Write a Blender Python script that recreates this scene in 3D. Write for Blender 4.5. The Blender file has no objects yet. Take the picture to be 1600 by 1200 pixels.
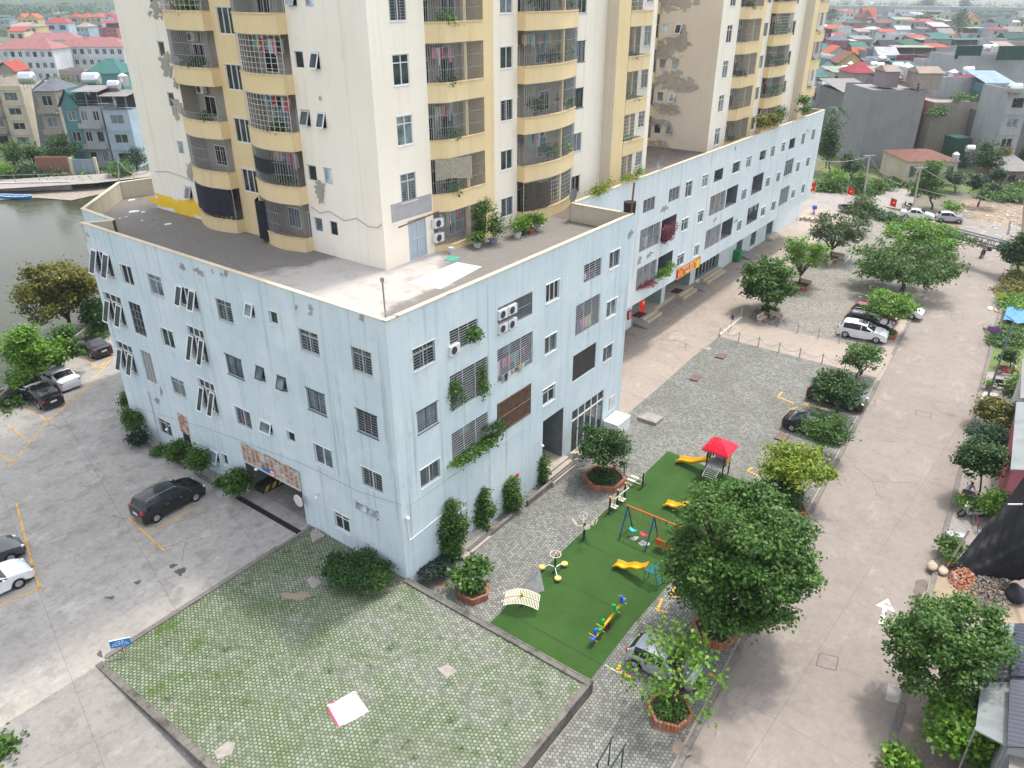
import bpy, math, random
from math import sin, cos, pi, radians, sqrt, atan2
from mathutils import Vector, Matrix
random.seed(7)
SC = bpy.context.scene
COL = SC.collection
# ---------------- camera -------------------------------------------------
FPX = 1200.0                      # focal length in pixels of a 1600 px wide picture
PITCH = math.atan(620 / FPX)
AZ = radians(36.706)              # azimuth of world +X measured from the view direction, to the right
CAM = Vector((-23.52, -25.02, 30.0))
cd = bpy.data.cameras.new('camera'); cam = bpy.data.objects.new('camera', cd); COL.objects.link(cam)
SC.camera = cam
cd.sensor_width = 36.0; cd.lens = 36.0 * FPX / 1600.0; cd.clip_start = 0.5; cd.clip_end = 12000
cam.location = CAM
cam.rotation_euler = (pi / 2 - PITCH, 0, AZ - pi / 2 + pi/2 - 0)
# view direction in world: forward f with X axis AZ to the right of it
fwd = Vector((cos(AZ), sin(AZ), 0)); rgt = Vector((sin(AZ), -cos(AZ), 0))
cam.rotation_euler = (pi / 2 - PITCH, 0, atan2(fwd.y, fwd.x) - pi / 2)
# ---------------- world, sun, exposure ------------------------------------
SUN_EL, SUN_DIR = 66.0, Vector((0.99, -0.09))      # sun stands high beyond the far end of the blocks
W = bpy.data.worlds.new('World'); SC.world = W; W.use_nodes = True
nt = W.node_tree; bg = nt.nodes['Background']
sky = nt.nodes.new('ShaderNodeTexSky'); sky.sky_type = 'NISHITA'; sky.sun_disc = False
sky.sun_elevation = radians(SUN_EL); sky.sun_rotation = atan2(SUN_DIR.x, SUN_DIR.y)
sky.air_density = 1.0; sky.dust_density = 2.5; sky.ozone_density = 1.0
hs = nt.nodes.new('ShaderNodeHueSaturation'); hs.inputs['Saturation'].default_value = 0.30; nt.links.new(sky.outputs[0], hs.inputs['Color']); nt.links.new(hs.outputs[0], bg.inputs[0]); bg.inputs[1].default_value = 0.15
sl = bpy.data.lights.new('sun', 'SUN'); sun = bpy.data.objects.new('sun', sl); COL.objects.link(sun)
sl.energy = 1.2; sl.angle = radians(4.0); sl.color = (1.0, 0.93, 0.82)
sv = Vector((SUN_DIR.x * cos(radians(SUN_EL)), SUN_DIR.y * cos(radians(SUN_EL)), sin(radians(SUN_EL))))
sun.rotation_euler = sv.to_track_quat('Z', 'Y').to_euler()
SC.view_settings.view_transform = 'Standard'; SC.view_settings.look = 'None'
SC.view_settings.exposure = 1.48; SC.view_settings.gamma = 1.0
# ---------------- rays through the photograph's survey points --------------
cp, sp = cos(PITCH), sin(PITCH)
def ray(px, py):
 x = px - 800; y = py - 600
 return rgt * x + fwd * (FPX * cp - y * sp) + Vector((0, 0, -(FPX * sp + y * cp)))
def P(px, py, z=-0.75):
 d = ray(px, py); return CAM + d * ((z - CAM.z) / d.z)
def onX(px, py, X):
 d = ray(px, py); return CAM + d * ((X - CAM.x) / d.x)
def onY(px, py, Y):
 d = ray(px, py); return CAM + d * ((Y - CAM.y) / d.y)
def onV(base, px, py):            # on the upright plane through base that faces the view
 h = Vector((base.x - CAM.x, base.y - CAM.y, 0)).normalized()
 d = ray(px, py); return CAM + d * ((base - CAM).dot(h) / d.dot(h))
def mpp(p):                       # metres per pixel at a point
 r = p - CAM; return (r.dot(fwd) * cp - r.z * sp) / FPX
def R(a, b): return random.uniform(a, b)
# ---------------- mesh helpers --------------------------------------------
class MB:
 def __init__(s): s.v = []; s.f = []; s.m = []
 def add(s, vs, fs, mi=0):
  o = len(s.v); s.v += [tuple(v) for v in vs]
  for f in fs: s.f.append(tuple(i + o for i in f)); s.m.append(mi)
 def quad(s, a, b, c, d, mi=0): s.add([a, b, c, d], [(0, 1, 2, 3)], mi)
 def poly(s, pts, mi=0): s.add(pts, [tuple(range(len(pts)))], mi)
 def box(s, x0, x1, y0, y1, z0, z1, mi=0):
  s.add([(x, y, z) for z in (z0, z1) for y in (y0, y1) for x in (x0, x1)],
    [(0, 2, 3, 1), (4, 5, 7, 6), (0, 1, 5, 4), (2, 6, 7, 3), (0, 4, 6, 2), (1, 3, 7, 5)], mi)
 def obox(s, c, dx, dy, z0, z1, a=0, mi=0):
  ca, sa = cos(a), sin(a); vs = []
  for z in (z0, z1):
   for y in (-dy, dy):
    for x in (-dx, dx): vs.append((c[0] + x * ca - y * sa, c[1] + x * sa + y * ca, z))
  s.add(vs, [(0, 2, 3, 1), (4, 5, 7, 6), (0, 1, 5, 4), (2, 6, 7, 3), (0, 4, 6, 2), (1, 3, 7, 5)], mi)
 def prism(s, pts, z0, z1, mi=0, top=None):
  n = len(pts); a = [(p[0], p[1], z0) for p in pts]; b = [(p[0], p[1], z1 if len(p) < 3 else p[2]) for p in pts]
  s.add(a + b, [(i, (i + 1) % n, n + (i + 1) % n, n + i) for i in range(n)], mi)
  s.add(b, [tuple(range(n))], mi if top is None else top); s.add(a, [tuple(range(n))[::-1]], mi)
 def cyl(s, p0, p1, r0, r1=None, n=8, mi=0, caps=True):
  if r1 is None: r1 = r0
  p0, p1 = Vector(p0), Vector(p1); d = (p1 - p0)
  if d.length < 1e-6: return
  q = d.to_track_quat('Z', 'Y'); vs = []
  for p, r in ((p0, r0), (p1, r1)):
   for i in range(n):
    a = 2 * pi * i / n; vs.append(p + q @ Vector((r * cos(a), r * sin(a), 0)))
  s.add(vs, [(i, (i + 1) % n, n + (i + 1) % n, n + i) for i in range(n)], mi)
  if caps: s.add(vs[:n], [tuple(range(n))[::-1]], mi); s.add(vs[n:], [tuple(range(n))], mi)
 def tube(s, pts, r, n=6, mi=0):
  rs = r if isinstance(r, (list, tuple)) else [r] * len(pts)
  for i in range(len(pts) - 1): s.cyl(pts[i], pts[i + 1], rs[i], rs[i + 1], n, mi)
 def ring(s, c, r, t, q=None, n=16, mi=0):
  q = q or Matrix.Identity(3); c = Vector(c)
  pts = [c + q @ Vector((r * cos(2 * pi * i / n), r * sin(2 * pi * i / n), 0)) for i in range(n + 1)]
  s.tube(pts, t, 5, mi)
 def sphere(s, c, rx, ry=None, rz=None, n=10, mi=0):
  ry = ry or rx; rz = rz or rx; m = max(5, n // 2 + 1); vs = []; fs = []
  for j in range(m + 1):
   th = pi * j / m
   for i in range(n):
    a = 2 * pi * i / n
    vs.append((c[0] + rx * sin(th) * cos(a), c[1] + ry * sin(th) * sin(a), c[2] + rz * cos(th)))
  for j in range(m):
   for i in range(n): fs.append((j * n + i, (j + 1) * n + i, (j + 1) * n + (i + 1) % n, j * n + (i + 1) % n))
  s.add(vs, fs, mi)
 def xf(s, M):
  s.v = [tuple(M @ Vector(v)) for v in s.v]; return s
 def build(s, name, mats, parent=None, smooth=False):
  me = bpy.data.meshes.new(name); me.from_pydata(s.v, [], s.f)
  if not isinstance(mats, (list, tuple)): mats = [mats]
  for m in mats: me.materials.append(m)
  if len(mats) > 1: me.polygons.foreach_set('material_index', s.m)
  if smooth: me.polygons.foreach_set('use_smooth', [True] * len(s.f))
  me.update()
  o = bpy.data.objects.new(name, me); COL.objects.link(o)
  if parent: o.parent = parent
  return o
def thing(name, label, cat, loc=(0, 0, 0), rz=0, group=None):
 o = bpy.data.objects.new(name, None); COL.objects.link(o); o.location = loc; o.rotation_euler = (0, 0, rz)
 o.empty_display_size = 0.3; o['label'] = label; o['category'] = cat
 if group: o['group'] = group
 return o
def tag(o, label, cat, group=None):
 o['label'] = label; o['category'] = cat
 if group: o['group'] = group
 return o
def struct(o, kind='structure'):
 o['kind'] = kind; return o
def dup(root, loc, rz=0, label=None, group=None, sc=None):
 def cp_(o, par):
  c = o.copy(); COL.objects.link(c); c.parent = par
  for ch in list(o.children): cp_(ch, c)
  return c
 r = cp_(root, None); r.location = loc; r.rotation_euler = (0, 0, rz)
 if sc: r.scale = sc
 if label: r['label'] = label
 if group: r['group'] = group
 return r
# facade frames: a point = origin + u*s + n*d (outward) + z
class Fr:
 def __init__(f, o, u, n): f.o = Vector(o); f.u = Vector(u); f.n = Vector(n)
 def p(f, s, z, d=0): return f.o + f.u * s + f.n * d + Vector((0, 0, z))
 def box(f, mb, s0, s1, z0, z1, d0, d1, mi=0):
  vs = [f.p(s, z, d) for z in (z0, z1) for d in (d0, d1) for s in (s0, s1)]
  mb.add(vs, [(0, 2, 3, 1), (4, 5, 7, 6), (0, 1, 5, 4), (2, 6, 7, 3), (0, 4, 6, 2), (1, 3, 7, 5)], mi)
 def quad(f, mb, s0, s1, z0, z1, d, mi=0): mb.quad(f.p(s0, z0, d), f.p(s1, z0, d), f.p(s1, z1, d), f.p(s0, z1, d), mi)
 def wall(f, mb, s0, s1, z0, z1, holes=(), depth=0.22, mi=0, mr=None, deep=0):
  hs = [h for h in holes if h[0] < s1 and h[1] > s0]
  S = sorted({s0, s1} | {x for h in hs for x in h[:2] if s0 < x < s1}); Z = sorted({z0, z1} | {x for h in hs for x in h[2:4] if z0 < x < z1})
  for i in range(len(S) - 1):
   for j in range(len(Z) - 1):
    cs, cz = (S[i] + S[i + 1]) / 2, (Z[j] + Z[j + 1]) / 2
    if any(h[0] < cs < h[1] and h[2] < cz < h[3] for h in hs): continue
    f.quad(mb, S[i], S[i + 1], Z[j], Z[j + 1], 0, mi)
  m2 = mi if mr is None else mr
  for h in hs:
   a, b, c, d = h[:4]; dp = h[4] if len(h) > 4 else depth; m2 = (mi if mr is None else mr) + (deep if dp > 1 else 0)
   mb.quad(f.p(a, c, 0), f.p(a, c, -dp), f.p(a, d, -dp), f.p(a, d, 0), m2)
   mb.quad(f.p(b, c, -dp), f.p(b, c, 0), f.p(b, d, 0), f.p(b, d, -dp), m2)
   mb.quad(f.p(a, d, 0), f.p(a, d, -dp), f.p(b, d, -dp), f.p(b, d, 0), m2)
   mb.quad(f.p(a, c, -dp), f.p(a, c, 0), f.p(b, c, 0), f.p(b, c, -dp), m2)
# ---------------- materials ------------------------------------------------
class NT:
 def __init__(s, name):
  s.mat = bpy.data.materials.new(name); s.mat.use_nodes = True; s.t = s.mat.node_tree
  s.b = s.t.nodes['Principled BSDF']; s.out = s.t.nodes['Material Output']
  s.b.inputs['Specular IOR Level'].default_value = 0.3
 def n(s, ty, **kw):
  x = s.t.nodes.new('ShaderNode' + ty)
  for k, v in kw.items(): setattr(x, k, v)
  return x
 def l(s, a, b): s.t.links.new(a, b)
 def geo(s):
  return s.n('NewGeometry').outputs['Position']
 def noise(s, vec, scale, detail=4, rough=.55, sc=None):
  if sc:
   m = s.n('Mapping'); m.inputs['Scale'].default_value = sc; s.l(vec, m.inputs[0]); vec = m.outputs[0]
  x = s.n('TexNoise'); x.inputs['Scale'].default_value = scale; x.inputs['Detail'].default_value = detail
  x.inputs['Roughness'].default_value = rough; s.l(vec, x.inputs['Vector']); return x.outputs['Fac']
 def math(s, op, a, b=None, c=None):
  x = s.n('Math', operation=op)
  for i, q in enumerate((a, b, c)):
   if q is None: continue
   if isinstance(q, (int, float)): x.inputs[i].default_value = q
   else: s.l(q, x.inputs[i])
  return x.outputs[0]
 def ss(s, v, lo, hi):       # smooth threshold 0..1
  x = s.n('MapRange', interpolation_type='SMOOTHSTEP'); s.l(v, x.inputs[0]); x.inputs[1].default_value = lo; x.inputs[2].default_value = hi
  return x.outputs[0]
 def mix(s, f, a, b, bt='MIX'):
  x = s.n('Mix', data_type='RGBA', blend_type=bt)
  for i, q in ((0, f), (6, a), (7, b)):
   if isinstance(q, (int, float)): x.inputs[i].default_value = q
   elif isinstance(q, (tuple, list)): x.inputs[i].default_value = (*q, 1)
   else: s.l(q, x.inputs[i])
  return x.outputs[2]
 def ramp(s, v, stops):
  x = s.n('ValToRGB'); e = x.color_ramp.elements
  while len(e) < len(stops): e.new(0.5)
  for i, (p, c) in enumerate(stops): e[i].position = p; e[i].color = (*c, 1)
  s.l(v, x.inputs[0]); return x.outputs[0]
 def bump(s, h, st=.3, dist=.02):
  x = s.n('Bump'); x.inputs['Strength'].default_value = st; x.inputs['Distance'].default_value = dist
  s.l(h, x.inputs['Height']); s.l(x.outputs[0], s.b.inputs['Normal'])
 def fin(s, col, rough=.8, metal=0.0):
  if isinstance(col, (tuple, list)): s.b.inputs['Base Color'].default_value = (*col, 1)
  else: s.l(col, s.b.inputs['Base Color'])
  if isinstance(rough, (int, float)): s.b.inputs['Roughness'].default_value = rough
  else: s.l(rough, s.b.inputs['Roughness'])
  s.b.inputs['Metallic'].default_value = metal
  return s.mat
def sRGB(r, g, b):
 f = lambda c: (c / 255 / 12.92) if c / 255 <= .04045 else ((c / 255 + .055) / 1.055) ** 2.4
 return (f(r), f(g), f(b))
def mul(c, k): return tuple(min(1, x * k) for x in c)
_mc = {}
def M(c, rough=.7, var=.12, scale=2.0, metal=0.0, bump=0, name=None):
 """plain stuff of one colour with mottling"""
 key = (tuple(round(x, 3) for x in c), rough, var, scale, metal, bump)
 if key in _mc: return _mc[key]
 t = NT(name or 'stuff_%d' % len(_mc)); g = t.geo(); n = t.noise(g, scale, 5, .6)
 col = t.mix(n, mul(c, 1 - var * 1.6), mul(c, 1 + var * 1.6))
 if bump: t.bump(t.noise(g, scale * 6), bump, .02)
 _mc[key] = t.fin(col, rough, metal); return _mc[key]
def plaster(name, base, stain, streak=.35, patch=None, pth=.70, grime=(.18, .18, .17), fine=.07):
 t = NT(name); g = t.geo()
 c = t.mix(t.ss(t.noise(g, .22, 6, .6), .3, .75), base, stain)
 st = t.noise(g, 1.0, 7, .66, (2.4, 2.4, .07)); c = t.mix(t.math('MULTIPLY', t.ss(st, .50, .80), streak), c, grime)
 fd = t.noise(g, .45, 7, .7); c = t.mix(t.math('MULTIPLY', t.ss(fd, .5, .62), streak * .5), c, mul(stain, 1.12)); c = t.mix(t.math('MULTIPLY', t.ss(t.noise(g, 1.4, 8, .75), .57, .70), streak * .55), c, mul(grime, 1.6))
 fn = t.noise(g, 3.3, 7, .7); c = t.mix(t.math('MULTIPLY', t.ss(fn, .58, .8), streak * .8), c, grime)
 wv = t.noise(g, 30, 2, .5, (.3, .3, 1.4)); c = t.mix(t.math('MULTIPLY', wv, fine), c, (.0, .0, .0))
 dr = t.noise(g, 1.0, 4, .5, (6.5, 6.5, .16)); c = t.mix(t.math('MULTIPLY', t.ss(dr, .60, .80), streak * .55), c, grime)
 if patch:
  pn = t.noise(g, .55, 8, .66); c = t.mix(t.ss(pn, pth, pth + .015), c, patch)
 t.bump(fn, .15, .02); return t.fin(c, .88)
def concrete(name, a, b, dark, joint=4.2, jw=.012, rot=0, crack=True, stain=.5, dirt=None):
 t = NT(name); g = t.geo()
 n1 = t.noise(g, .13, 7, .62); n2 = t.noise(g, .75, 8, .68); n3 = t.noise(g, 9, 5, .7)
 c = t.mix(t.ss(n1, .32, .68), a, b)
 c = t.mix(t.math('MULTIPLY', t.ss(n2, .48, .66), stain), c, dark); n4 = t.noise(g, 2.6, 8, .78); c = t.mix(t.math('MULTIPLY', t.ss(n4, .5, .64), stain * .75), c, mul(dark, .85)); c = t.mix(t.math('MULTIPLY', t.math('SUBTRACT', 1.0, t.ss(n4, .34, .46)), .35), c, mul(a, 1.3))
 lt = t.noise(g, .34, 8, .72, (1, 1.9, 1)); c = t.mix(t.math('MULTIPLY', t.ss(lt, .55, .66), .45), c, mul(a, 1.4))
 c = t.mix(t.math('MULTIPLY', n3, .30), c, mul(dark, .6))
 tk = t.noise(g, 1.0, 6, .7, (.07, .9, 1)); c = t.mix(t.math('MULTIPLY', t.ss(tk, .55, .75), stain * .5), c, mul(dark, .8))
 if dirt: c = t.mix(t.math('MULTIPLY', t.ss(t.noise(g, .09, 5, .6), .5, .7), .6), c, dirt)
 if joint:
  m = t.n('Mapping'); m.inputs['Rotation'].default_value = (0, 0, rot); t.l(g, m.inputs[0])
  sx = t.n('SeparateXYZ'); t.l(m.outputs[0], sx.inputs[0]); sep = []
  for ax, sz in (('X', joint), ('Y', joint * 1.9)):
   w = t.math('ADD', sx.outputs[ax], t.math('MULTIPLY', t.noise(g, .8, 2), .05))
   fr = t.math('FRACT', t.math('DIVIDE', w, sz)); sep.append(t.math('MINIMUM', fr, t.math('SUBTRACT', 1.0, fr)))
  ln = t.math('MAXIMUM', t.math('LESS_THAN', sep[0], jw * 1.2 / joint), t.math('LESS_THAN', sep[1], jw * .6 / joint))
  c = t.mix(t.math('MULTIPLY', ln, .55), c, mul(dark, .35))
 if crack:
  w = t.n('VectorMath', operation='ADD'); nz = t.n('TexNoise'); nz.inputs['Scale'].default_value = .6; nz.inputs['Detail'].default_value = 6
  t.l(g, nz.inputs[0]); t.l(g, w.inputs[0]); t.l(nz.outputs['Color'], w.inputs[1])
  v = t.n('TexVoronoi', feature='DISTANCE_TO_EDGE'); v.inputs['Scale'].default_value = .11; t.l(w.outputs[0], v.inputs['Vector'])
  k = t.math('MULTIPLY', t.math('LESS_THAN', v.outputs['Distance'], .0022), t.ss(t.noise(g, .2, 2), .56, .6))
  c = t.mix(t.math('MULTIPLY', k, .7), c, mul(dark, .3))
 t.bump(n3, .2, .01); return t.fin(c, .85)
def pavers(name, top, gap, grass, size=.23, gth=.52, gamt=1.0, soil=.0, wt=0):
 """hexagonal concrete pavers, moss and grass in the joints"""
 t = NT(name); g = t.geo(); s3 = sqrt(3)
 sc = t.n('VectorMath', operation='SCALE'); t.l(g, sc.inputs[0]); sc.inputs['Scale'].default_value = 1 / size
 wob = t.n('VectorMath', operation='ADD'); nz = t.n('TexNoise'); nz.inputs['Scale'].default_value = .9; t.l(g, nz.inputs[0])
 w2 = t.n('VectorMath', operation='SCALE'); w2.inputs['Scale'].default_value = .55; t.l(nz.outputs['Color'], w2.inputs[0])
 t.l(sc.outputs[0], wob.inputs[0]); t.l(w2.outputs[0], wob.inputs[1]); pz = t.n('VectorMath', operation='MULTIPLY'); t.l(wob.outputs[0], pz.inputs[0]); pz.inputs[1].default_value = (1, 1, 0)
 p = pz.outputs[0]
 def cell(off):
  a = t.n('VectorMath', operation='SUBTRACT'); t.l(p, a.inputs[0]); a.inputs[1].default_value = (off * .5, off * s3 / 2, 0)
  m = t.n('VectorMath', operation='WRAP'); t.l(a.outputs[0], m.inputs[0]); m.inputs[1].default_value = (.5, s3 / 2, 1); m.inputs[2].default_value = (-.5, -s3 / 2, -1)
  L = t.n('VectorMath', operation='LENGTH'); t.l(m.outputs[0], L.inputs[0]); return m.outputs[0], L.outputs['Value']
 va, la = cell(0); vb, lb = cell(1)
 lt = t.math('LESS_THAN', la, lb); mx = t.n('Mix', data_type='VECTOR'); t.l(lt, mx.inputs[0]); t.l(vb, mx.inputs[4]); t.l(va, mx.inputs[5])
 d = t.math('MINIMUM', la, lb)
 idv = t.n('VectorMath', operation='SUBTRACT'); t.l(p, idv.inputs[0]); t.l(mx.outputs[1], idv.inputs[1])
 rnd = t.n('VectorMath', operation='SNAP'); t.l(idv.outputs[0], rnd.inputs[0]); rnd.inputs[1].default_value = (.25, .25, 1)
 wn = t.n('TexWhiteNoise', noise_dimensions='3D'); t.l(rnd.outputs[0], wn.inputs['Vector'])
 big = t.noise(g, .35, 6, .65); fine = t.noise(g, 7, 5, .7)
 tc = t.mix(wn.outputs['Value'], mul(top, .62), mul(top, 1.28)); tc = t.mix(t.math('MULTIPLY', t.ss(big, .4, .7), .55), tc, gap)
 tc = t.mix(t.math('MULTIPLY', fine, .35), tc, mul(gap, .7))
 gcol = t.mix(t.noise(g, 4, 3), mul(grass, .6), mul(grass, 1.6))
 gm = t.noise(g, .42, 7, .72); gmf = t.noise(g, 2.6, 6, .75)
 comb = t.math('ADD', t.math('MULTIPLY', gm, 1.0 if wt else .6), t.math('MULTIPLY', gmf, .40 if wt else .45))
 if wt:
  sx = t.n('SeparateXYZ'); t.l(g, sx.inputs[0]); comb = t.math('ADD', comb, t.math('MULTIPLY', t.math('ADD', t.ss(sx.outputs['Y'], -6, 7.5), t.math('MULTIPLY', t.ss(sx.outputs['X'], -4, -13), .5)), wt))
 gj = t.ss(t.math('ADD', comb, t.math('MULTIPLY', t.ss(d, .28, .48), .30 if wt else .16)), gth + .10, gth + (.17 if wt else .14))
 joint = t.ss(d, .40, .50)
 c = t.mix(joint, tc, mul(gap, .42)); c = t.mix(t.math('MULTIPLY', gj, gamt), c, gcol)
 if soil:
  sn = t.noise(g, .22, 6, .6); c = t.mix(t.ss(sn, 1 - soil, 1 - soil + .04), c, (.36, .27, .2))
 t.bump(t.math('SUBTRACT', 1.0, joint), .5, .02); return t.fin(c, .85)
def leafm(name, c1, c2, c3=None, tr=.35):
 t = NT(name); g = t.n('NewGeometry'); r = g.outputs['Random Per Island']
 big = t.noise(g.outputs['Position'], .9, 3)
 f = t.math('ADD', t.math('MULTIPLY', r, .7), t.math('MULTIPLY', big, .4))
 st = [(.12, c1), (.75, c2)] + ([(.97, c3)] if c3 else [])
 c = t.ramp(f, st); t.fin(c, .5)
 t.b.inputs['Specular IOR Level'].default_value = .4
 tl = t.n('BsdfTranslucent'); t.l(c, tl.inputs[0]); ms = t.n('MixShader'); ms.inputs[0].default_value = tr
 t.l(t.b.outputs[0], ms.inputs[1]); t.l(tl.outputs[0], ms.inputs[2]); t.l(ms.outputs[0], t.out.inputs[0]); return t.mat
def glassm(name, c, rough=.08, curtain=None):
 t = NT(name); g = t.geo(); n = t.noise(g, 1.1, 3, .5)
 col = t.mix(t.ss(n, .35, .7), mul(c, .5), mul(c, 1.5))
 if curtain:
  w = t.n('TexWave'); w.inputs['Scale'].default_value = 5; w.inputs['Distortion'].default_value = 1.5; t.l(g, w.inputs[0])
  col = t.mix(t.math('MULTIPLY', w.outputs['Fac'], .55), col, curtain)
 t.fin(col, rough); t.b.inputs['Specular IOR Level'].default_value = .35; return t.mat
def corrug(name, c, period=.2, axis='X', rough=.5, metal=.0, dirt=.35):
 t = NT(name); g = t.geo(); sx = t.n('SeparateXYZ'); t.l(g, sx.inputs[0])
 w = t.math('SINE', t.math('MULTIPLY', sx.outputs[axis], 2 * pi / period))
 n = t.noise(g, .5, 6, .7); col = t.mix(t.math('MULTIPLY', t.ss(n, .4, .75), dirt), c, mul(c, .35))
 col = t.mix(t.math('MULTIPLY', t.math('GREATER_THAN', w, .5), .22), col, mul(c, .45)); t.bump(w, .6, .04)
 return t.fin(col, rough, metal)
def islands(name, cols, rough=.7):
 t = NT(name); g = t.n('NewGeometry'); n = len(cols)
 c = t.ramp(g.outputs['Random Per Island'], [((i + .5) / n, x) for i, x in enumerate(cols)])
 t.t.nodes[-1];
 return t.fin(c, rough)
BLUE = plaster('pale_blue_render', (.54, .645, .69), (.63, .71, .74), .62, None)
LOGD = M((.15, .165, .175), .85, .3, 1.2); BLUE_IN = plaster('shaded_reveal_render', (.46, .58, .63), (.52, .62, .67), .2)  # loggia and reveal shade put into darker wall colours
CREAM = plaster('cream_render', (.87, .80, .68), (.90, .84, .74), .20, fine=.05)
CREAM_IN = plaster('shaded_balcony_render', (.36, .33, .29), (.46, .43, .38), .4)  # cream darkened to hold the shade inside the balconies
BEIGE_SHADE = plaster('shaded_beige_render', (.70, .61, .49), (.74, .66, .55), .2)  # cream darkened so the far tower's left face carries its shade
OCHRE = plaster('ochre_render', (.76, .59, .33), (.81, .65, .39), .22, (.42, .39, .36), .745)
COPE = plaster('cream_coping', (.62, .54, .38), (.70, .62, .47), .4, (.2, .17, .14), .66)
INPAR = plaster('stained_parapet', (.50, .46, .36), (.58, .53, .42), .6)
PEEL2 = plaster('bare_cement_pale', (.34, .315, .28), (.47, .43, .37), .5); PEEL = plaster('bare_cement', (.28, .27, .26), (.40, .38, .36), .6)
YPAINT = M(sRGB(240, 200, 60), .7, .08, 1)
WHT = M((.74, .75, .76), .45, .04, 3); WHTD = M((.50, .50, .50), .6, .12, 3)
DKFR = M((.07, .07, .08), .45, .1, 3); BARS = M((.33, .35, .37), .5, .2, 3); BARW = M((.62, .63, .64), .5, .1, 3); RUST = M((.20, .09, .04), .8, .5, 3)
STEEL = M((.42, .44, .46), .35, .1, 3, .7); GREY = M((.30, .31, .32), .7, .15, 2); BLK = M((.02, .02, .022), .5, .2, 2)
GL = [glassm('window_glass', (.03, .04, .045)), glassm('window_glass_green', (.04, .06, .055)), glassm('window_glass_pale', (.16, .21, .22), .15),
  glassm('window_curtained', (.09, .12, .14), .2, (.35, .42, .48)), glassm('window_glass_black', (.018, .02, .022))]
GLM = glassm('frosted_louvre', (.42, .52, .56), .3)
DARK = M((.025, .025, .028), .9, .4, 1.0); DIM = M((.09, .088, .085), .9, .6, .8)  # dark colours hold the shade of rooms and loggias behind openings
TURF = None
# ================= ground and setting ======================================
ZC, ZR = -0.75, -0.88            # courtyard and road levels; plaza and car park lie at 0
def G2(z, *pts): return [tuple(P(x, y, z)[:2]) for x, y in pts]
def sheet(name, pts, z, mat):
 mb = MB(); mb.poly([(p[0], p[1], z) for p in pts]); return struct(mb.build(name, mat))
def slab(name, pts, z0, z1, mat):
 mb = MB(); mb.prism(pts, z0, z1); return struct(mb.build(name, mat))
def gmat():
 t = NT('far_land'); g = t.geo(); n1 = t.noise(g, .012, 6, .6); n2 = t.noise(g, .15, 6, .65)
 c = t.mix(t.ss(n1, .4, .6), (.045, .075, .03), (.16, .15, .12)); c = t.mix(t.ss(n2, .45, .7), c, (.07, .10, .04)); return t.fin(c, .95)
mb = MB(); mb.quad((-3000, -3000, -1.0), (9000, -3000, -1.0), (9000, 9000, -1.0), (-3000, 9000, -1.0)); struct(mb.build('ground', gmat()))
LOTM = concrete('car_park_concrete', (.42, .395, .365), (.33, .31, .29), (.215, .203, .19), 5.5, .010, .25, True, .65, (.36, .32, .27))  # made paler than the ramp to offset the tower's shadow
RAMPM = concrete('ramp_concrete', (.30, .28, .265), (.24, .225, .21), (.16, .15, .14), 5.5, .010, .25, False, .6)  # same concrete darkened because this part lies in the sun
ROADM = concrete('road_concrete', (.29, .25, .222), (.25, .218, .195), (.18, .16, .146), 5.2, .009, .055, True, .38)
ALLEYM = concrete('sunny_concrete', (.40, .335, .285), (.35, .295, .255), (.21, .185, .165), 3.6, .016, .02, True, .35)
FARM = concrete('lane_concrete', (.33, .30, .28), (.29, .27, .25), (.21, .19, .18), 0, .01, 0, False, .4)
PLAZAM = pavers('mossy_pavers', (.255, .26, .235), (.115, .125, .085), (.05, .092, .014), .205, .80, .95, .14, .10)
COURTM = pavers('courtyard_pavers', (.255, .26, .24), (.15, .145, .135), (.045, .075, .015), .205, .64, .8, .20)
FARPAV = pavers('worn_pavers', (.31, .295, .26), (.22, .21, .185), (.07, .085, .035), .205, .70, .7, .30)
KERBM = concrete('kerb_cement', (.24, .215, .195), (.19, .175, .16), (.10, .095, .09), 1.0, .012, .05, False, .5)
lot = [(-60, 8), (0.3, 8), (0.3, 29), (8, 38), (12, 47), (14, 58), (-3.5, 43.5), (-50, 12)]
slab('car_park', lot, -1.4, 0.0, LOTM)
mb = MB(); X0, X1 = -60, -13.55
for a, b, za, zb in ((8, 2, 0, -.3), (2, -8, -.3, -.95), (-8, -40, -.95, -2.2)):
 mb.quad((X0, b, zb), (X1, b, zb), (X1, a, za), (X0, a, za)); mb.quad((X1, b, zb), (X1, a, za), (X1, a, za - 1.5), (X1, b, zb - 1.5))
struct(mb.build('ramp', RAMPM))
slab('plaza', [(-13.55, -12.1), (0.0, -12.1), (0.0, 8.0), (-13.55, 8.0)], -1.6, -0.004, PLAZAM)
# low coping wall round the plaza
mb = MB()
mb.box(-13.85, -13.5, -12.3, 8.05, -1.7, .05); mb.box(-13.5, -.30, -12.35, -12.05, -1.3, .09); mb.box(-.30, .08, -12.35, -.05, -1.3, .10)
o = tag(mb.build('coping_wall', concrete('mossy_cement', (.20, .185, .165), (.15, .14, .125), (.05, .05, .04), 1.9, .02, 0, False, .9)), 'low mossy cement wall edging the raised paved square', 'wall')
mb = MB(); mb.box(-13.3, -0.1, 8.0, 8.22, -.3, .07); mb.box(-13.2, -2.6, 8.26, 8.34, -.1, .03)
tag(mb.build('kerb', KERBM), 'thin cement kerb between the car park and the mossy paving', 'kerb')
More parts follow.
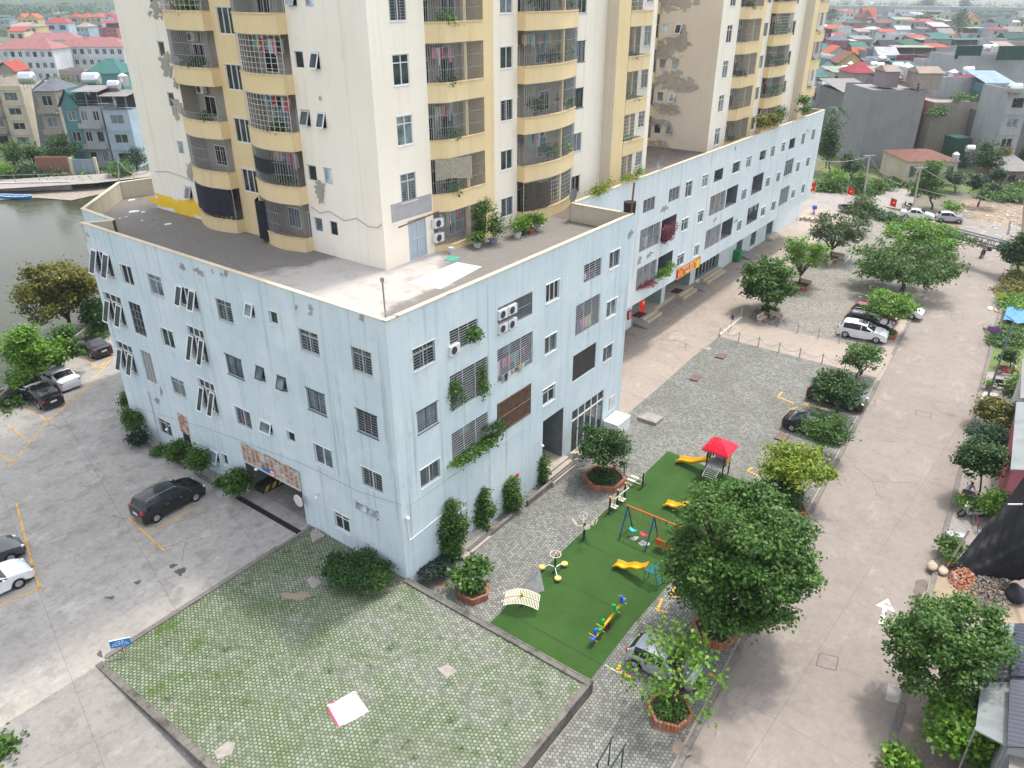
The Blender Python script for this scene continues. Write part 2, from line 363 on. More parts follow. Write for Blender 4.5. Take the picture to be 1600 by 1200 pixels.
# courtyard, road, pavement
def kl(x): return -17.55 + (x + .6) * .0565            # left kerb line of the road
def kr(x): return -24.75 + (x - 4.7) * .058            # right kerb line
court = [(-30, kl(-30)), (100, kl(100)), (106, -6), (100, 9.2), (24, 9.2), (24, .05), (0.08, .05), (.08, -12.0), (-30, -12.2)]
slab('courtyard', court, -1.3, ZC, ALLEYM)
road = [(-40, kr(-40)), (108, kr(108)), (108, kl(108)), (-40, kl(-40))]
sheet('road', [(x, y) for x, y in road], ZR, ROADM)
# paved areas of the courtyard, 4 mm proud
pav1 = [(-30, kl(-30) + .35), (44.5, kl(44.5) + .35)] + G2(ZC, (1319, 577), (1124, 526), (1080, 560), (1022, 612), (980, 647)) + [(24.2, .1), (.1, .1), (.1, -12.4), (-30, -12.4)]
sheet('pavement', pav1, ZC + .004, COURTM)
pav2 = G2(ZC, (1371, 548), (1214, 512), (1168, 497), (1205, 452), (1262, 386), (1322, 342), (1348, 335), (1436, 352)) + [(96, kl(96) + .35)]
o = sheet('pavement', pav2, ZC + .004, FARPAV)
mb = MB()
for a, b in ((-30, 44), (50.5, 98)):
 n = 24
 for i in range(n):
  x0 = a + (b - a) * i / n; x1 = a + (b - a) * (i + 1) / n - .03
  mb.prism([(x0, kl(x0) - .02), (x1, kl(x1) - .02), (x1, kl(x1) + .24), (x0, kl(x0) + .24)], -1.2, ZC + .03 + R(-.006, .006))
tag(mb.build('kerb', KERBM), 'long cement kerb on the tree side of the road', 'kerb')
# right-hand pavement
BRKP = NT('brick_pavement')
def brickpave():
 t = BRKP; g = t.geo(); m = t.n('Mapping'); m.inputs['Rotation'].default_value = (0, 0, .06); t.l(g, m.inputs[0])
 b = t.n('TexBrick'); t.l(m.outputs[0], b.inputs['Vector']); b.inputs['Scale'].default_value = 2.4
 b.inputs['Color1'].default_value = (.24, .155, .13, 1); b.inputs['Color2'].default_value = (.28, .24, .22, 1); b.inputs['Mortar'].default_value = (.2, .18, .17, 1)
 b.inputs['Mortar Size'].default_value = .03
 c = t.mix(t.math('MULTIPLY', t.ss(t.noise(g, .6, 6, .7), .4, .7), .7), b.outputs['Color'], (.30, .28, .26)); return t.fin(c, .85)
slab('pavement', [(-30, -34), (46, -31), (46, kr(46)), (-30, kr(-30))], -1.3, ZC, brickpave())
slab('pavement', [(24, kr(24) - 3.4), (58, kr(58) - 3.4), (58, kr(58) - .01), (24, kr(24) - .01)], -1.3, ZC + .01, FARM)
slab('pavement', [(46, -60), (120, -60), (120, kr(112)), (46, kr(46))], -1.3, ZC - .05, M((.085, .10, .04), .95, .4, .6))
mb = MB(); n = 40
for i in range(n):
 x0 = -30 + 110 * i / n; x1 = x0 + 110 / n - .04
 mb.prism([(x0, kr(x0) - .30), (x1, kr(x1) - .30), (x1, kr(x1) - .01), (x0, kr(x0) - .01)], -1.2, ZC + .05 + R(-.01, .01))
tag(mb.build('kerb', KERBM), 'cement kerb on the shop and garden side of the road', 'kerb')
# far lanes, vacant dirt lot, field
sheet('lane', G2(-.9, (1215, 362), (1262, 300), (1276, 287), (1300, 292), (1345, 311), (1420, 336), (1470, 352), (1600, 378), (1600, 400), (1440, 372), (1330, 352)), -.9, FARM)
sheet('forecourt', G2(-.9, (1368, 306), (1400, 293), (1434, 300), (1426, 330), (1352, 318)), -.896, FARM)
def fieldm():
 t = NT('vegetable_field'); g = t.geo(); n = t.noise(g, .35, 7, .7); n2 = t.noise(g, 1.6, 5, .7)
 c = t.mix(t.ss(n, .42, .62), (.09, .15, .035), (.20, .18, .10)); c = t.mix(t.ss(n2, .5, .7), c, (.05, .10, .02)); return t.fin(c, .95)
sheet('field', G2(-.95, (1262, 298), (1285, 240), (1560, 240), (1600, 300), (1400, 300), (1340, 308)), -.96, fieldm())
def dirtm():
 t = NT('bare_dirt'); g = t.geo(); n = t.noise(g, .25, 7, .7); n2 = t.noise(g, 1.8, 6, .8)
 c = t.mix(t.ss(n, .35, .62), (.32, .23, .16), (.22, .165, .12)); c = t.mix(t.ss(n2, .60, .66), c, (.60, .56, .52)); c = t.mix(t.ss(t.noise(g, .5, 5), .62, .7), c, (.10, .14, .04)); t.bump(n2, .5, .1); return t.fin(c, .95)
sheet('dirt', G2(-.93, (1468, 350), (1505, 312), (1600, 306), (1600, 380)), -.93, dirtm())
# lake and the bank road on the left
def waterm():
 t = NT('lake_water'); g = t.geo(); n = t.noise(g, 1.6, 3, .5, (1, 1, 1))
 t.bump(n, .35, .05); c = t.mix(t.noise(g, .05, 4), (.030, .032, .014), (.055, .06, .03)); t.fin(c, .08); t.b.inputs['IOR'].default_value = 1.33
 t.b.inputs['Specular IOR Level'].default_value = .30; return t.mat
sheet('lake', G2(-.98, (-500, 700), (-500, 310), (0, 310), (70, 308), (110, 312), (150, 300), (260, 296), (260, 560), (120, 600)), -.985, waterm())
sheet('bank', G2(-.9, (-200, 299), (60, 292), (240, 280), (250, 302), (152, 304), (112, 313), (60, 309), (0, 312), (-200, 318)), -.9, M((.26, .23, .19), .95, .4, 1.2, bump=.5))
sheet('bank_road', G2(.3, (-300, 296), (-300, 282), (0, 281), (150, 272), (300, 262), (300, 268), (150, 286), (0, 295)), .3, FARM)
mb = MB(); a = P(-250, 305, -.9); b = P(112, 296, -.9); d = (b - a).normalized(); nrm = Vector((-d.y, d.x, 0))
mb.prism([a.to_2d(), b.to_2d(), (b + nrm * .6).to_2d(), (a + nrm * .6).to_2d()], -1.2, .45)
tag(mb.build('embankment_wall', M((.42, .40, .38), .9, .3, .6)), 'pale cement embankment wall along the lake shore', 'wall')
mb = MB(); L = (b - a).length
for i in range(int(L / 4)):
 p = a + d * (i * 4) + nrm * .3; mb.cyl((p.x, p.y, .45), (p.x, p.y, 1.7), .05, n=5)
for z in (1.0, 1.7): mb.cyl((a.x + nrm.x * .3, a.y + nrm.y * .3, z), (b.x + nrm.x * .3, b.y + nrm.y * .3, z), .035, n=5)
tag(mb.build('railing', STEEL), 'thin steel railing on the embankment above the lake', 'railing')
# ---- painted parking lines (sheets 4 mm proud) ----------------------------
def paintm(name, c, hold=.45):
 t = NT(name); g = t.geo(); n = t.noise(g, 2.2, 7, .75); a = t.ss(n, hold, hold + .12); t.fin(c, .7)
 tr = t.n('BsdfTransparent'); ms = t.n('MixShader'); t.l(a, ms.inputs[0]); t.l(tr.outputs[0], ms.inputs[1]); t.l(t.b.outputs[0], ms.inputs[2]); t.l(ms.outputs[0], t.out.inputs[0]); return t.mat
YEL = paintm('worn_yellow_paint', (.66, .38, .07), .36); YELB = M((.72, .40, .05), .7, .15, 3); YELF = paintm('faded_yellow_paint', (.58, .42, .2), .47); WHL = paintm('worn_white_paint', (.7, .68, .64), .4)
def strip(mb, a, b, w, z):
 a, b = Vector(a), Vector(b); d = (b - a).normalized(); n = Vector((-d.y, d.x, 0)) * w / 2
 mb.quad((*(a - n)[:2], z), (*(b - n)[:2], z), (*(b + n)[:2], z), (*(a + n)[:2], z))
def lines(name, segs, z, mat, w=.11):
 mb = MB()
 for x0, y0, x1, y1 in segs: strip(mb, P(x0, y0, z), P(x1, y1, z), w, z)
 return struct(mb.build(name, mat))
lines('parking_marking', [(12, 663, 40, 686), (44, 634, 74, 658), (174, 524 + 37, 128, 613), (128, 613, 74, 658), (74, 658, 36, 704), (36, 704, 12, 731), (0, 710, 20, 722), (127, 556, 155, 576), (155, 576, 176, 551)], .006, YEL)
lines('parking_marking', [(25, 784, 45, 862), (45, 862, 60, 913), (45, 888, 58, 882), (60, 913, 66, 925), (66, 917, 0, 946)], .006, YEL)
lines('parking_marking', [(201, 809, 258, 861), (238, 829, 305, 792), (209, 806, 226, 796)], .006, YEL)
lines('parking_marking', [(258, 861, 345, 811), (0, 826, 32, 812), (136, 735, 174, 778), (136, 735, 175, 716), (174, 778, 240, 745), (178, 744, 218, 726), (154, 755, 163, 752), (185, 711, 215, 697), (3, 792, 25, 784)], .006, YELF, .10)
def ticks(cx, cy, a, b):      # dashed yellow corner made of painted pavers
 mb = MB()
 for (tx, ty) in (a, b):
  p0 = P(cx, cy, ZC); p1 = P(tx, ty, ZC); n = max(3, int((p1 - p0).length / .2)); d = (p1 - p0) / n
  for i in range(n): c = p0 + d * (i + .4); mb.obox(c, .085, .075, ZC, ZC + .010, R(0, 3))
 return struct(mb.build('parking_marking', YELB))
for q in (((1027, 953), (1044, 957), (1035, 935)), ((1048, 927), (1063, 940), (1055, 917)), ((964, 1047), (987, 1059), (973, 1034)), ((988, 1005), (1001, 990), (992, 1012)),
   ((1216, 620), (1240, 630), (1222, 612)), ((1168, 735), (1190, 746), (1176, 730)), ((1255, 632), (1292, 640), (1266, 630)), ((1120, 1060), (1108, 1052), (1125, 1055)), ((1236, 640), (1225, 652), (1246, 636))):
 ticks(q[0][0], q[0][1], q[1], q[2])
mb = MB()      # painted arrow on the road
a, b = P(1376, 975, ZR), P(1383, 951, ZR); strip(mb, a, b, .22, ZR + .004); d = (b - a).normalized(); n = Vector((-d.y, d.x, 0))
t_ = b + d * .95; mb.poly([(*(b + n * .5)[:2], ZR + .004), (*(b - n * .5)[:2], ZR + .004), (*t_[:2], ZR + .004)])
struct(mb.build('road_arrow', WHL))
mb = MB(); strip(mb, P(1320, 410, ZC), P(1347, 379, ZC), .10, ZC + .01); struct(mb.build('court_line', WHL))
# irregular damp or bare patches
def patch(name, cx, cy, rx, ry, z, mat, seed=1, ang=0, n=26, jag=.35):
 rn = random.Random(seed); c = P(cx, cy, z); k = mpp(c); pts = []
 ph = [rn.uniform(0, 6.3) for _ in range(4)]
 for i in range(n):
  a = 2 * pi * i / n; r = 1 + jag * (.5 * sin(2 * a + ph[0]) + .4 * sin(3 * a + ph[1]) + .3 * sin(5 * a + ph[2]) + rn.uniform(-.3, .3))
  q = P(cx + rx * r * cos(a + ang), cy + ry * r * sin(a), z); pts.append((q.x, q.y, z))
 mb = MB(); mb.poly(pts); return struct(mb.build(name, mat))
DAMP = M((.09, .087, .083), .6, .3, 3); DAMPB = M((.13, .105, .085), .6, .3, 2); SANDM = M((.25, .195, .15), .95, .25, 2, bump=.4)
for i, q in enumerate(((86, 1066, 6, 6), (97, 1063, 7, 5), (105, 1075, 4, 5), (118, 1071, 7, 7), (128, 1060, 4, 5), (142, 1042, 6, 5), (156, 1022, 5, 4), (130, 1037, 5, 4), (61, 1112, 5, 5), (5, 1112, 12, 8), (270, 884, 6, 3), (282, 893, 8, 6), (215, 910, 5, 3), (172, 934, 6, 3))):
 patch('damp_patch', *q, .006 if q[1] < 1030 else .01 - (0), DAMP, i, 0, 18, .5) if q[1] < 1030 else None
for i, q in enumerate(((1438, 918, 11, 13), (1432, 950, 11, 16), (1375, 1195, 14, 6), (1508, 664, 9, 8))): patch('damp_patch', *q, ZR + .004, DAMPB, 30 + i)
for i, q in enumerate(((700, 905, 34, 11), (1045, 1140, 20, 9), (1063, 1170, 15, 11))): patch('sand_patch', *q, ZC + .008 + i * .001, SANDM, 50 + i)
for i, q in enumerate(((462, 931, 20, 7), (585, 923, 26, 5))): patch('sand_patch', *q, .004 + i * .001, SANDM, 60 + i)
# ================= building helpers ========================================
def rect(F, ax, x0, y0, x1, y1, plane):
 """pixel box given by its upper-left and lower-right corner -> s0,s1,z0,z1 on the wall"""
 if ax == 'X': a, b = onX(x0, y0, plane), onX(x1, y1, plane); return (min(a.y, b.y), max(a.y, b.y), b.z, a.z)
 a, b = onY(x0, y0, plane), onY(x1, y1, plane); return (min(a.x, b.x), max(a.x, b.x), a.z, b.z)
def bars(F, mb, s0, s1, z0, z1, d, step=.14, vert=True, r=.012, rails=3, mi=0):
 if vert:
  n = max(2, int((s1 - s0) / step))
  for i in range(n + 1): s = s0 + (s1 - s0) * i / n; F.box(mb, s - r, s + r, z0, z1, d - r, d + r, mi)
  for k in range(rails): z = z0 + (z1 - z0) * (k + .02) / max(1, rails - .96); F.box(mb, s0, s1, z - r, z + r, d + r, d + 2.6 * r, mi)
 else:
  n = max(2, int((z1 - z0) / step))
  for i in range(n + 1): z = z0 + (z1 - z0) * i / n; F.box(mb, s0, s1, z - r, z + r, d - r, d + r, mi)
  for k in range(rails): s = s0 + (s1 - s0) * (k + .02) / max(1, rails - .96); F.box(mb, s - 1.6 * r, s + 1.6 * r, z0, z1, d + r, d + 3 * r, mi)
def sash(F, par, s0, s1, z0, z1, d, fr, gl, hinge=None, ang=32, name='sash'):
 ang = ang if hinge != 'top' else ang * .62
 """one framed leaf, swung out from its top edge or one side"""
 f = .075; mf = MB(); mg = MB()
 w, h = s1 - s0, z1 - z0
 def pt(s, z, dd):
  if hinge == 'top': a = radians(ang); zz = z1 - z; return F.p(s, z1 - zz * cos(a) , d + zz * sin(a) + dd)
  if hinge == 'L': a = radians(ang); ss = s - s0; return F.p(s0 + ss * cos(a), z, d + ss * sin(a) + dd)
  if hinge == 'R': a = radians(ang); ss = s1 - s; return F.p(s1 - ss * cos(a), z, d + ss * sin(a) + dd)
  return F.p(s, z, d + dd)
 def bx(a, b, c, e, d0, d1, m):
  vs = [pt(s, z, dd) for z in (c, e) for dd in (d0, d1) for s in (a, b)]
  m.add(vs, [(0, 2, 3, 1), (4, 5, 7, 6), (0, 1, 5, 4), (2, 6, 7, 3), (0, 4, 6, 2), (1, 3, 7, 5)])
 bx(s0, s0 + f, z0, z1, -.02, .02, mf); bx(s1 - f, s1, z0, z1, -.02, .02, mf); bx(s0 + f, s1 - f, z0, z0 + f, -.02, .02, mf); bx(s0 + f, s1 - f, z1 - f, z1, -.02, .02, mf)
 bx(s0 + f, s1 - f, z0 + f, z1 - f, -.006, .006, mg)
 o = mf.build(name, fr, par); mg.build('pane', gl, o) if name != 'pane' else None
 return o
def window(F, par, r, kind='2', fr=None, gl=None, grille=None, sill=True, d=-.12, label=None):
 """framed window in a wall opening; kind: 1,2,3 leaves, 't' = with a transom, 'o' = outward open side leaves"""
 s0, s1, z0, z1 = r[:4]; fr = fr or WHT; gl = gl or random.choice(GL[:4]); f = .055
 mf = MB(); mg = MB(); n = int(kind[0]); tr = 't' in kind
 zt = z1 - (z1 - z0) * .27 if tr else z1
 for a, b, c, e in ((s0, s0 + f, z0, z1), (s1 - f, s1, z0, z1), (s0 + f, s1 - f, z0, z0 + f), (s0 + f, s1 - f, z1 - f, z1)): F.box(mf, a, b, c, e, d - .04, d + .04)
 if tr: F.box(mf, s0 + f, s1 - f, zt - f / 2, zt + f / 2, d - .035, d + .045)
 if sill: F.box(mf, s0 - .04, s1 + .04, z0 - .05, z0 - .003, -.10, .05)
 F.box(mf, s0 - .05, s1 + .05, z1 + .003, z1 + .04, -.02, .045)
 for i in range(1, n): s = s0 + (s1 - s0) * i / n; F.box(mf, s - f / 2, s + f / 2, z0 + f, z1 - f, d - .03, d + .05)
 o = mf.build('window', fr, par)
 if label: o['label'] = label
 k = kind.count('o')
 if k:
  F.quad(mg, s0 + f, s1 - f, zt, z1 - f, d, 0) if tr else None
  if mg.f: mg.build('pane', gl, o)
  md = MB(); F.quad(md, s0 + f, s1 - f, z0 + f, zt, d - .05); md.build('room_shade_sheet', DARK, o)  # flat dark sheet stands in for the unlit room
  if n == 1: sash(F, o, s0 + .02, s1 - .02, z0 + .02, z1 - .02, .02, fr, gl, 'top', 30)
  else:
   w = (s1 - s0) / n
   sash(F, o, s0 + .01, s0 + w, z0 + .02, zt - .02, .03, fr, gl, 'R' if 'R' in kind else 'top', 30 if 'R' not in kind else 65)
   if n > 1: sash(F, o, s1 - w, s1 - .01, z0 + .02, zt - .02, .03, fr, gl, 'top', 30)
   if n > 2: sash(F, o, s0 + w, s1 - w, z0 + .04, zt - .02, d, fr, gl)
   bars(F, mgr := MB(), s0 + f, s1 - f, z0 + f, zt, d - .02, .14, False, .010, n + 1); mgr.build('grille', BARS, o)
 else:
  F.quad(mg, s0 + f, s1 - f, z0 + f, z1 - f, d); mg.build('pane', gl, o)
 if grille:
  mb = MB(); bars(F, mb, s0 + f, s1 - f, z0 + f, z1 - f, d + .05, .15, grille == 'v', .009, 4 if grille == 'h' else 3); mb.build('grille', BARS, o)
 return o
def loggia(F, par, r, dp=1.3, mat=DIM, vert=False, step=.13, fr=None, door=True, bar=True, wall=None):
 """deep barred opening: room shell behind, back door and window, grille in front"""
 s0, s1, z0, z1 = r[:4]; mb = MB(); q = lambda a, b, c, d_: mb.quad(a, b, c, d_)
 e = .03
 q(F.p(s0, z0, -dp), F.p(s1, z0, -dp), F.p(s1, z1, -dp), F.p(s0, z1, -dp))
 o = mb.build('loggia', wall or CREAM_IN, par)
 if door:
  m2 = MB(); w = s1 - s0; a = s0 + w * .12
  F.box(m2, a, a + min(.8, w * .3), z0 - .0 + .01, z0 + min(1.9, (z1 - z0) * .85), -dp + .01, -dp + .05); m2.build('back_door', random.choice([GL[0], GL[3], WHTD, M(sRGB(120, 70, 40))]), o)
  if w > 1.6:
   m3 = MB(); F.box(m3, s1 - w * .42, s1 - w * .08, z0 + (z1 - z0) * .35, z0 + (z1 - z0) * .85, -dp + .01, -dp + .05); m3.build('back_window', random.choice(GL[:4]), o)
 if bar:
  m4 = MB(); bars(F, m4, s0 + .02, s1 - .02, z0 + .02, z1 - .02, -.05, step, vert, .011, 4 if not vert else 3)
  m4.build('grille', fr or BARS, o)
 return o
LV = ['ground', 'first', 'second', 'third']
# ================= podium block (pale blue, nearest) =======================
PZ, RZ = 15.86, 14.57
BX = 24.3                        # far end of the block front
FA = Fr((0, 0, 0), (0, 1, 0), (-1, 0, 0)); FB = Fr((0, 0, 0), (1, 0, 0), (0, -1, 0))
blk = thing('podium_building', 'pale blue four storey block with cream coping and open roof terrace', 'building')
A = lambda x0, y0, x1, y1: rect(FA, 'X', x0, y0, x1, y1, 0.0)
B = lambda x0, y0, x1, y1: rect(FB, 'Y', x0, y0, x1, y1, 0.0)
def Bw(trx, try_, blx, bly):      # B wall: top-right and bottom-left corners
 a, b = onY(trx, try_, 0.0), onY(blx, bly, 0.0); return (b.x, a.x, b.z, a.z)
WA = [ # (rect, kind, frame, glass, grille)
 (A(142,388,180,436),'3oo',0,0,0),(A(186,411,211,449),'2',0,4,0),(A(229,426,257.5,466),'2t',1,2,0),(A(275,444,312,487),'3oo',0,1,0),(A(336,465,366,507),'2t',1,1,'h'),
 (A(382.5,471,399,497),'1o',0,2,0),(A(419,484,435,509),'1',0,1,0),(A(466,512,500,557),'2t',1,1,'h'),(A(547.5,540,583,590),'2t',1,1,'h'),
 (A(160,454,199,512),'3too',0,1,0),(A(200,470,230,527),'L',0,0,0),(A(249,510,275,548),'2',0,1,0),(A(291,507,327.5,571),'3too',0,1,0),(A(351,552,382,594),'2',2,3,0),
 (A(400,571,415,595),'1o',2,2,0),(A(433,586,449,611),'1o',2,2,0),(A(477.5,605,511,651),'2',2,3,'h'),(A(555.5,637.5,592,687),'2',2,0,'h'),
 (A(180,530.5,216,587),'3too',0,1,0),(A(219,546,246,600),'G',0,0,0),(A(266,587,292,623),'2t',1,2,'h'),(A(308,589,343,650),'3too',0,1,0),(A(366,633,395,673.5),'2',0,0,'h'),
 (A(406,654,427,680),'1oRo',0,2,0),(A(447,671,462,694),'1',0,1,0),(A(489,691,521,736),'2',0,3,0),(A(564,727,599,773),'2',0,0,'h'),
 (A(246,651,271,686),'2t',1,1,0),(A(327,700,344,725),'1o',0,2,0),(A(346,707,357.5,729),'1',0,1,0),(A(521,797,547.5,836),'2t',0,1,0),(A(555,780.5,592,812.5),'V',0,0,0)]
WB = [
 (Bw(679,530,646.5,582),'2t',1,0,'h'),(Bw(746,497,703,552),'L',0,0,0),(Bw(832,455,778,518),'Lv',0,0,0),(Bw(874.5,435.5,853,475.5),'3',0,4,0),(Bw(940,402,911.5,443),'L',0,0,0),(Bw(969,387.5,951.5,422),'2',0,1,'h'),
 (Bw(683,626.5,653,679),'2',2,3,'h'),(Bw(762,556,704,644.5),'L',0,0,0),(Bw(832.5,517,777,599),'L',0,0,0),(Bw(870,518,851,556),'2',0,1,'h'),(Bw(938,458,898,526),'L',0,0,0),(Bw(964,464,947,499),'2',0,2,0),
 (Bw(687,715,658,765),'2',0,1,'h'),(Bw(762,643,707,732),'L',0,0,0),(Bw(830,598,777,681),'Lr',0,0,0),(Bw(867.5,598,848,635.5),'2t',0,0,0),(Bw(932,534,894,598),'N',0,0,0),(Bw(957.5,535,941.5,568),'2',1,0,'h')]
gar = (onX(474,778,0).y, onX(385,733,0).y, -.3, onX(430,755,0).z)
gar = (8.65, 14.35, -.25, 2.55)
dr1 = rect(FA,'X',285,674,305,720,0); dr1 = (dr1[0], dr1[1], .02, dr1[3])
def topz(L): return L
alc = (onY(847.5,700,0).x, onY(880.6,636,0).x, -.25, onY(880.6,636,0).z, 2.6)
shop = (onY(893.5,660,0).x, onY(944,608,0).x, -.45, onY(944,606,0).z, .25)
sdoor = (onY(711,820,0).x, onY(731,780,0).x, -.4, onY(731,779,0).z, .3)
hA = [w[0] + ((1.3,) if w[1][0] in 'LG' else (.2,)) for w in WA] + [gar + (6.0,), dr1 + (1.5,)]
hB = [w[0] + ((1.3,) if w[1][0] == 'L' else (.2,)) for w in WB] + [alc, shop, sdoor]
mb = MB()
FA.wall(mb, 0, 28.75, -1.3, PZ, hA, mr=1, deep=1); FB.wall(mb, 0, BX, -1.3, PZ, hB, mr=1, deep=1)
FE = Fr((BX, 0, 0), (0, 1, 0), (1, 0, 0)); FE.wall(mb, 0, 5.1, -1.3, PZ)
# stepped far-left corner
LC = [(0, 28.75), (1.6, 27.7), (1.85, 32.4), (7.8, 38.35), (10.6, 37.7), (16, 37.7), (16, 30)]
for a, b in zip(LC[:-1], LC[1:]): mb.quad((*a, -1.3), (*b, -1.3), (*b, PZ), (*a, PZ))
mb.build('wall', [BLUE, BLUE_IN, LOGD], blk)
mb = MB(); mb.poly([(.1, .1, RZ), (BX, .1, RZ), (BX, 28, RZ), (16, 37.6, RZ), (7.8, 38.2, RZ), (1.95, 32.3, RZ), (1.7, 27.6, RZ), (.1, 28.6, RZ)])
def roofm():
 t = NT('stained_roof_screed'); g = t.geo(); n = t.noise(g, .16, 6, .62); n2 = t.noise(g, .8, 8, .7); sx = t.n('SeparateXYZ'); t.l(g, sx.inputs[0])
 dd = t.math('ADD', t.math('MULTIPLY', t.math('ABSOLUTE', t.math('SUBTRACT', sx.outputs['Y'], 8.5)), .075), t.math('MULTIPLY', sx.outputs['X'], .030))
 k = t.ss(t.math('ADD', dd, t.math('MULTIPLY', n, .9)), .90, 1.02)
 c = t.mix(k, (.45, .42, .395), (.19, .178, .165)); c = t.mix(t.math('MULTIPLY', t.ss(n2, .48, .70), .55), c, (.24, .22, .20))
 c = t.mix(t.math('MULTIPLY', t.ss(t.noise(g, 1.9, 8, .75), .60, .70), .6), c, (.48, .46, .43)); t.bump(n2, .3, .03); return t.fin(c, .9)
ROOFM = roofm(); mb.build('roof', ROOFM, blk)
mb = MB()       # parapets: inner faces and coping
w = .2
def para(mbi, mbc, pts, inner=1, z0=RZ + .01, z1=PZ, cw=.05, zc=.06):
 for a, b in zip(pts[:-1], pts[1:]):
  a, b = Vector((*a, 0)), Vector((*b, 0)); d = (b - a).normalized(); n = Vector((-d.y, d.x, 0)) * inner
  i0, i1 = a + n * w, b + n * w
  mbi.quad((i0.x, i0.y, z0), (i1.x, i1.y, z0), (i1.x, i1.y, z1), (i0.x, i0.y, z1))
  o0, o1 = a - n * cw - d * cw, b - n * cw + d * cw; j0, j1 = a + n * (w + .03) - d * cw, b + n * (w + .03) + d * cw
  mbc.prism([o0.to_2d(), o1.to_2d(), j1.to_2d(), j0.to_2d()], z1 + .002, z1 + zc + R(0, .006))
mi_, mc_ = MB(), MB()
para(mi_, mc_, [(0, 28.75), (0, 0), (BX, 0)], 1); para(mi_, mc_, [(BX, 0), (BX, 5.1)], 1)
para(mi_, mc_, [(1.6, 27.7), (0, 28.75)], 1); para(mi_, mc_, LC[1:5], -1)
mi_.build('parapet_lining', INPAR, blk); mc_.build('coping', COPE, blk)
cn = [WHT, WHTD, DKFR]
for r, k, fr, gl, gr in WA:
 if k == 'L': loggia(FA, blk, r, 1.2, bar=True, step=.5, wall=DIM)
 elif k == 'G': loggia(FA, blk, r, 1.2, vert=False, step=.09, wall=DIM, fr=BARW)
 elif k == 'V':
  m = MB(); s0, s1, z0, z1 = r
  for a, b, c, e in ((s0, s0 + .06, z0, z1), (s1 - .06, s1, z0, z1), (s0, s1, z1 - .06, z1), (s0, s1, z0, z0 + .06), (s0 + (s1 - s0) / 2 - .02, s0 + (s1 - s0) / 2 + .02, z0, z1)): FA.box(m, a, b, c, e, -.1, .06)
  o = m.build('window', WHTD, blk); m = MB(); m.quad(FA.p(s0, z0 + .05, .02), FA.p(s1, z0 + .05, .02), FA.p(s1, z1 - .3, -.18), FA.p(s0, z1 - .3, -.18)); m.build('flap', GLM, o)
  m = MB(); FA.quad(m, s0, s1, z0, z1, -.19); m.build('pane', DARK, o)  # dark backing sheet painted as the shade behind the flap
 else: window(FA, blk, r, k, cn[fr], GL[gl], gr or None)
for r, k, fr, gl, gr in WB:
 if k == 'Lr':
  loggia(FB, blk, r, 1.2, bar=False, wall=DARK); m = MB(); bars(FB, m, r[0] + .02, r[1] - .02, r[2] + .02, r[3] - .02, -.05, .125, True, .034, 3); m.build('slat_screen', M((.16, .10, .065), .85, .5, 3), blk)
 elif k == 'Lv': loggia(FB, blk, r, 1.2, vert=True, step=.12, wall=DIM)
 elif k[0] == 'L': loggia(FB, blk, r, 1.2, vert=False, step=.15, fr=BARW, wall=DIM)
 elif k == 'N':
  m = MB(); FB.box(m, r[0], r[1], r[2], r[3], -.12, -.06); m.build('shade_net', M((.05, .045, .04), .9, .5, 4), blk)
 else: window(FB, blk, r, k, cn[fr], GL[gl], gr or None)
# slatted garage canopy with rusty louvres
RUSTP = NT('rusty_panel')
def rustp():
 t = RUSTP; g = t.geo(); n = t.noise(g, 3.0, 7, .75, (.35, .35, 2.6)); n2 = t.noise(g, 1.1, 4)
 return t.fin(t.mix(t.ss(t.math('ADD', t.math('MULTIPLY', n, .7), t.math('MULTIPLY', n2, .35)), .47, .56), (.55, .53, .50), (.32, .15, .06)), .8)
rustp()
cz0, cz1 = 2.6, onX(376.5, 690, 0).z; cy1, cy0 = 14.30, 8.65
mb = MB(); nb = 12; FA.box(mb, cy0, cy1, cz0, cz1, .02, .06, 0)
for i in range(nb + 1): s = cy0 + (cy1 - cy0) * i / nb; FA.box(mb, s - .035, s + .035, cz0 - .12, cz1, .063, .10, 1)
FA.box(mb, cy0, cy1, cz0 - .16, cz0 - .003, .02, .095, 1)
mb.build('garage_fascia', [rustp() if False else RUSTP.mat, WHTD], blk)
mb = MB()      # garage: floor ramp, side kerb with hazard stripes, ceiling
mb.quad((.02, 8.65, -.02), (6.1, 8.65, -.6), (6.1, 14.35, -.6), (.02, 14.35, -.02)); mb.build('garage_floor', LOTM, blk)
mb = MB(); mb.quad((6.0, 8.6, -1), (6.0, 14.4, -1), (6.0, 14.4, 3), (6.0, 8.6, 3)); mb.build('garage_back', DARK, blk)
mb = MB(); mb.box(.35, 4.6, 13.5, 14.33, -.5, .42, 0)
for i in range(7): x = .45 + i * .58; mb.poly([(x, 13.485, .0), (x + .3, 13.485, .0), (x + .55, 13.485, .38), (x + .25, 13.485, .38)], 1)
mb.build('hazard_kerb', [M((.03, .03, .03), .7), M((.55, .38, .04), .7)], blk)
mb = MB(); mb.box(-1.1, -.72, 8.3, 14.6, .0, .022)
struct(mb.build('drain_grating', BLK))
mb = MB()
FA.box(mb, dr1[0] - .08, dr1[1] + .1, dr1[3], rect(FA,'X',279,645,305,684,0)[3], .01, .05); mb.build('door_hood_panel', RUSTP.mat, blk)
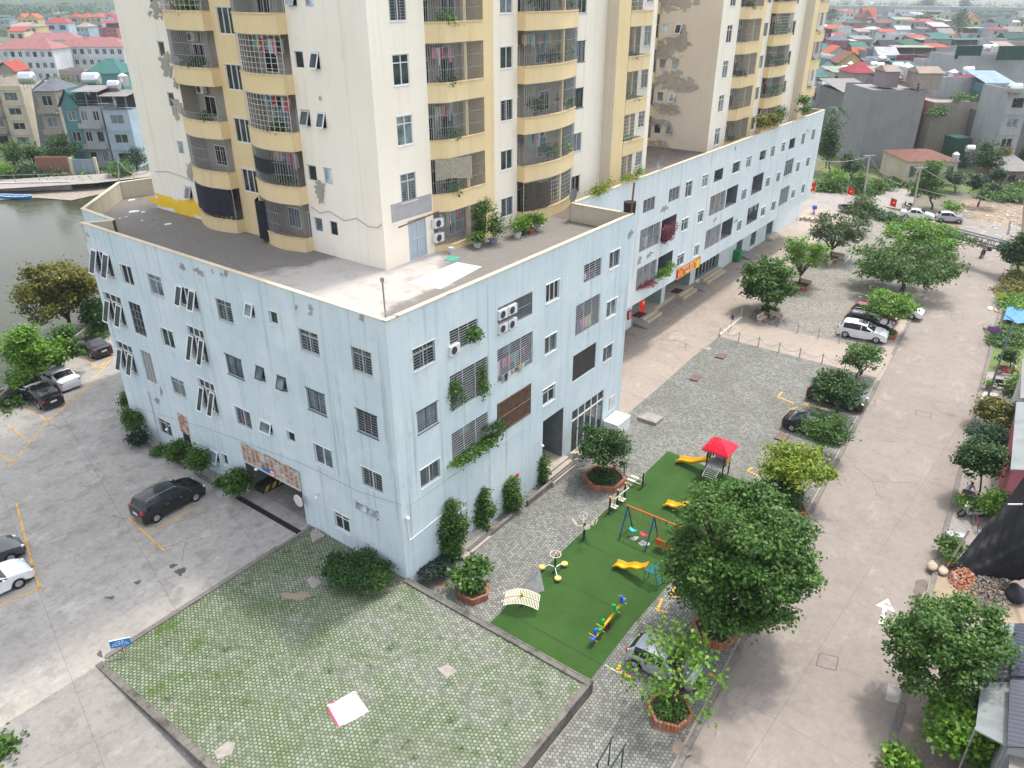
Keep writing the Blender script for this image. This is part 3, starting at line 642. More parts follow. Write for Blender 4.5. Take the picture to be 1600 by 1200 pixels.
# shopfront on the long front
s0, s1, z0, z1, _ = shop; mf, mg, ml = MB(), MB(), MB()
zt = z0 + 2.75; zu = zt + .85
for i in range(6): s = s0 + (s1 - s0) * i / 5; FB.box(mf, s - .035, s + .035, z0, z1, -.12, -.02)
for z in (z0, zt, zu): FB.box(mf, s0, s1, z, z + .09, -.13, -.01)
o = mf.build('shop_window', WHT, blk); FB.quad(mg, s0, s1, z0, zu, -.09); mg.build('pane', GL[1], o); FB.quad(ml, s0, s1, zu + .09, z1, -.08); ml.build('blank_panel', M((.46, .60, .64), .5), o)
# alcove: shell, terrazzo landing, steps
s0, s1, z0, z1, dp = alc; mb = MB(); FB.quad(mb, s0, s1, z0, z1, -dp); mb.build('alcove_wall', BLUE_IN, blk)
STEPM = M((.40, .36, .32), .8, .25, 2); TILEM = M((.52, .45, .37), .45, .2, 1.5)
mb = MB(); FB.box(mb, s0 + .01, s1 - .01, -.25, .02, -dp, .0); mb.build('landing', TILEM, blk)
def steps(name, label, F, s0, s1, z1, n, par=None, rise=.17, tread=.36, d0=.0, mat=STEPM):
 mb = MB()
 for i in range(n): F.box(mb, s0, s1, z1 - rise * (i + 1) - (0.9 if i == n - 1 else .3), z1 - rise * i, d0 + tread * i + .002, d0 + tread * (i + 1))
 return tag(mb.build(name, mat), label, 'steps')
steps('front_steps', 'brown three tread steps up to the open alcove doorway', FB, s0 - .1, s1 + .35, -.05, 3)
steps('front_steps', 'worn steps at the white door behind the lumpy bushes', FB, sdoor[0] - .5, sdoor[1] + .9, -.2, 3)
m = MB(); s0, s1, z0, z1, _ = sdoor
for a, b, c, e in ((s0, s0 + .07, z0, z1), (s1 - .07, s1, z0, z1), (s0, s1, z1 - .07, z1), (s0, s1, z1 - .6, z1 - .53), ((s0 + s1) / 2 - .04, (s0 + s1) / 2 + .04, z0, z1)): FB.box(m, a, b, c, e, -.1, .02)
o = m.build('door', WHT, blk); m = MB(); FB.quad(m, s0, s1, z0, z1, -.06); m.build('pane', M((.55, .58, .58), .4), o)
m = MB(); q = rect(FB, 'Y', 951, 642, 961, 617, 0)
q = Bw(960.5, 616, 951, 641); FB.box(m, q[0], q[1], q[2], q[3], -.01, .05); m.build('louvre_panel', WHTD, blk)
# garden kerb at the wall foot
mb = MB(); FB.box(mb, 4.5, 9.0, -1.2, -.45, .7, .9); FB.box(mb, 10.6, 17.0, -1.2, -.30, .75, .95); tag(mb.build('planting_kerb', KERBM), 'low cement kerb holding bushes under the blue front wall', 'kerb')
mb = MB(); FA.box(mb, 15.2, 19.2, -.3, .16, .9, 1.1); FA.box(mb, 20.3, 27.6, -.3, .16, .9, 1.15); FA.box(mb, 1.2, 4.8, -.3, .10, .3, .42)
tag(mb.build('planting_kerb', KERBM), 'low kerb of the shrub bed beside the garage entrance', 'kerb')
# loose peeling patches on the blue walls, thin flakes of bare render
def flakes(F, par, spots, mat=PEEL, name='bare_patch', d=.004):
 mb = MB(); rn = random.Random(3); sp2 = []
 for s, z, a, b in spots:
  if a > .7 and mat in (PEEL, PEEL2):
   sp2.append((s, z, a * .4, b * .4))
   for _ in range(int(10 + 6 * a)): q = rn.uniform(.5, 1.15); w = rn.uniform(0, 6.3); e = rn.uniform(.05, .26); sp2.append((s + a * q * cos(w), z + b * q * sin(w) * .8, a * e, a * e * rn.uniform(.35, .9)))
  else: sp2.append((s, z, a, b))
 for s, z, a, b in sp2:
  n = 34; ph = [rn.uniform(0, 6) for _ in range(3)]; pts = []
  for i in range(n):
   t = 2 * pi * i / n; r = 1 + .28 * sin(2 * t + ph[0]) + .22 * sin(5 * t + ph[1]) + .15 * sin(9 * t + ph[2]) + rn.uniform(-.22, .22) * (.3 if mat is YPAINT else 1)
   pts.append(F.p(s + a * r * cos(t), z + b * r * sin(t), d))
  d += .0012; c0 = F.p(s, z, d - .0012)
  mb.add([c0] + pts, [(0, i + 1, (i + 1) % n + 1) for i in range(n)])
 return mb.build(name, mat, par)
def spA(*L): return [(onX(x, y, 0).y, onX(x, y, 0).z, a, b) for x, y, a, b in L]
def spB(*L): return [(onY(x, y, 0).x, onY(x, y, 0).z, a, b) for x, y, a, b in L]
flakes(FA, blk, spA((285,417,.22,.28),(311,425,.40,.22),(332,424,.12,.12),(353,427,.2,.22),(346,429,.1,.12),(137,367,.22,.12),(252,612,.16,.35),(246,626,.25,.3),(485,481,.22,.16),(485,490,.2,.1),(463,480,.1,.15),(565,496,.2,.16)))
flakes(FB, blk, spB((789,517,.5,.16),(985,366,.3,.3)))
mb = MB(); a = onX(233, 612, 0); FA.box(mb, a.y + .03, a.y + .17, .2, a.z, .01, .05); mb.build('repair_strip', M((.52, .48, .42), .8, .3), blk)
mb = MB()      # pale lightning-rod mast at the corner
mb.cyl((.45, .45, RZ), (.38, .42, RZ + 3.1), .045); mb.cyl((.38, .42, RZ + 3.1), (.38, .42, RZ + 3.3), .10)
tag(mb.build('roof_mast', STEEL), 'thin grey pipe mast standing in the near corner of the roof terrace', 'mast')
mb = MB(); c = P(720, 428, RZ); mb.prism(G2(RZ, (636, 443), (714, 410), (753, 417), (688, 452)), RZ, RZ + .02); mb.build('screed_repair', M((.64, .60, .56), .85, .15, 1.2), blk)
# ================= foliage =================================================
import numpy as np
LF = {
 'dark': leafm('leaf_dark', (.013, .045, .010), (.045, .120, .022), (.09, .19, .035)),
 'mid': leafm('leaf_mid', (.024, .075, .012), (.080, .185, .026), (.16, .28, .05)),
 'bright': leafm('leaf_bright', (.05, .14, .015), (.16, .33, .03), (.28, .42, .05)),
 'lime': leafm('leaf_lime', (.09, .16, .012), (.24, .33, .02), (.40, .42, .04)),
 'olive': leafm('leaf_olive', (.05, .07, .014), (.20, .20, .03), (.38, .30, .05)),
 'greyg': leafm('leaf_greyish', (.035, .07, .025), (.10, .16, .05), (.19, .25, .09)),
 'blue': leafm('leaf_bluish', (.010, .030, .016), (.028, .065, .035), (.06, .05, .14)),
 'teal': leafm('leaf_teal', (.014, .048, .024), (.045, .11, .050)),
 'flower': leafm('bougainvillea', (.03, .07, .02), (.30, .04, .10), (.55, .10, .22)),
 'red': leafm('leaf_red', (.05, .05, .02), (.10, .12, .03), (.35, .12, .03)),
}
BARK = M((.085, .065, .048), .95, .4, 6, bump=.6)
def leaves(blobs, n, ls, seed, shape=1.0, per=8, flat=.5):
 """n leaf blades in sprigs through the outer part of each ellipsoid blob (x,y,z,rx,ry,rz)"""
 rn = np.random.RandomState(seed); V = []; Fc = []
 vol = np.array([b[3] * b[4] + b[4] * b[5] + b[3] * b[5] for b in blobs]); cnt = np.maximum(1, (vol / vol.sum() * n / per).astype(int))
 C = []
 for b, c in zip(blobs, cnt):
  d = rn.normal(size=(c, 3)); d /= np.linalg.norm(d, axis=1)[:, None]
  r = rn.uniform(.25, 1, size=(c, 1)) ** .45 * rn.uniform(.86, 1.14, size=(c, 1))
  pos = np.array(b[:3]) + d * r * np.array(b[3:6]); pos[:, 2] -= .0
  C.append(np.concatenate([pos, d], axis=1))
 C = np.concatenate(C); m = len(C)
 pos = np.repeat(C[:, :3], per, axis=0); out = np.repeat(C[:, 3:], per, axis=0); k = len(pos)
 sp = rn.normal(size=(k, 3)) * ls * 1.25 * np.array([1, 1, flat]); pos = pos + sp
 a = rn.normal(size=(k, 3)); a[:, 2] *= .45; a += out * .5; a /= np.linalg.norm(a, axis=1)[:, None]
 up = out * .6 + np.array([0, 0, .9]) + rn.normal(size=(k, 3)) * .45
 w = np.cross(a, up); w /= np.linalg.norm(w, axis=1)[:, None] + 1e-9
 s = ls * rn.uniform(.6, 1.25, size=(k, 1)); L = a * s; Wd = w * s * .36 * shape; nn = np.cross(L, w);
 dr = np.array([0, 0, -1.0]) * s * .22
 p0 = pos - L * .5; p1 = pos + Wd - L * .02; p2 = pos + L * .55 + dr; p3 = pos - Wd - L * .02
 vs = np.stack([p0, p1, p2, p3], axis=1).reshape(-1, 3); idx = np.arange(k * 4).reshape(-1, 4)
 return vs, idx
def leafmesh(name, vs, idx, mat, parent=None):
 me = bpy.data.meshes.new(name); me.vertices.add(len(vs)); me.vertices.foreach_set('co', vs.astype(np.float32).ravel())
 me.loops.add(idx.size); me.loops.foreach_set('vertex_index', idx.astype(np.int32).ravel()); me.polygons.add(len(idx))
 me.polygons.foreach_set('loop_start', np.arange(0, idx.size, 4, dtype=np.int32)); me.polygons.foreach_set('loop_total', np.full(len(idx), 4, dtype=np.int32))
 me.materials.append(mat); me.update(calc_edges=True)
 o = bpy.data.objects.new(name, me); COL.objects.link(o)
 if parent: o.parent = parent
 return o
def crownblobs(rn, r, rz, cz, kind='round', n=14):
 B_ = []
 if kind == 'layer':
  for j in range(n):
   h = (j + .5) / n; lr = r * (1 - .55 * h) * rn.uniform(.75, 1.05); m = 4 if h < .6 else 3
   a0 = rn.uniform(0, 6.3)
   for q in range(m):
    a = a0 + 2 * pi * q / m + rn.uniform(-.35, .35); rr = lr * rn.uniform(.45, .72)
    B_.append((rr * cos(a), rr * sin(a), cz - rz + 2 * rz * h + rn.uniform(-.1, .1), lr * .46, lr * .46, rz * .13))
 elif kind == 'open':
  for j in range(n):
   a = rn.uniform(0, 6.3); e = rn.uniform(-.5, 1) ; q = rn.uniform(.45, .95)
   B_.append((r * q * cos(a) * cos(e), r * q * sin(a) * cos(e), cz + rz * q * sin(e), r * rn.uniform(.09, .19), r * rn.uniform(.09, .19), rz * rn.uniform(.06, .13)))
 elif kind == 'tier':
  B_.append((0, 0, cz, r * .4, r * .4, rz * .5))
  for j in range(n):
   a = rn.uniform(0, 6.3); e = math.asin(rn.uniform(-.85, .97)); q = rn.uniform(.55, .98); s = r * (rn.uniform(.16, .27) if q < .8 else rn.uniform(.07, .15))
   B_.append((r * q * cos(a) * cos(e), r * q * sin(a) * cos(e), cz + rz * q * sin(e), s, s, rz * rn.uniform(.045, .085)))
 else:
  B_.append((0, 0, cz, r * .52, r * .52, rz * .58))
  for j in range(n * 2):
   a = rn.uniform(0, 6.3); e = rn.uniform(-.75, 1.35); big = j % 3 == 0; q = rn.uniform(.45, .66) if big else rn.uniform(.66, .92); s = (.20, .34) if big else (.08, .17)
   B_.append((r * q * cos(a) * cos(e), r * q * sin(a) * cos(e), cz + rz * q * sin(e), r * rn.uniform(*s), r * rn.uniform(*s), rz * rn.uniform(*s) * .8))
 return B_
def tree(name, label, loc, r, rz, cz, mat='mid', n=9000, ls=.26, kind='round', seed=1, trunk=.12, group=None, cat='tree', off=(0, 0), nb=14, shape=1.0, per=8, limbs=7, multi=1, bark=None):
 rn = random.Random(seed); t = thing(name, label, cat, loc, 0, group)
 B_ = [(b[0] + off[0], b[1] + off[1], *b[2:]) for b in crownblobs(rn, r, rz, cz, kind, nb)]
 vs, idx = leaves(B_, n, ls, seed, shape, per); leafmesh('crown', vs, idx, LF[mat], t)
 if trunk:
  mb = MB()
  for q in range(multi):
   bx, by = (rn.uniform(-.25, .25), rn.uniform(-.25, .25)) if multi > 1 else (0, 0)
   zb = max(.3, cz - rz * .75) ; k = Vector((off[0] * .5 + bx * 2, off[1] * .5 + by * 2, zb))
   mb.tube([(bx * .5, by * .5, -.12), (bx, by, zb * .4), k], [trunk * 1.25, trunk, trunk * .8], 8)
   for j in range(limbs):
    b = B_[rn.randrange(len(B_))]; e = Vector((b[0], b[1], b[2] - b[5] * .2)); m = k.lerp(e, .5) + Vector((rn.uniform(-.15, .15), rn.uniform(-.15, .15), rn.uniform(0, .25)))
    s0 = k.lerp(Vector((0, 0, zb * .4)), rn.uniform(0, .35)); mb.tube([s0, m, e], [trunk * .55, trunk * .36, trunk * .14], 6)
  mb.build('trunk', bark or BARK, t)
 return t
def ptree(name, label, base, cpx, hw, hh, mat, n, ls, kind='round', seed=1, z=ZC, zb=0, **kw):
 """tree whose foot and crown outline are surveyed in the picture"""
 b = P(base[0], base[1], z); c = onV(b, cpx[0], cpx[1]); k = mpp(c)
 h = Vector((c.x - CAM.x, c.y - CAM.y, 0)); ang = atan2(CAM.z - c.z, h.length)
 r = hw * k; H = hh * k; rz = sqrt(max((H * H - (r * sin(ang)) ** 2), (.3 * H) ** 2)) / cos(ang)
 off = (c.x - b.x, c.y - b.y); cz = c.z - b.z
 return tree(name, label, (b.x, b.y, z), r, rz, cz, mat, n, ls, kind, seed, off=off, **kw)
def bush(label, base, hw, hh, mat, n, ls, seed, z=0.0, name='shrub', group=None, cpx=None, nb=6, kind='round', shape=1.0, cat='shrub'):
 c = cpx or (base[0], base[1] - hh * .7)
 return ptree(name, label, base, c, hw, hh, mat, n, ls, kind, seed, z, trunk=.035, group=group, cat=cat, nb=nb, limbs=4, shape=shape)
POTS = [M((.45, .16, .08), .8), M((.62, .62, .6), .5), M((.10, .10, .11), .6), M((.25, .28, .33), .6)]
def pot_plant(label, loc, h=.9, r=.35, mat='mid', seed=1, pot=0, n=260, ls=.13, group=None, pr=.17, name='potted_plant'):
 t = thing(name, label, 'plant', loc, 0, group); rn = random.Random(seed)
 mb = MB(); mb.cyl((0, 0, 0), (0, 0, .3), pr * .75, pr, 10); mb.cyl((0, 0, .3), (0, 0, .34), pr * 1.1, pr * 1.1, 10); mb.build('pot', POTS[pot], t)
 B_ = [(rn.uniform(-.5, .5) * r, rn.uniform(-.5, .5) * r, .35 + (h - .35) * rn.uniform(.3, .9), r * .6, r * .6, (h - .3) * .35) for _ in range(4)]
 vs, idx = leaves(B_, n, ls, seed); leafmesh('foliage', vs, idx, LF[mat], t)
 mb = MB(); mb.tube([(0, 0, .3), (0, 0, h * .8)], .02, 5); mb.build('stem', BARK, t); return t
# ================= fittings ================================================
ACW = M((.68, .69, .69), .45, .06, 3); ACD = M((.05, .05, .055), .6, .2, 6)
def ac_proto():
 t = thing('air_conditioner', '', 'air conditioner'); mb = MB(); mb.box(-.40, .40, -.02, .28, 0, .56); mb.build('casing', ACW, t)
 mb = MB(); mb.cyl((-.10, -.03, .28), (-.10, -.022, .28), .23, .23, 18); mb.build('fan_grille', ACD, t)
 mb = MB(); mb.ring((-.10, -.035, .28), .23, .012, Matrix.Rotation(pi / 2, 3, 'X'), 18); mb.box(-.35, -.25, -.01, .3, -.06, -.002); mb.box(.25, .35, -.01, .3, -.06, -.002); mb.build('bracket', GREY, t); return t
_ac = None
def ac(F, s, z, d, label, group='outdoor units of air conditioners'):
 global _ac
 p = F.p(s, z, d); rz = atan2(F.n.y, F.n.x) + pi / 2
 if _ac is None: _ac = ac_proto(); _ac.location = p; _ac.rotation_euler = (0, 0, rz); _ac['label'] = label; _ac['group'] = group; return _ac
 return dup(_ac, p, rz, label, group)
CLO = [M(c, .9, .15, 6) for c in ((.55, .08, .10), (.08, .12, .30), (.65, .62, .6), (.62, .25, .35), (.03, .03, .035), (.15, .35, .4), (.55, .45, .2), (.35, .38, .42))]
def laundry(F, s0, s1, z, d, label, seed, drop=.7):
 rn = random.Random(seed); t = thing('hanging_laundry', label, 'laundry', F.p(s0, z, d)); o = Vector(F.p(s0, z, d)); mb = MB()
 mb.cyl(Vector((0, 0, 0)), F.p(s1, z, d) - o, .012, n=5); mb.build('rod', STEEL, t); s = s0 + .1
 while s < s1 - .25:
  w = rn.uniform(.16, .36); h = rn.uniform(.45, 1) * drop; mb = MB(); k = 4
  for i in range(k):
   a, b = s + w * i / k, s + w * (i + 1) / k; da, db = rn.uniform(-.04, .04), rn.uniform(-.04, .04)
   vs = [F.p(a, z - .005, d) - o, F.p(b, z - .005, d) - o, F.p(b, z - h, d + db) - o, F.p(a, z - h, d + da) - o]; mb.quad(*vs)
  mb.build('garment', rn.choice(CLO), t); s += w + rn.uniform(.02, .12)
 return t
# things fixed to or standing in the openings of the near block
for i, (x, y) in enumerate(((779, 481), (793.5, 474), (779, 503), (793.5, 496))):
 p = onY(x + 5.5, y + 16, 0.0); ac(FB, p.x, p.z, .12, 'white outdoor unit, %s of the four stacked on the barred window' % ('upper left', 'upper right', 'lower left', 'lower right')[i])
p = onY(709, 553, 0); ac(FB, p.x, p.z, .12, 'white outdoor unit under the topmost barred window with a creeper')
def vine(label, F, s0, s1, z0, z1, mat, n, ls, seed, d=.12, th=.16, name='creeper', cat='climbing plant'):
 rn = random.Random(seed); t = thing(name, label, cat, F.p((s0 + s1) / 2, z0, 0)); o = F.p((s0 + s1) / 2, z0, 0); B_ = []
 for k in range(7):
  p = F.p(rn.uniform(s0, s1), rn.uniform(z0, z1), rn.uniform(0, d)) - o; B_.append((p.x, p.y, p.z, (s1 - s0) * .24 + .05 if abs(F.u.x) > .5 else th, (s1 - s0) * .24 + .05 if abs(F.u.y) > .5 else th, (z1 - z0) * .2 + .05))
 vs, idx = leaves(B_, n, ls, seed); leafmesh('foliage', vs, idx, LF[mat], t)
 mb = MB(); mb.tube([(0, 0, 0), F.p((s0 + s1) / 2, z1, 0) - o], .02, 5); mb.build('stem', BARK, t); return t
def vB(label, x0, y0, x1, y1, mat, n, ls, seed, **k): a, b = onY(x0, y0, 0), onY(x1, y1, 0); return vine(label, FB, min(a.x, b.x), max(a.x, b.x), min(a.z, b.z), max(a.z, b.z), mat, n, ls, seed, **k)
vB('green creeper at the side of the topmost barred window', 733, 514, 749, 528, 'mid', 500, .16, 11)
vB('ivy on the left of the second barred window from the top', 702, 597, 724, 620, 'mid', 700, .13, 12, d=.08)
vB('ivy on the right of the second barred window from the top', 748, 570, 762, 612, 'mid', 700, .13, 13, d=.08)
vB('dense pot plants spilling from the lowest barred window', 722, 708, 770, 678, 'mid', 1500, .17, 14, d=.5, th=.35)
vB('dark foliage at the top of the lowest barred window', 756, 668, 773, 662, 'dark', 600, .15, 15, d=.45, th=.3)
vB('small flowers in a clay pot at the sill of the lowest barred window', 702, 722, 722, 716, 'bright', 350, .14, 16, d=.35, th=.2)
laundry(FB, onY(780, 585, 0).x, onY(828, 555, 0).x, onY(800, 558, 0).z, -.25, 'bright washing behind the wide barred window below the stacked units', 5, 1.1)
laundry(FB, onY(781, 596, 0).x, onY(826, 574, 0).x, onY(805, 573, 0).z, .10, 'small coloured cloths pegged outside the sill of the wide barred window', 8, .55)
laundry(FB, onY(900, 518, 0).x, onY(930, 496, 0).x, onY(915, 498, 0).z, -.2, 'washing behind the tall barred window near the far edge of the block', 6, 1.0)
laundry(FB, onY(912, 443, 0).x, onY(936, 425, 0).x, onY(925, 425, 0).z, -.2, 'washing behind the uppermost small barred opening', 7, .8)
# ================= podium wing =============================================
YW, XW0, XW1, ZWB = 5.05, BX + .001, 84.7, 4.42
FW = Fr((0, YW, 0), (1, 0, 0), (0, -1, 0)); WBL = plaster('whitish_blue_render', (.60, .67, .70), (.67, .72, .735), .55, (.42, .40, .38), .735)
wg = thing('podium_wing', 'long whitish blue wing with an overhanging upper part and shops beneath', 'building')
def Ww(trx, try_, blx, bly): a, b = onY(trx, try_, YW), onY(blx, bly, YW); return (b.x, a.x, b.z, a.z)
WW = [(Ww(1024,306,1004,334),'L'),(Ww(1062.5,289.7,1044,317),'L'),(Ww(1082.6,281,1070,310),'2t'),(Ww(1107.5,271,1096.6,294),'2t'),(Ww(1130.6,261.5,1115,285.4),'B'),
 (Ww(1157.8,250,1143.5,273),'1'),(Ww(1175,242.8,1165,263.8),'2t'),(Ww(1198,232.9,1186,253),'1'),(Ww(1211.6,227.4,1203,246.6),'2t'),(Ww(1228,221,1220,239),'2t'),
 (Ww(1243,214.7,1232,234),'B'),(Ww(1258.8,208,1251,226),'G'),(Ww(1274.4,201.6,1267,219),'G'),
 (Ww(1057.5,333.7,998,395.5),'D'),(Ww(1076,339,1063.8,362.8),'2t'),(Ww(1100,327,1089.7,350),'2t'),(Ww(1153.8,287.4,1107,338.8),'D'),(Ww(1167,294,1157.6,314),'2t'),
 (Ww(1193.8,268.5,1173,305.6),'B'),(Ww(1203.7,276,1195.6,294),'2t'),(Ww(1220,268,1212,286),'2t'),(Ww(1241,246,1223.8,277.5),'4'),(Ww(1250.6,252,1243,270),'2t'),(Ww(1266,244.7,1258.5,261.6),'2t'),
 (Ww(1051.7,390.5,992.5,455),'D'),(Ww(1069.5,394,1057.5,417.5),'2t'),(Ww(1093,380.5,1083.8,402.5),'2'),(Ww(1146,338.4,1100,391),'D'),(Ww(1159.6,342.8,1150.6,362.8),'2t'),
 (Ww(1186,317,1165.6,352.5),'B'),(Ww(1196.6,321.6,1188,340),'2t'),(Ww(1213,312.8,1204,332),'2'),(Ww(1234,289,1216,323),'G'),(Ww(1243,295,1235.4,312),'2t'),(Ww(1258.4,286.5,1251,303.8),'2t')]
mb = MB(); FW.wall(mb, XW0, XW1, ZWB, PZ, [w[0] + ((1.3,) if w[1] in 'LBDG' else (.2,)) for w in WW], mr=1, deep=1)
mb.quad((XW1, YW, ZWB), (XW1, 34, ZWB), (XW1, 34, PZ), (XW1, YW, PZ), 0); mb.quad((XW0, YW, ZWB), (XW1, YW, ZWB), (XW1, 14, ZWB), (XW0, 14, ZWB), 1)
mb.quad((XW0, 34, 0), (XW1, 34, 0), (XW1, 34, PZ), (XW0, 34, PZ), 0)
mb.build('wall', [WBL, BLUE_IN, LOGD], wg)
mb = MB(); mb.quad((XW0, YW, RZ), (XW1, YW, RZ), (XW1, 34, RZ), (XW0, 34, RZ)); WROOF = concrete('dark_roof_screed', (.20, .165, .145), (.15, .13, .115), (.08, .075, .07), 0, .01, 0, False, .6); mb.build('roof', WROOF, wg)
mi_, mc_ = MB(), MB(); para(mi_, mc_, [(XW0, YW), (XW1, YW), (XW1, 34)], 1); mi_.build('parapet_lining', INPAR, wg); mc_.build('coping', COPE, wg)
for i, (r, k) in enumerate(WW):
 if k == 'L': loggia(FW, wg, r, 1.2, step=.16, fr=BARW, wall=DIM)
 elif k == 'G': loggia(FW, wg, r, 1.2, step=.13, fr=BARW, wall=DIM)
 elif k == 'B': loggia(FW, wg, r, 1.2, bar=False, wall=DIM)
 elif k == '4': window(FW, wg, r, '4t', WHTD, GL[0], 'v')
 elif k == 'D':
  s0, s1, z0, z1 = r; sm = s0 + (s1 - s0) * .56; m = MB(); FW.box(m, sm - .09, sm + .09, z0, z1, -.15, .02); m.build('pier', WBL, wg)
  loggia(FW, wg, (s0, sm - .1, z0, z1), 1.25, step=.13, fr=BARW, wall=DIM); loggia(FW, wg, (sm + .1, s1, z0, z1), 1.25, bar=False, wall=DIM)
 else: window(FW, wg, r, k, WHT, random.choice(GL[:4]), 'h' if k == '2t' and i % 3 else None)
def spW(*L): return [(onY(x, y, YW).x, onY(x, y, YW).z, a, b) for x, y, a, b in L]
flakes(FW, wg, spW((1038,326,.55,.32),(1015,398,.5,.25),(999,407,.45,.3),(1149,232,.22,.2),(1150,345,.5,.16),(1117,343,.5,.16),(1262,204,.3,.2)))
def vW(label, x0, y0, x1, y1, mat, n, ls, seed, **k): a, b = onY(x0, y0, YW), onY(x1, y1, YW); return vine(label, FW, min(a.x, b.x), max(a.x, b.x), min(a.z, b.z), max(a.z, b.z), mat, n, ls, seed, **k)
vW('tall bougainvillea in red bloom on the upper wing balcony', 1033, 375, 1048, 345, 'flower', 1500, .16, 21, d=.35, th=.3)
vW('bougainvillea in bloom along the sill of the lower wing balcony', 994, 450, 1015, 443, 'flower', 900, .16, 22, d=.35, th=.3)
vW('bushy green plants filling the open half of the lower wing balcony', 1028, 430, 1046, 412, 'bright', 1300, .18, 23, d=.45, th=.35)
laundry(FW, onY(1005, 385, YW).x, onY(1018, 375, YW).x, onY(1010, 372, YW).z, -.2, 'washing behind white louvres beside the bougainvillea', 31, 1.0)
laundry(FW, onY(1167, 350, YW).x, onY(1184, 335, YW).x, onY(1175, 322, YW).z, -.2, 'washing in the wing balcony under a small awning', 32, 1.2)
# ground storey behind the columns
YG = 8.45; FG = Fr((0, YG, 0), (1, 0, 0), (0, -1, 0)); gx = lambda px, py: onY(px, py, YG).x
c1, c2, c3, c4, c5 = gx(986, 505), gx(1032, 470), gx(1038, 466), gx(1077, 442), gx(1085, 436)
e1, e2, e3, e4, e5, e6, e7 = gx(1122, 412), gx(1149, 398), gx(1158, 393), gx(1172, 380), gx(1180, 375), gx(1196, 366), gx(1206, 360)
FLR = -.28; mb = MB(); hg = [(c1, c2, FLR, ZWB, 4.5), (c3, c4, FLR, ZWB, 4.5), (c5, e1, FLR + .1, ZWB - .1, .5), (e2, e3, FLR, ZWB - .6, 2.5), (e4, e5, FLR, ZWB - .7, 1.0), (e6, e7, FLR, ZWB - .3, 2.5)]
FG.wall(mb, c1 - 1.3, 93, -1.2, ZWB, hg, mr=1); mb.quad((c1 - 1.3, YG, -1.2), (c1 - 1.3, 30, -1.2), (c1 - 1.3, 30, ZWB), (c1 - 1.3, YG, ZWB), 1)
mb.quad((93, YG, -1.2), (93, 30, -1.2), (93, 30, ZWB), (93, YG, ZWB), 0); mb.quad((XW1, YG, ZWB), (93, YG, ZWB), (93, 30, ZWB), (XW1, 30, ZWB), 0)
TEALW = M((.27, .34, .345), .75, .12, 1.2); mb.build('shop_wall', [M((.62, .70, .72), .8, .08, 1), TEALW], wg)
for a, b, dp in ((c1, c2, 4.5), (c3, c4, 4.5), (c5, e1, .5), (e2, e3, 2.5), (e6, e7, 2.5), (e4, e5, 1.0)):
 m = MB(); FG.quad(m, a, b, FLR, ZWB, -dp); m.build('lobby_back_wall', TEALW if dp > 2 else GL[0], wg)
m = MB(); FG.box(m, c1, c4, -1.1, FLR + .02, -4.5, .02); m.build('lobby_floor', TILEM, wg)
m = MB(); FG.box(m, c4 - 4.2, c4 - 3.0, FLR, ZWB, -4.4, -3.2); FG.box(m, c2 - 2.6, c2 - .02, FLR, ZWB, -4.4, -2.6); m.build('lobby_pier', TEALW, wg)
m = MB()
for i in range(8): s = c5 + (e1 - c5) * i / 7; FG.box(m, s - .04, s + .04, FLR + .1, ZWB - .1, -.45, -.37)
FG.box(m, c5, e1, 2.4, 2.5, -.46, -.36); m.build('shop_window', WHTD, wg)
for i, (x0, x1, zz, lb) in enumerate(((gx(997, 506), gx(1020, 492), FLR + .03, 'pale steps up to the first lobby, nearest the blue block'), (gx(1054, 470), gx(1076, 456), FLR + .03, 'pale steps up to the second lobby under the red banner'), (gx(1092, 445), gx(1121, 426), FLR + .03, 'long pale steps in front of the glass shop front'), (gx(1196, 372), gx(1208, 364), FLR + .03, 'pale steps at the far dark doorway beyond the green bin'))):
 steps('front_steps', lb, FG, x0, x1, zz, 2, rise=.2, tread=.5, d0=.02, mat=M((.55, .46, .35), .8, .15, 2))
def wedge(label, x0, x1, F=FG, L=1.9, h=None):
 h = FLR + .02 if h is None else h; mb = MB(); a = [F.p(x0, ZC, .02), F.p(x1, ZC, .02), F.p(x1, ZC + .01, L), F.p(x0, ZC + .01, L), F.p(x0, h, .02), F.p(x1, h, .02)]
 mb.add(a, [(4, 5, 2, 3), (0, 4, 3), (1, 2, 5), (0, 1, 5, 4), (0, 3, 2, 1)]); tag(mb.build('access_ramp', M((.25, .235, .22), .85, .2, 1.5)), label, 'ramp')
wedge('grey cement ramp beside the first lobby steps', gx(987, 520), gx(997, 507)); wedge('grey cement ramp beyond the second lobby steps', gx(1077, 455), gx(1085, 449)); wedge('grey cement ramp next to the green wheeled bin', gx(1152, 406), gx(1162, 400))
for i, (x, y) in enumerate(((997, 492), (1056, 455))):
 p = P(x + 1, y, FLR + .03); mb = MB(); mb.box(p.x - .7, p.x + .9, p.y - .5, p.y + .5, FLR + .021, FLR + .04); tag(mb.build('door_mat', M((.12, .03, .035), .95, .2, 8)), 'dark red mat in the %s lobby of the wing' % ('first', 'second')[i], 'mat', 'dark red lobby mats')
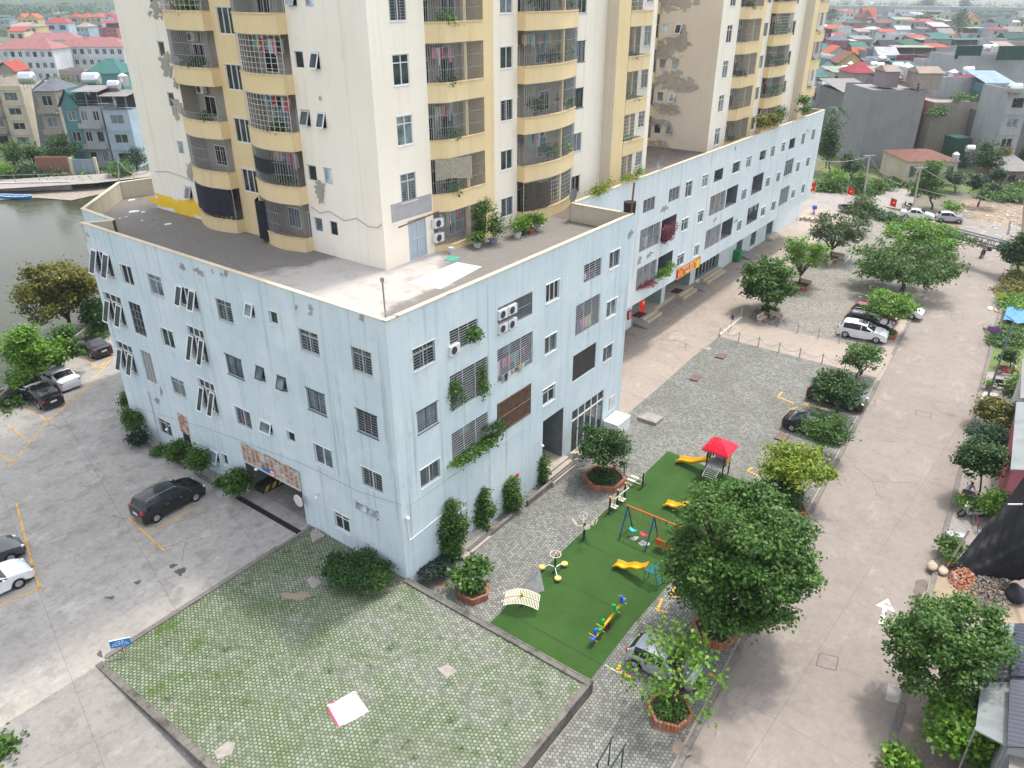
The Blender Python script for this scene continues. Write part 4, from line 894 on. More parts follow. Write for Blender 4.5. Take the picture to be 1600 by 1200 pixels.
# hydrant box pair on the first column, bins, banner, lantern
mb = MB();
def star(mb, c, u, v, r, n, mi=0):
 c, u, v, n = Vector(c), Vector(u), Vector(v), Vector(n); pts = [c + (u * sin(a) + v * cos(a)) * (r if i % 2 == 0 else r * .4) + n for i, a in enumerate([i * pi / 5 for i in range(10)])]
 mid = c + n; mb.add([mid] + pts, [(0, i + 1, (i + 1) % 10 + 1) for i in range(10)], mi)
REDM = M((.60, .02, .025), .7, .1, 3); YSTAR = M((.80, .58, .05), .7, .05)
for i, yy in enumerate((489, 494)):
 p = onY(982.5, yy, YG); mb = MB(); FG.box(mb, p.x - .32, p.x + .32, p.z - .3, p.z + .25, .0, .14); o = tag(mb.build('hydrant_box', REDM), 'red fire hose box, the %s of two on the first column' % ('upper', 'lower')[i], 'hydrant box')
 m = MB(); FG.box(m, p.x - .2, p.x + .2, p.z - .2, p.z + .15, .142, .15); m.build('hatch', WHTD, o)
p = P(1150, 408, ZC); t = thing('wheeled_bin', 'green wheeled rubbish bin by the wing wall', 'bin', p); mb = MB(); mb.obox((0, 0), .42, .5, .12, 1.35); mb.build('tub', M((.015, .22, .07), .5, .1), t)
mb = MB(); mb.obox((0, 0), .46, .54, 1.355, 1.45); mb.build('lid', M((.02, .28, .09), .5, .1), t); mb = MB(); mb.cyl((-.35, .45, .12), (-.35, .55, .12), .12); mb.cyl((.35, .45, .12), (.35, .55, .12), .12); mb.build('wheel', BLK, t)
FLG = NT('flag_red'); FLG.fin((.62, .012, .02), .8)
a, b = onY(1055.5, 437.5, YW), onY(1094, 401, YW); bx0, bx1, bz1 = a.x, b.x, onY(1056, 422, YW).z; bz0 = onY(1055.5, 437, YW).z
t = thing('banner', 'long red banner with yellow lettering hung on the wing above the second lobby', 'banner', (0, 0, 0))
mb = MB(); FW.box(mb, bx0, bx1, bz0, bz1, .04, .07); mb.build('cloth', FLG.mat, t); mb = MB(); H_ = bz1 - bz0; L_ = bx1 - bx0
for z in (bz0, bz1): FW.box(mb, bx0, bx1, z - .03, z + .03, .071, .08)
mb.build('border', YSTAR, t)
def text(name, s, F, sx, z, d, size, mat, parent=None, ext=.004, align='CENTER', shear=0, wsc=1):
 cu = bpy.data.curves.new(name, 'FONT'); cu.body = s; cu.size = size; cu.extrude = ext; cu.align_x = align; cu.align_y = 'CENTER'; cu.shear = shear; cu.offset = size * .012
 o = bpy.data.objects.new(name, cu); COL.objects.link(o); dg = bpy.context.evaluated_depsgraph_get(); me = bpy.data.meshes.new_from_object(o.evaluated_get(dg)); bpy.data.objects.remove(o)
 me.materials.clear(); me.materials.append(mat); o = bpy.data.objects.new(name, me); COL.objects.link(o)
 n = F.n; x = -F.u if F.u.cross(Vector((0, 0, 1))).dot(n) < 0 else F.u
 o.matrix_world = Matrix.Translation(F.p(sx, z, d)) @ Matrix((x * wsc, Vector((0, 0, 1)), n)).transposed().to_4x4()
 if parent: o.parent = parent
 return o
text('lettering', 'Chúc Mừng Năm Mới', FW, (bx0 + bx1) / 2 - .1, bz0 + H_ * .47, .075, 1.05, YSTAR, t, shear=.2, wsc=L_ * .86 / 9.4)
mb = MB()
for z, a, b in ((bz1 - H_ * .2, .22, .78), (bz0 + H_ * .16, .4, .72)):
 n = 18
 for i in range(n):
  if i % 5 != 4: s = bx0 + L_ * (a + (b - a) * i / n); FW.box(mb, s, s + L_ * (b - a) / n * .72, z - .07, z + .07, .072, .082)
mb.build('small_lettering', WHT, t)
mb = MB(); FW.box(mb, bx0 + .3, bx0 + .75, bz0 + .3, bz1 - .5, .072, .085, 0); FW.box(mb, bx1 - 1.0, bx1 - .2, bz1 - 1.1, bz1 - .2, .072, .085, 1); mb.build('picture', [M((.65, .25, .55)), YSTAR], t)
mb = MB(); FW.box(mb, onY(1003,464,YW).x, onY(1016,452,YW).x, 2.7, 4.35, .3, .33);
p = onY(1003, 480, 6.5)
t = thing('flag', 'red flag with a yellow star hanging in the first lobby opening', 'flag', (0, 0, 0)); Fh = Fr((0, 6.6, 0), (1, 0, 0), (0, -1, 0)); a, b = onY(996, 470, 6.6), onY(1005, 486, 6.6)
mb = MB(); mb.add([Fh.p(a.x, a.z + .5, 0), Fh.p(a.x + 1.5, a.z + .9, 0), Fh.p(a.x + 1.6, b.z, .05), Fh.p(a.x + .9, b.z, 0)], [(0, 1, 2, 3)]); mb.build('cloth', FLG.mat, t)
mb = MB(); star(mb, Fh.p(a.x + 1.25, (a.z + b.z) / 2 + .2, .03), (1, 0, 0), (0, 0, 1), .33, (0, -.02, 0)); mb.build('star', YSTAR, t)
# ================= apartment towers =======================================
TX, TY, FH = 8.0, 8.08, 3.3
del p
def profile(s0, s1, kind):
 if kind == 'arc': return [(s0, 0), (s0 + .02, .62)] + [(s0 + (s1 - s0) * t, .62 * (1 - t) + .25 * t + .62 * sin(pi * t)) for t in [i / 12 for i in range(1, 12)]] + [(s1 - .02, .25), (s1, 0)]
 if kind == 'bay': return [(s0, 0), (s0 + 1.0, .68), (s1, .68)]
 return [(s0, 0), (s0 + .05, 1.0), (s1, 1.0), (s1 + .01, 0)]
def balcony(F, par, s0, s1, kind, sill0, k, rail='v', divs=(), hb=1.05, detail=True, flip=False, label=None, oh=2.25):
 """one storey of a balcony column: floor slab, upstand following the plan curve, opening with its grille"""
 pr = profile(s0, s1, kind)
 if flip: pr = [(s0 + s1 - s, d) for s, d in pr][::-1]
 z = sill0 + FH * k; zb = z - (FH - oh) if k > 0 else RZ + .005
 mb = MB(); n = len(pr); io = [(s, d) for s, d in pr]; th = .12
 for i in range(n - 1):
  (a, da), (b, db) = io[i], io[i + 1]
  mb.quad(F.p(a, zb, da), F.p(b, zb, db), F.p(b, z, db), F.p(a, z, da))
  mb.quad(F.p(a, zb, da - th), F.p(b, zb, db - th), F.p(b, z, db - th), F.p(a, z, da - th))
 pts = [F.p(s, zb, d) for s, d in io] + [F.p(s1, zb, -1.2), F.p(s0, zb, -1.2)] if not flip else [F.p(s, zb, d) for s, d in io] + [F.p(s1, zb, -1.2), F.p(s0, zb, -1.2)]
 mb.poly(pts); mb.poly([q + Vector((0, 0, .14)) for q in pts])
 o = mb.build('balcony', OCHRE, par)
 if label: o['label'] = label
 mb = MB()      # sill moulding
 for i in range(n - 1):
  (a, da), (b, db) = io[i], io[i + 1]; e = .05
  mb.add([F.p(a, z + .002, da - th - .02), F.p(b, z + .002, db - th - .02), F.p(b, z + .002, db + e), F.p(a, z + .002, da + e), F.p(a, z + .09, da - th - .02), F.p(b, z + .09, db - th - .02), F.p(b, z + .09, db + e), F.p(a, z + .09, da + e)],
    [(4, 5, 6, 7), (0, 3, 7, 4)[::-1], (3, 2, 6, 7), (1, 0, 4, 5), (0, 1, 2, 3)])
 mb.build('sill', M((.66, .50, .28), .8, .25, 2), o)
 if not detail: return o
 zo = z + .09; zt = z + oh
 for dv in divs:
  m = MB(); dd = max(.1, min([d for s, d in io if abs(s - dv) < 1.0] or [.5])); F.box(m, dv - .12, dv + .12, z + .09, zt, dd - .25, dd - .02); m.build('pier', OCHRE, o)
 if rail and rail != 'n':
  m = MB(); P_ = []
  for i in range(1, n - 2) if kind != 'bay' else range(0, n - 1):
   (a, da), (b, db) = io[i], io[i + 1]; L = sqrt((b - a) ** 2 + (db - da) ** 2); q = max(1, int(L / (.15 if rail != 'g' else .22)))
   for j in range(q): t = j / q; P_.append((a + (b - a) * t, da + (db - da) * t - .05))
  P_.append((io[-2][0] if kind != 'bay' else io[-1][0], io[-2][1] - .05)); r = .011
  top = zt if rail != 'l' else z + .55
  for s, d in P_: F.box(m, s - r, s + r, zo, top, d - r, d + r)
  hz = {'v': [0, .33, .66, .985], 'g': [0, .14, .28, .42, .56, .7, .84, .985], 'l': [0, .5, 1]}[rail]
  for h in hz:
   zz = zo + (top - zo) * h
   for (a, da), (b, db) in zip(P_[:-1], P_[1:]): m.add([F.p(a, zz - r, da + r * 2), F.p(b, zz - r, db + r * 2), F.p(b, zz + r, db + r * 2), F.p(a, zz + r, da + r * 2)], [(0, 1, 2, 3)])
  m.build('grille', BARS if rail != 'g' else BARW, o)
 return o
ORD = ['lowest', 'second', 'third', 'fourth', 'fifth', 'sixth']
def tower(dx, nm, seed):
 rn = random.Random(seed); t = thing('apartment_tower', 'cream apartment tower with ochre balconies, the %s of the two' % nm, 'apartment tower', (TX + dx, TY, RZ), 0, 'apartment towers on the podium')
 t.location = (0, 0, 0)
 X0 = TX + dx; FL_ = Fr((X0, 0, 0), (0, 1, 0), (-1, 0, 0)); FR_ = Fr((dx, TY, 0), (1, 0, 0), (0, -1, 0)); TOP = RZ + FH * 15 + .8  # unseen upper storeys, height set so their shadow covers the car park
 face = CREAM if dx == 0 else BEIGE_SHADE  # far tower's left side is shaded by its darker colour
 y1, y2, y3, y4, y5 = 14.75, 19.55, 22.05, 27.0, 33.3
 hl = []; K = range(0, 6)
 for k in K: hl += [(12.2, 12.92, 15.95 + 3.27 * k - 3.27 + .0 + 3.27, 16.9 + 3.27 * k), (13.62, 14.40, 15.95 + 3.27 * k, 16.9 + 3.27 * k), (28.0, 28.75, 15.95 + 3.27 * k, 16.9 + 3.27 * k), (19.68, 21.42, 17.65 + 3.28 * (k - 0) - 0.1, 19.1 + 3.28 * k)]
 hl = [h for h in hl]
 mb = MB(); FL_.wall(mb, TY, y1, RZ - 1, TOP, [h for h in hl if h[0] < y1], .16, 0); FL_.wall(mb, y4, y5, RZ - 1, TOP, [h for h in hl if h[0] > y4], .16, 0)
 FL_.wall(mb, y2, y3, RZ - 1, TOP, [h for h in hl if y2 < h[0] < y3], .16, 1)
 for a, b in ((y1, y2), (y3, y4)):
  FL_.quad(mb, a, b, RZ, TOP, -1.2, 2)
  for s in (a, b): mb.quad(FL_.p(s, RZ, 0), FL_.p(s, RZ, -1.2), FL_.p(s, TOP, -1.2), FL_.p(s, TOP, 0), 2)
 hr = []
 for k in K: hr += [(9.70, 11.02, 15.02 + 3.33 * k, 16.75 + 3.3 * k), (19.6, 20.95, 15.3 + 3.3 * k, 16.65 + 3.3 * k), (28.72, 30.05, 15.2 + 3.28 * k, 16.6 + 3.28 * k), (39.35, 40.5, 15.7 + 3.3 * k, 17.25 + 3.3 * k)]
 hr[0] = (10.1, 11.75, RZ + .02, 17.15)      # terrace door instead of the lowest window
 if dx: hr[0] = (9.70, 11.02, 15.02, 16.75)
 for a, b in ((8.0, 12.45), (18.0, 21.5), (28.6, 33.1), (38.7, 41.35)): FR_.wall(mb, a, b, RZ - 1, TOP, [h for h in hr if a <= h[0] < b], .16, 0 if dx == 0 else 3)
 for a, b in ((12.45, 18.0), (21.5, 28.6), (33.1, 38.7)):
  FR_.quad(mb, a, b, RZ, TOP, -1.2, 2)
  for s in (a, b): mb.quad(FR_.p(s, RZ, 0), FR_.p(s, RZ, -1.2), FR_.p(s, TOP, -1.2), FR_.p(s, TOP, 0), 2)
 X1 = 41.35 + dx; YB = y5
 mb.quad((X1, TY, RZ - 1), (X1, YB, RZ - 1), (X1, YB, TOP), (X1, TY, TOP), 0); mb.quad((X0, YB, RZ - 1), (X1, YB, RZ - 1), (X1, YB, TOP), (X0, YB, TOP), 0); mb.quad((X0 + 1, TY + 1, TOP), (X1 - 1, TY + 1, TOP), (X1, YB, TOP), (X0, YB, TOP), 0)
 mb.quad((X0, TY, TOP - .002), (X1, TY, TOP - .002), (X1, YB, TOP - .002), (X0, YB, TOP - .002), 0)
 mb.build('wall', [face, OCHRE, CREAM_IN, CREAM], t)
 for k in range(0, 15):
  det = k < 5; ra = rn.choice
  balcony(FL_, t, y1, y2, 'arc', 15.42, k, ra('vvg'), (), detail=det)
  balcony(FL_, t, y3, y4, 'arc', 15.42, k, ra('vgv') if k != 2 else 'l', (), detail=det)
  z = 14.9 + FH * k
  balcony(FR_, t, 12.45, 17.0, 'bay', 14.95, k, ra('vvg'), (15.5,), detail=det)
  balcony(FR_, t, 21.5, 28.6, 'arc', 15.30, k, ra('vvvg'), (26.0,), detail=det)
  o = balcony(FR_, t, 35.0, 38.7, 'box', 15.1, k, ra('vg'), (36.9,), detail=det)
 m = MB(); FR_.box(m, 17.0, 18.0, RZ, TOP, -1.15, .68); FR_.box(m, 33.1, 34.98, RZ, TOP, -1.15, 1.0); m.build('ochre_pier', OCHRE, t)
 m = MB(); m.quad(FR_.p(33.09, RZ, 0), FR_.p(33.09, RZ, 1.0), FR_.p(33.09, TOP, 1.0), FR_.p(33.09, TOP, 0)); m.build('beige_cheek', BEIGE_SHADE, t)
 for k in K:
  for h in (hl[4 * k:4 * k + 3]): window(FL_, t, h, '1o' if rn.random() < .25 else '1', WHTD if rn.random() < .5 else WHT, GLM if rn.random() < .3 else rn.choice(GL[:3]), None, False, d=-.08)
  window(FL_, t, hl[4 * k + 3], '3', WHT, GL[1] if k % 2 else GL[0], None, False, d=-.08)
  for j, h in enumerate(hr[4 * k:4 * k + 4]):
   if k == 0 and j == 0 and dx == 0: continue
   window(FR_, t, h, '2t' if j in (0, 3) else '2', WHT if j < 2 else (DKFR if (k in (2, 3) and j == 2) else WHTD), rn.choice(GL), 'h' if rn.random() < .4 else None, True, d=-.08)
 for k in range(5):
  for F, a, b, sl in ((FL_, y1, y2, 15.42), (FL_, y3, y4, 15.42), (FR_, 12.45, 17, 14.95), (FR_, 21.5, 28.6, 15.3), (FR_, 35, 38.7, 15.1)):
   z = sl + FH * k; w = b - a; m = MB(); m2 = MB(); fl = z - .9
   s = a + w * rn.uniform(.12, .2); F.box(m, s, s + .85, fl, fl + 2.15, -1.19, -1.14); F.box(m2, s + .08, s + .77, fl + .1, fl + 2.05, -1.139, -1.13)
   s = a + w * rn.uniform(.5, .62); F.box(m, s, s + 1.3, fl + .8, fl + 2.2, -1.19, -1.14); F.box(m2, s + .07, s + .62, fl + .87, fl + 2.13, -1.139, -1.13); F.box(m2, s + .68, s + 1.23, fl + .87, fl + 2.13, -1.139, -1.13)
   o = m.build('back_door_frame', WHT, t); m2.build('pane', rn.choice((GL[0], GL[4], GL[3])), o)
 return t, FL_, FR_, (y1, y2, y3, y4)
cols = ['left curved', 'right curved', 'angled', 'broad curved', 'far boxed']
for dx, nm, sd in ((0, 'nearer', 4), (47.05, 'farther', 9)):
 t, FL_, FR_, (y1, y2, y3, y4) = tower(dx, nm, sd); rn = random.Random(sd + 1)
 CC = ((FL_, y3, y4, 15.42, 'left curved'), (FL_, y1, y2, 15.42, 'right curved'), (FR_, 12.45, 17, 14.95, 'angled'), (FR_, 21.5, 28.6, 15.3, 'broad curved'), (FR_, 35, 38.7, 15.1, 'far boxed'))
 for ci, (F, a, b, sl, cn_) in enumerate(CC):
  for k in range(5):
   z = sl + FH * k; wh = 'on the %s %s balcony, %s tower' % (ORD[k], cn_, nm)
   if (ci, k) in ((0, 3), (1, 3), (2, 3), (0, 2), (1, 2), (3, 1), (2, 2)) or (dx and (ci + k) % 3 == 0):
    ac(F, a + (b - a) * (.78 if ci < 2 else .6), z + 1.45, -.78, 'white cooling unit ' + wh)
   if rn.random() < (.75 if not dx else .4) and (ci, k) != (1, 0): laundry(F, a + .6, a + (b - a) * rn.uniform(.45, .75), z + 1.95, -.15, 'washing ' + wh, sd * 50 + ci * 7 + k, 1.0)
   if ci in (2, 3, 4) or rn.random() < .4:
    q = 3 if ci == 3 else 1
    for j in range(q):
     if rn.random() < .85: pot_plant('%s pot plant %s' % (('left-hand', 'middle', 'right-hand')[j] if q == 3 else 'leafy', wh), F.p(a + (b - a) * (.25 + .25 * j + (.1 if q == 1 else 0)), z - (.1 if ci == 3 else .6), .30), 1.2, .55, rn.choice(('mid', 'bright', 'dark')), k * 9 + ci + j, rn.randrange(4), 420, .17)
def hangnet(label, F, pts, mat, name='shade_net'):
 mb = MB(); k = len(pts)
 for i in range(k - 1):
  (s, d, z0, z1), (s2, d2, y0, y1_) = pts[i], pts[i + 1]; mb.quad(F.p(s, z0, d), F.p(s2, y0, d2), F.p(s2, y1_, d2), F.p(s, z1, d))
 return tag(mb.build(name, mat), label, 'net')
FL0 = Fr((TX, 0, 0), (0, 1, 0), (-1, 0, 0)); FR0 = Fr((0, TY, 0), (1, 0, 0), (0, -1, 0))
NET = M((.022, .026, .032), .85, .5, 5)
def arcpts(a, b, z0, z1, n=10, off=.04, jz=.1, sd=1):
 rn = random.Random(sd); return [(a + (b - a) * t, (.62 * (1 - t) + .25 * t + .62 * sin(pi * t)) + off + rn.uniform(0, .05), z0 + rn.uniform(-jz, jz), z1 + rn.uniform(-.04, .04)) for t in [i / n for i in range(n + 1)]]
hangnet('black net draped over the lowest left balcony by the yellow stained wall', FL0, arcpts(22.1, 26.9, 15.75, 17.6, sd=2), NET)
hangnet('dark shade cloth tied across the third right curved balcony of the near tower', FL0, arcpts(15.6, 19.3, 19.45, 20.35, sd=3, jz=.03), NET)
hangnet('torn dark net hanging from the lowest right curved balcony down to the terrace', FL0, arcpts(18.2, 19.5, 14.9, 17.5, 5, sd=4, jz=.2), NET)
hangnet('brown mesh screen over the lowest broad balcony beside the pot plants', FR0, arcpts(21.7, 25.9, 15.5, 17.4, sd=5, jz=.03), M((.075, .062, .05), .9, .5, 6))
hangnet('grey bamboo blind hanging over the third angled balcony', FR0, [(12.6, .22, 19.2, 20.5), (13.45, .74, 19.3, 20.5), (15.3, .95, 19.0, 20.45)], M((.33, .30, .24), .9, .4, 9), 'bamboo_blind')
flakes(FL0, t0 := None or bpy.data.objects.get('apartment_tower'), [(30.3, 15.2, 3.0, .65), (27.9, 15.5, 1.1, .5), (29.4, 15.0, 1.4, .55)], YPAINT, 'yellow_undercoat', .006)
def spL(*L): return [(onX(x, y, TX).y, onX(x, y, TX).z, a, b) for x, y, a, b in L]
flakes(FL0, t0, spL((255,8,1.2,.5),(244,22,.8,.45),(266,22,.35,.6),(268,95,1.3,.45),(262,108,.5,.55),(278,165,.5,.5),(275,178,.3,.4),(298,268,.35,.7),(500,292,.55,.30),(502,306,.25,.5),(501,153,.07,.15),(276,128,.3,.4)), PEEL2)
FLB = Fr((TX + 47.05, 0, 0), (0, 1, 0), (-1, 0, 0)); t1 = bpy.data.objects.get('apartment_tower.001')
def spL2(*L): return [(onX(x, y, TX + 47.05).y, onX(x, y, TX + 47.05).z, a, b) for x, y, a, b in L]
flakes(FLB, t1, spL2((1052,6,2.4,.9),(1072,3,.6,.8),(1053,68,1.6,.6),(1068,60,.5,.9),(1048,80,1.4,1.0),(1033,78,.5,.8),(1045,118,1.6,.7),(1050,132,2.4,.6),(1040,170,1.5,.6),(1032,192,1.2,.4),(1033,225,.9,.9),(1020,228,.8,.6)), PEEL2)
# terrace door, rusty beam, units and tubs by the near tower
m = MB()
for a, b in ((10.12, 10.92), (10.95, 11.73)):
 FR0.box(m, a, b, RZ + .03, 17.1, -.08, -.04)
o = m.build('terrace_door', M((.36, .43, .50), .5, .1), t0); m = MB()
for a in (10.12, 10.90, 11.66): FR0.box(m, a, a + .07, RZ + .03, 17.1, -.038, .0)
for z in (RZ + .05, 15.9, 17.03): FR0.box(m, 10.12, 11.73, z, z + .07, -.036, .002)
m.build('door_frame', WHTD, o)
m = MB(); FR0.box(m, 8.75, 12.35, 17.35, 18.45, .004, .02); m.build('grey_plaster_band', M((.38, .38, .39), .9, .15, 2), t0)
mb = MB(); mb.cyl(FR0.p(8.8, 17.15, .5), FR0.p(12.6, 17.3, .35), .05); tag(mb.build('roof_beam', RUST), 'rusty iron bar above the terrace door', 'beam')
ac(FR0, 12.6, RZ + .75, .35, 'white cooling unit, the lower of two beside the terrace door'); ac(FR0, 12.6, RZ + 1.7, .35, 'white cooling unit, the upper of two beside the terrace door')
p = FR0.p(12.9, RZ, 1.0); mb = MB(); mb.cyl((p.x, p.y, RZ), (p.x, p.y, RZ + .42), .15, .19, 12); tag(mb.build('bucket', WHTD), 'small pale bucket below the cooling units', 'bucket')
mb = MB(); mb.obox((12.1, 6.3), .5, .38, RZ + .003, RZ + .03, .3); tag(mb.build('green_mat', M((.08, .33, .25), .8)), 'folded green mat on the terrace floor', 'mat')
rp = lambda x, y: P(x, y, RZ)
for i, (x, y, h, r, mt, pt, lb) in enumerate(((771, 381, 2.1, .75, 'mid', 3, 'tall leafy shrub in a basin on the terrace'), (746, 386, .9, .5, 'mid', 1, 'low plant in a white square tub on the terrace'), (808, 371, 1.25, .45, 'bright', 1, 'first of the row of pots on the terrace, in a white pot'), (818, 366, 1.2, .5, 'bright', 2, 'second of the row of pots, in a black pot'), (829, 364, 1.3, .5, 'mid', 0, 'third of the row of pots, in a wide brown pot'), (842, 360, 1.15, .5, 'bright', 1, 'last of the row of pots, in a pale bucket'))):
 pot_plant(lb, rp(x, y), h, r, mt, 60 + i, pt, 900 if i == 0 else 450, .17, pr=.3)
vine('ivy climbing the opening beside the caged lowest balcony', FR0, 15.8, 17.0, 15.2, 17.3, 'mid', 1500, .14, 71, d=.1, th=.15).location.y -= .75
for i, (x, y, w) in enumerate(((790, 0, 0),)): pass
def vWt(label, x, y, mat, n, ls, sd, w=1.2, h=.5):
 q = onY(x, y, YW); return vine(label, FW, q.x - w, q.x + w, q.z - .1, q.z + h, mat, n, ls, sd, d=.1, th=.3, name='parapet_plants', cat='plants')
vWt('yellowish succulents along the wing parapet next to the roof divider', 937, 299, 'lime', 700, .17, 81, 1.6, .5); vWt('yellow flowers on the wing parapet below the window', 985, 278, 'lime', 400, .15, 82, 1.3, .25)
vWt('round clipped bush on the wing parapet', 998, 270, 'bright', 500, .12, 83, .35, .55); vWt('spreading bush overhanging the wing parapet', 1200, 198, 'olive', 1500, .25, 84, 2.6, 1.2); vWt('shrub on the parapet near the far end of the wing', 1217, 186, 'mid', 700, .22, 85, 1.0, 1.2); vWt('dark shrubs at the far corner of the wing parapet', 1256, 170, 'mid', 900, .22, 86, 1.6, 1.5)
# satellite dishes, pipe and tank on the divider corner
def dish(label, loc, r, az, ti):
 t = thing('satellite_dish', label, 'satellite dish', loc); mb = MB(); n = 16; q = (Matrix.Rotation(az, 3, 'Z') @ Matrix.Rotation(ti, 3, 'Y')); vs = [q @ Vector((0, 0, 0)) + Vector((0, 0, .55))]
 for j in (1, 2, 3): vs += [q @ Vector((r * j / 3 * cos(2 * pi * i / n), r * j / 3 * sin(2 * pi * i / n), (j / 3) ** 2 * r * .28)) + Vector((0, 0, .55)) for i in range(n)]
 fs = [(0, 1 + i, 1 + (i + 1) % n) for i in range(n)] + [(1 + (j - 1) * n + i, 1 + j * n + i, 1 + j * n + (i + 1) % n, 1 + (j - 1) * n + (i + 1) % n) for j in (1, 2) for i in range(n)]
 mb.add(vs, fs); mb.build('reflector', GREY, t, True); mb = MB(); mb.cyl((0, 0, 0), (0, 0, .55), .03); mb.cyl((0, 0, .55), q @ Vector((0, 0, r * .8)) + Vector((0, 0, .55)), .015); mb.build('mount', STEEL, t)
dish('grey satellite dish on the roof divider wall', (BX, 4.9, PZ + .05), .55, 2.6, 1.25); dish('small grey satellite dish on the wing roof', (onY(1037, 262, YW).x, YW + .1, PZ + .05), .6, 2.6, 1.1)
mb = MB(); mb.cyl((BX - .1, .15, PZ), (BX - .05, .1, PZ + 2.2), .07); tag(mb.build('rusty_pipe', RUST), 'rust red pipe standing at the corner where the wing begins', 'pipe')
mb = MB(); mb.cyl((BX + .3, .5, PZ - .1), (BX + .3, .5, PZ + .75), .42, .45, 14); tag(mb.build('water_drum', BLK), 'black drum behind the rust red pipe', 'drum')
rn = random.Random(5)
for i, (x, y, s) in enumerate(((206, 313, .35), (210, 331, .5), (224, 332, .2), (198, 339, .15), (262, 351, .35), (222, 345, .12), (187, 342, .12), (240, 343, .14))):
 c = rp(x, y); mb = MB(); n = 7; mb.prism([(c.x + s * rn.uniform(.6, 1.1) * cos(2 * pi * j / n), c.y + s * rn.uniform(.4, .8) * sin(2 * pi * j / n)) for j in range(n)], RZ + .002, RZ + .05)
 tag(mb.build('litter_scrap', M(sRGB(80, 130, 180)) if i == 7 else WHT), ('white scrap farthest back on the dark terrace', 'largest flat white scrap on the dark terrace', 'small white scrap right of the largest one', 'tiny white scrap near the parapet notch', 'white patch of litter nearest the ochre balcony', 'tiny scrap in front of the largest white one', 'tiny scrap left of the middle ones', 'small blue scrap on the dark terrace')[i], 'litter')
# ================= trees and shrubs ========================================
BRK = M((.34, .13, .07), .85, .35, 9, bump=.4); BRKP2 = islands('brick_courses', [(.33, .12, .07), (.40, .16, .09), (.27, .10, .06), (.36, .20, .14)])
SOIL = M((.06, .045, .03), .95, .4, 8)
def planter(label, px, r, sides, z=ZC, h=.42, rot=0, plants=None, sd=1, name='brick_planter'):
 b = P(*px, z); t = thing(name, label, 'planter', (b.x, b.y, z), rot); mb = MB(); n = sides
 out = [(r * cos(2 * pi * (i + .5) / n), r * sin(2 * pi * (i + .5) / n)) for i in range(n)]; inn = [(x * .86, y * .86) for x, y in out]
 for i in range(n):
  a, b2, c, d = out[i], out[(i + 1) % n], inn[(i + 1) % n], inn[i]; L = sqrt((a[0] - b2[0]) ** 2 + (a[1] - b2[1]) ** 2); q = max(2, int(L / .16))
  lp = lambda p, s, t_: (p[0] + (s[0] - p[0]) * t_, p[1] + (s[1] - p[1]) * t_)
  for j in range(q): t0_, t1_ = j / q, (j + .86) / q; mb.prism([lp(a, b2, t0_), lp(a, b2, t1_), lp(d, c, t1_), lp(d, c, t0_)], 0, h + R(-.006, .006))
 mb.build('brick_rim', BRKP2, t); mb = MB(); mb.poly([(x, y, h * .8) for x, y in inn]); mb.build('soil', SOIL, t)
 if plants:
  vs, idx = leaves([(0, 0, h + .12, r * .62, r * .62, .28)], plants[1], .13, sd); leafmesh('ground_plants', vs, idx, LF[plants[0]], t)
 return t
G_ = 'trees on the courtyard paving'; GK = 'trees along the kerb of the road'
T = ptree
T('shade_tree', 'round dense green tree above the concrete benches by the chain posts', (1197, 487), (1200, 441), 47, 42, 'mid', 9000, .30, 'round', 101, trunk=.16, group=G_, shape=1.25)
T('shade_tree', 'thin light yellow green tree second in the row of courtyard trees', (1248, 446), (1257, 402), 40, 37, 'bright', 3600, .28, 'open', 102, trunk=.12, group=G_, nb=46, limbs=16)
T('shade_tree', 'leaning greyish tree with a forked bare trunk third in the courtyard row', (1297, 404), (1306, 364), 44, 34, 'greyg', 4600, .30, 'open', 103, trunk=.17, group=G_, nb=54, limbs=14)
T('shade_tree', 'slim tree rising from the farthest square planter of the courtyard', (1338, 368), (1342, 338), 17, 30, 'greyg', 1600, .30, 'open', 104, trunk=.1, group=G_, nb=12)
T('shade_tree', 'small rounded tree at the mouth of the cross path', (1335, 592), (1346, 560), 30, 29, 'mid', 2800, .22, 'open', 105, trunk=.07, group=GK, nb=44, multi=2, limbs=12)
T('shade_tree', 'fresh green tree shading the dark off-road car and its neighbours', (1385, 520), (1391, 477), 37, 28, 'bright', 4800, .25, 'open', 106, trunk=.10, group=GK, nb=64, limbs=12)
T('layered_tree', 'wide dark layered tree, the nearer of two spreading over the road edge', (1410, 456), (1417, 413), 80, 40, 'mid', 12000, .30, 'tier', 107, trunk=.24, group=GK, nb=46)
T('layered_tree', 'wide yellow green layered tree, the farther of two by the road edge', (1452, 402), (1450, 370), 66, 30, 'bright', 9000, .32, 'tier', 108, trunk=.2, group=GK, nb=40)
T('shade_tree', 'dense dark round tree covering the black crossover car', (1307, 650), (1307, 606), 42, 30, 'dark', 7500, .22, 'round', 109, trunk=.10, group=GK)
T('shade_tree', 'loose dark tree over the black saloon with the green sunshade', (1282, 712), (1290, 672), 38, 32, 'mid', 2800, .20, 'open', 110, trunk=.08, group=GK, nb=52, limbs=12)
T('shade_tree', 'lime yellow tree leaning over the kerb, brightest of the row', (1246, 785), (1244, 730), 56, 40, 'lime', 4800, .23, 'open', 111, trunk=.11, group=GK, nb=70, limbs=14)
T('shade_tree', 'small dark tree between the lime tree and the giant dark one', (1238, 800), (1222, 766), 30, 28, 'dark', 2600, .20, 'open', 112, trunk=.07, group=GK, nb=44)
T('layered_tree', 'huge dense dark green tree overhanging the playground, largest in view', (1118, 985), (1153, 866), 118, 122, 'mid', 52000, .20, 'tier', 113, trunk=.22, group=GK, nb=120, limbs=12)
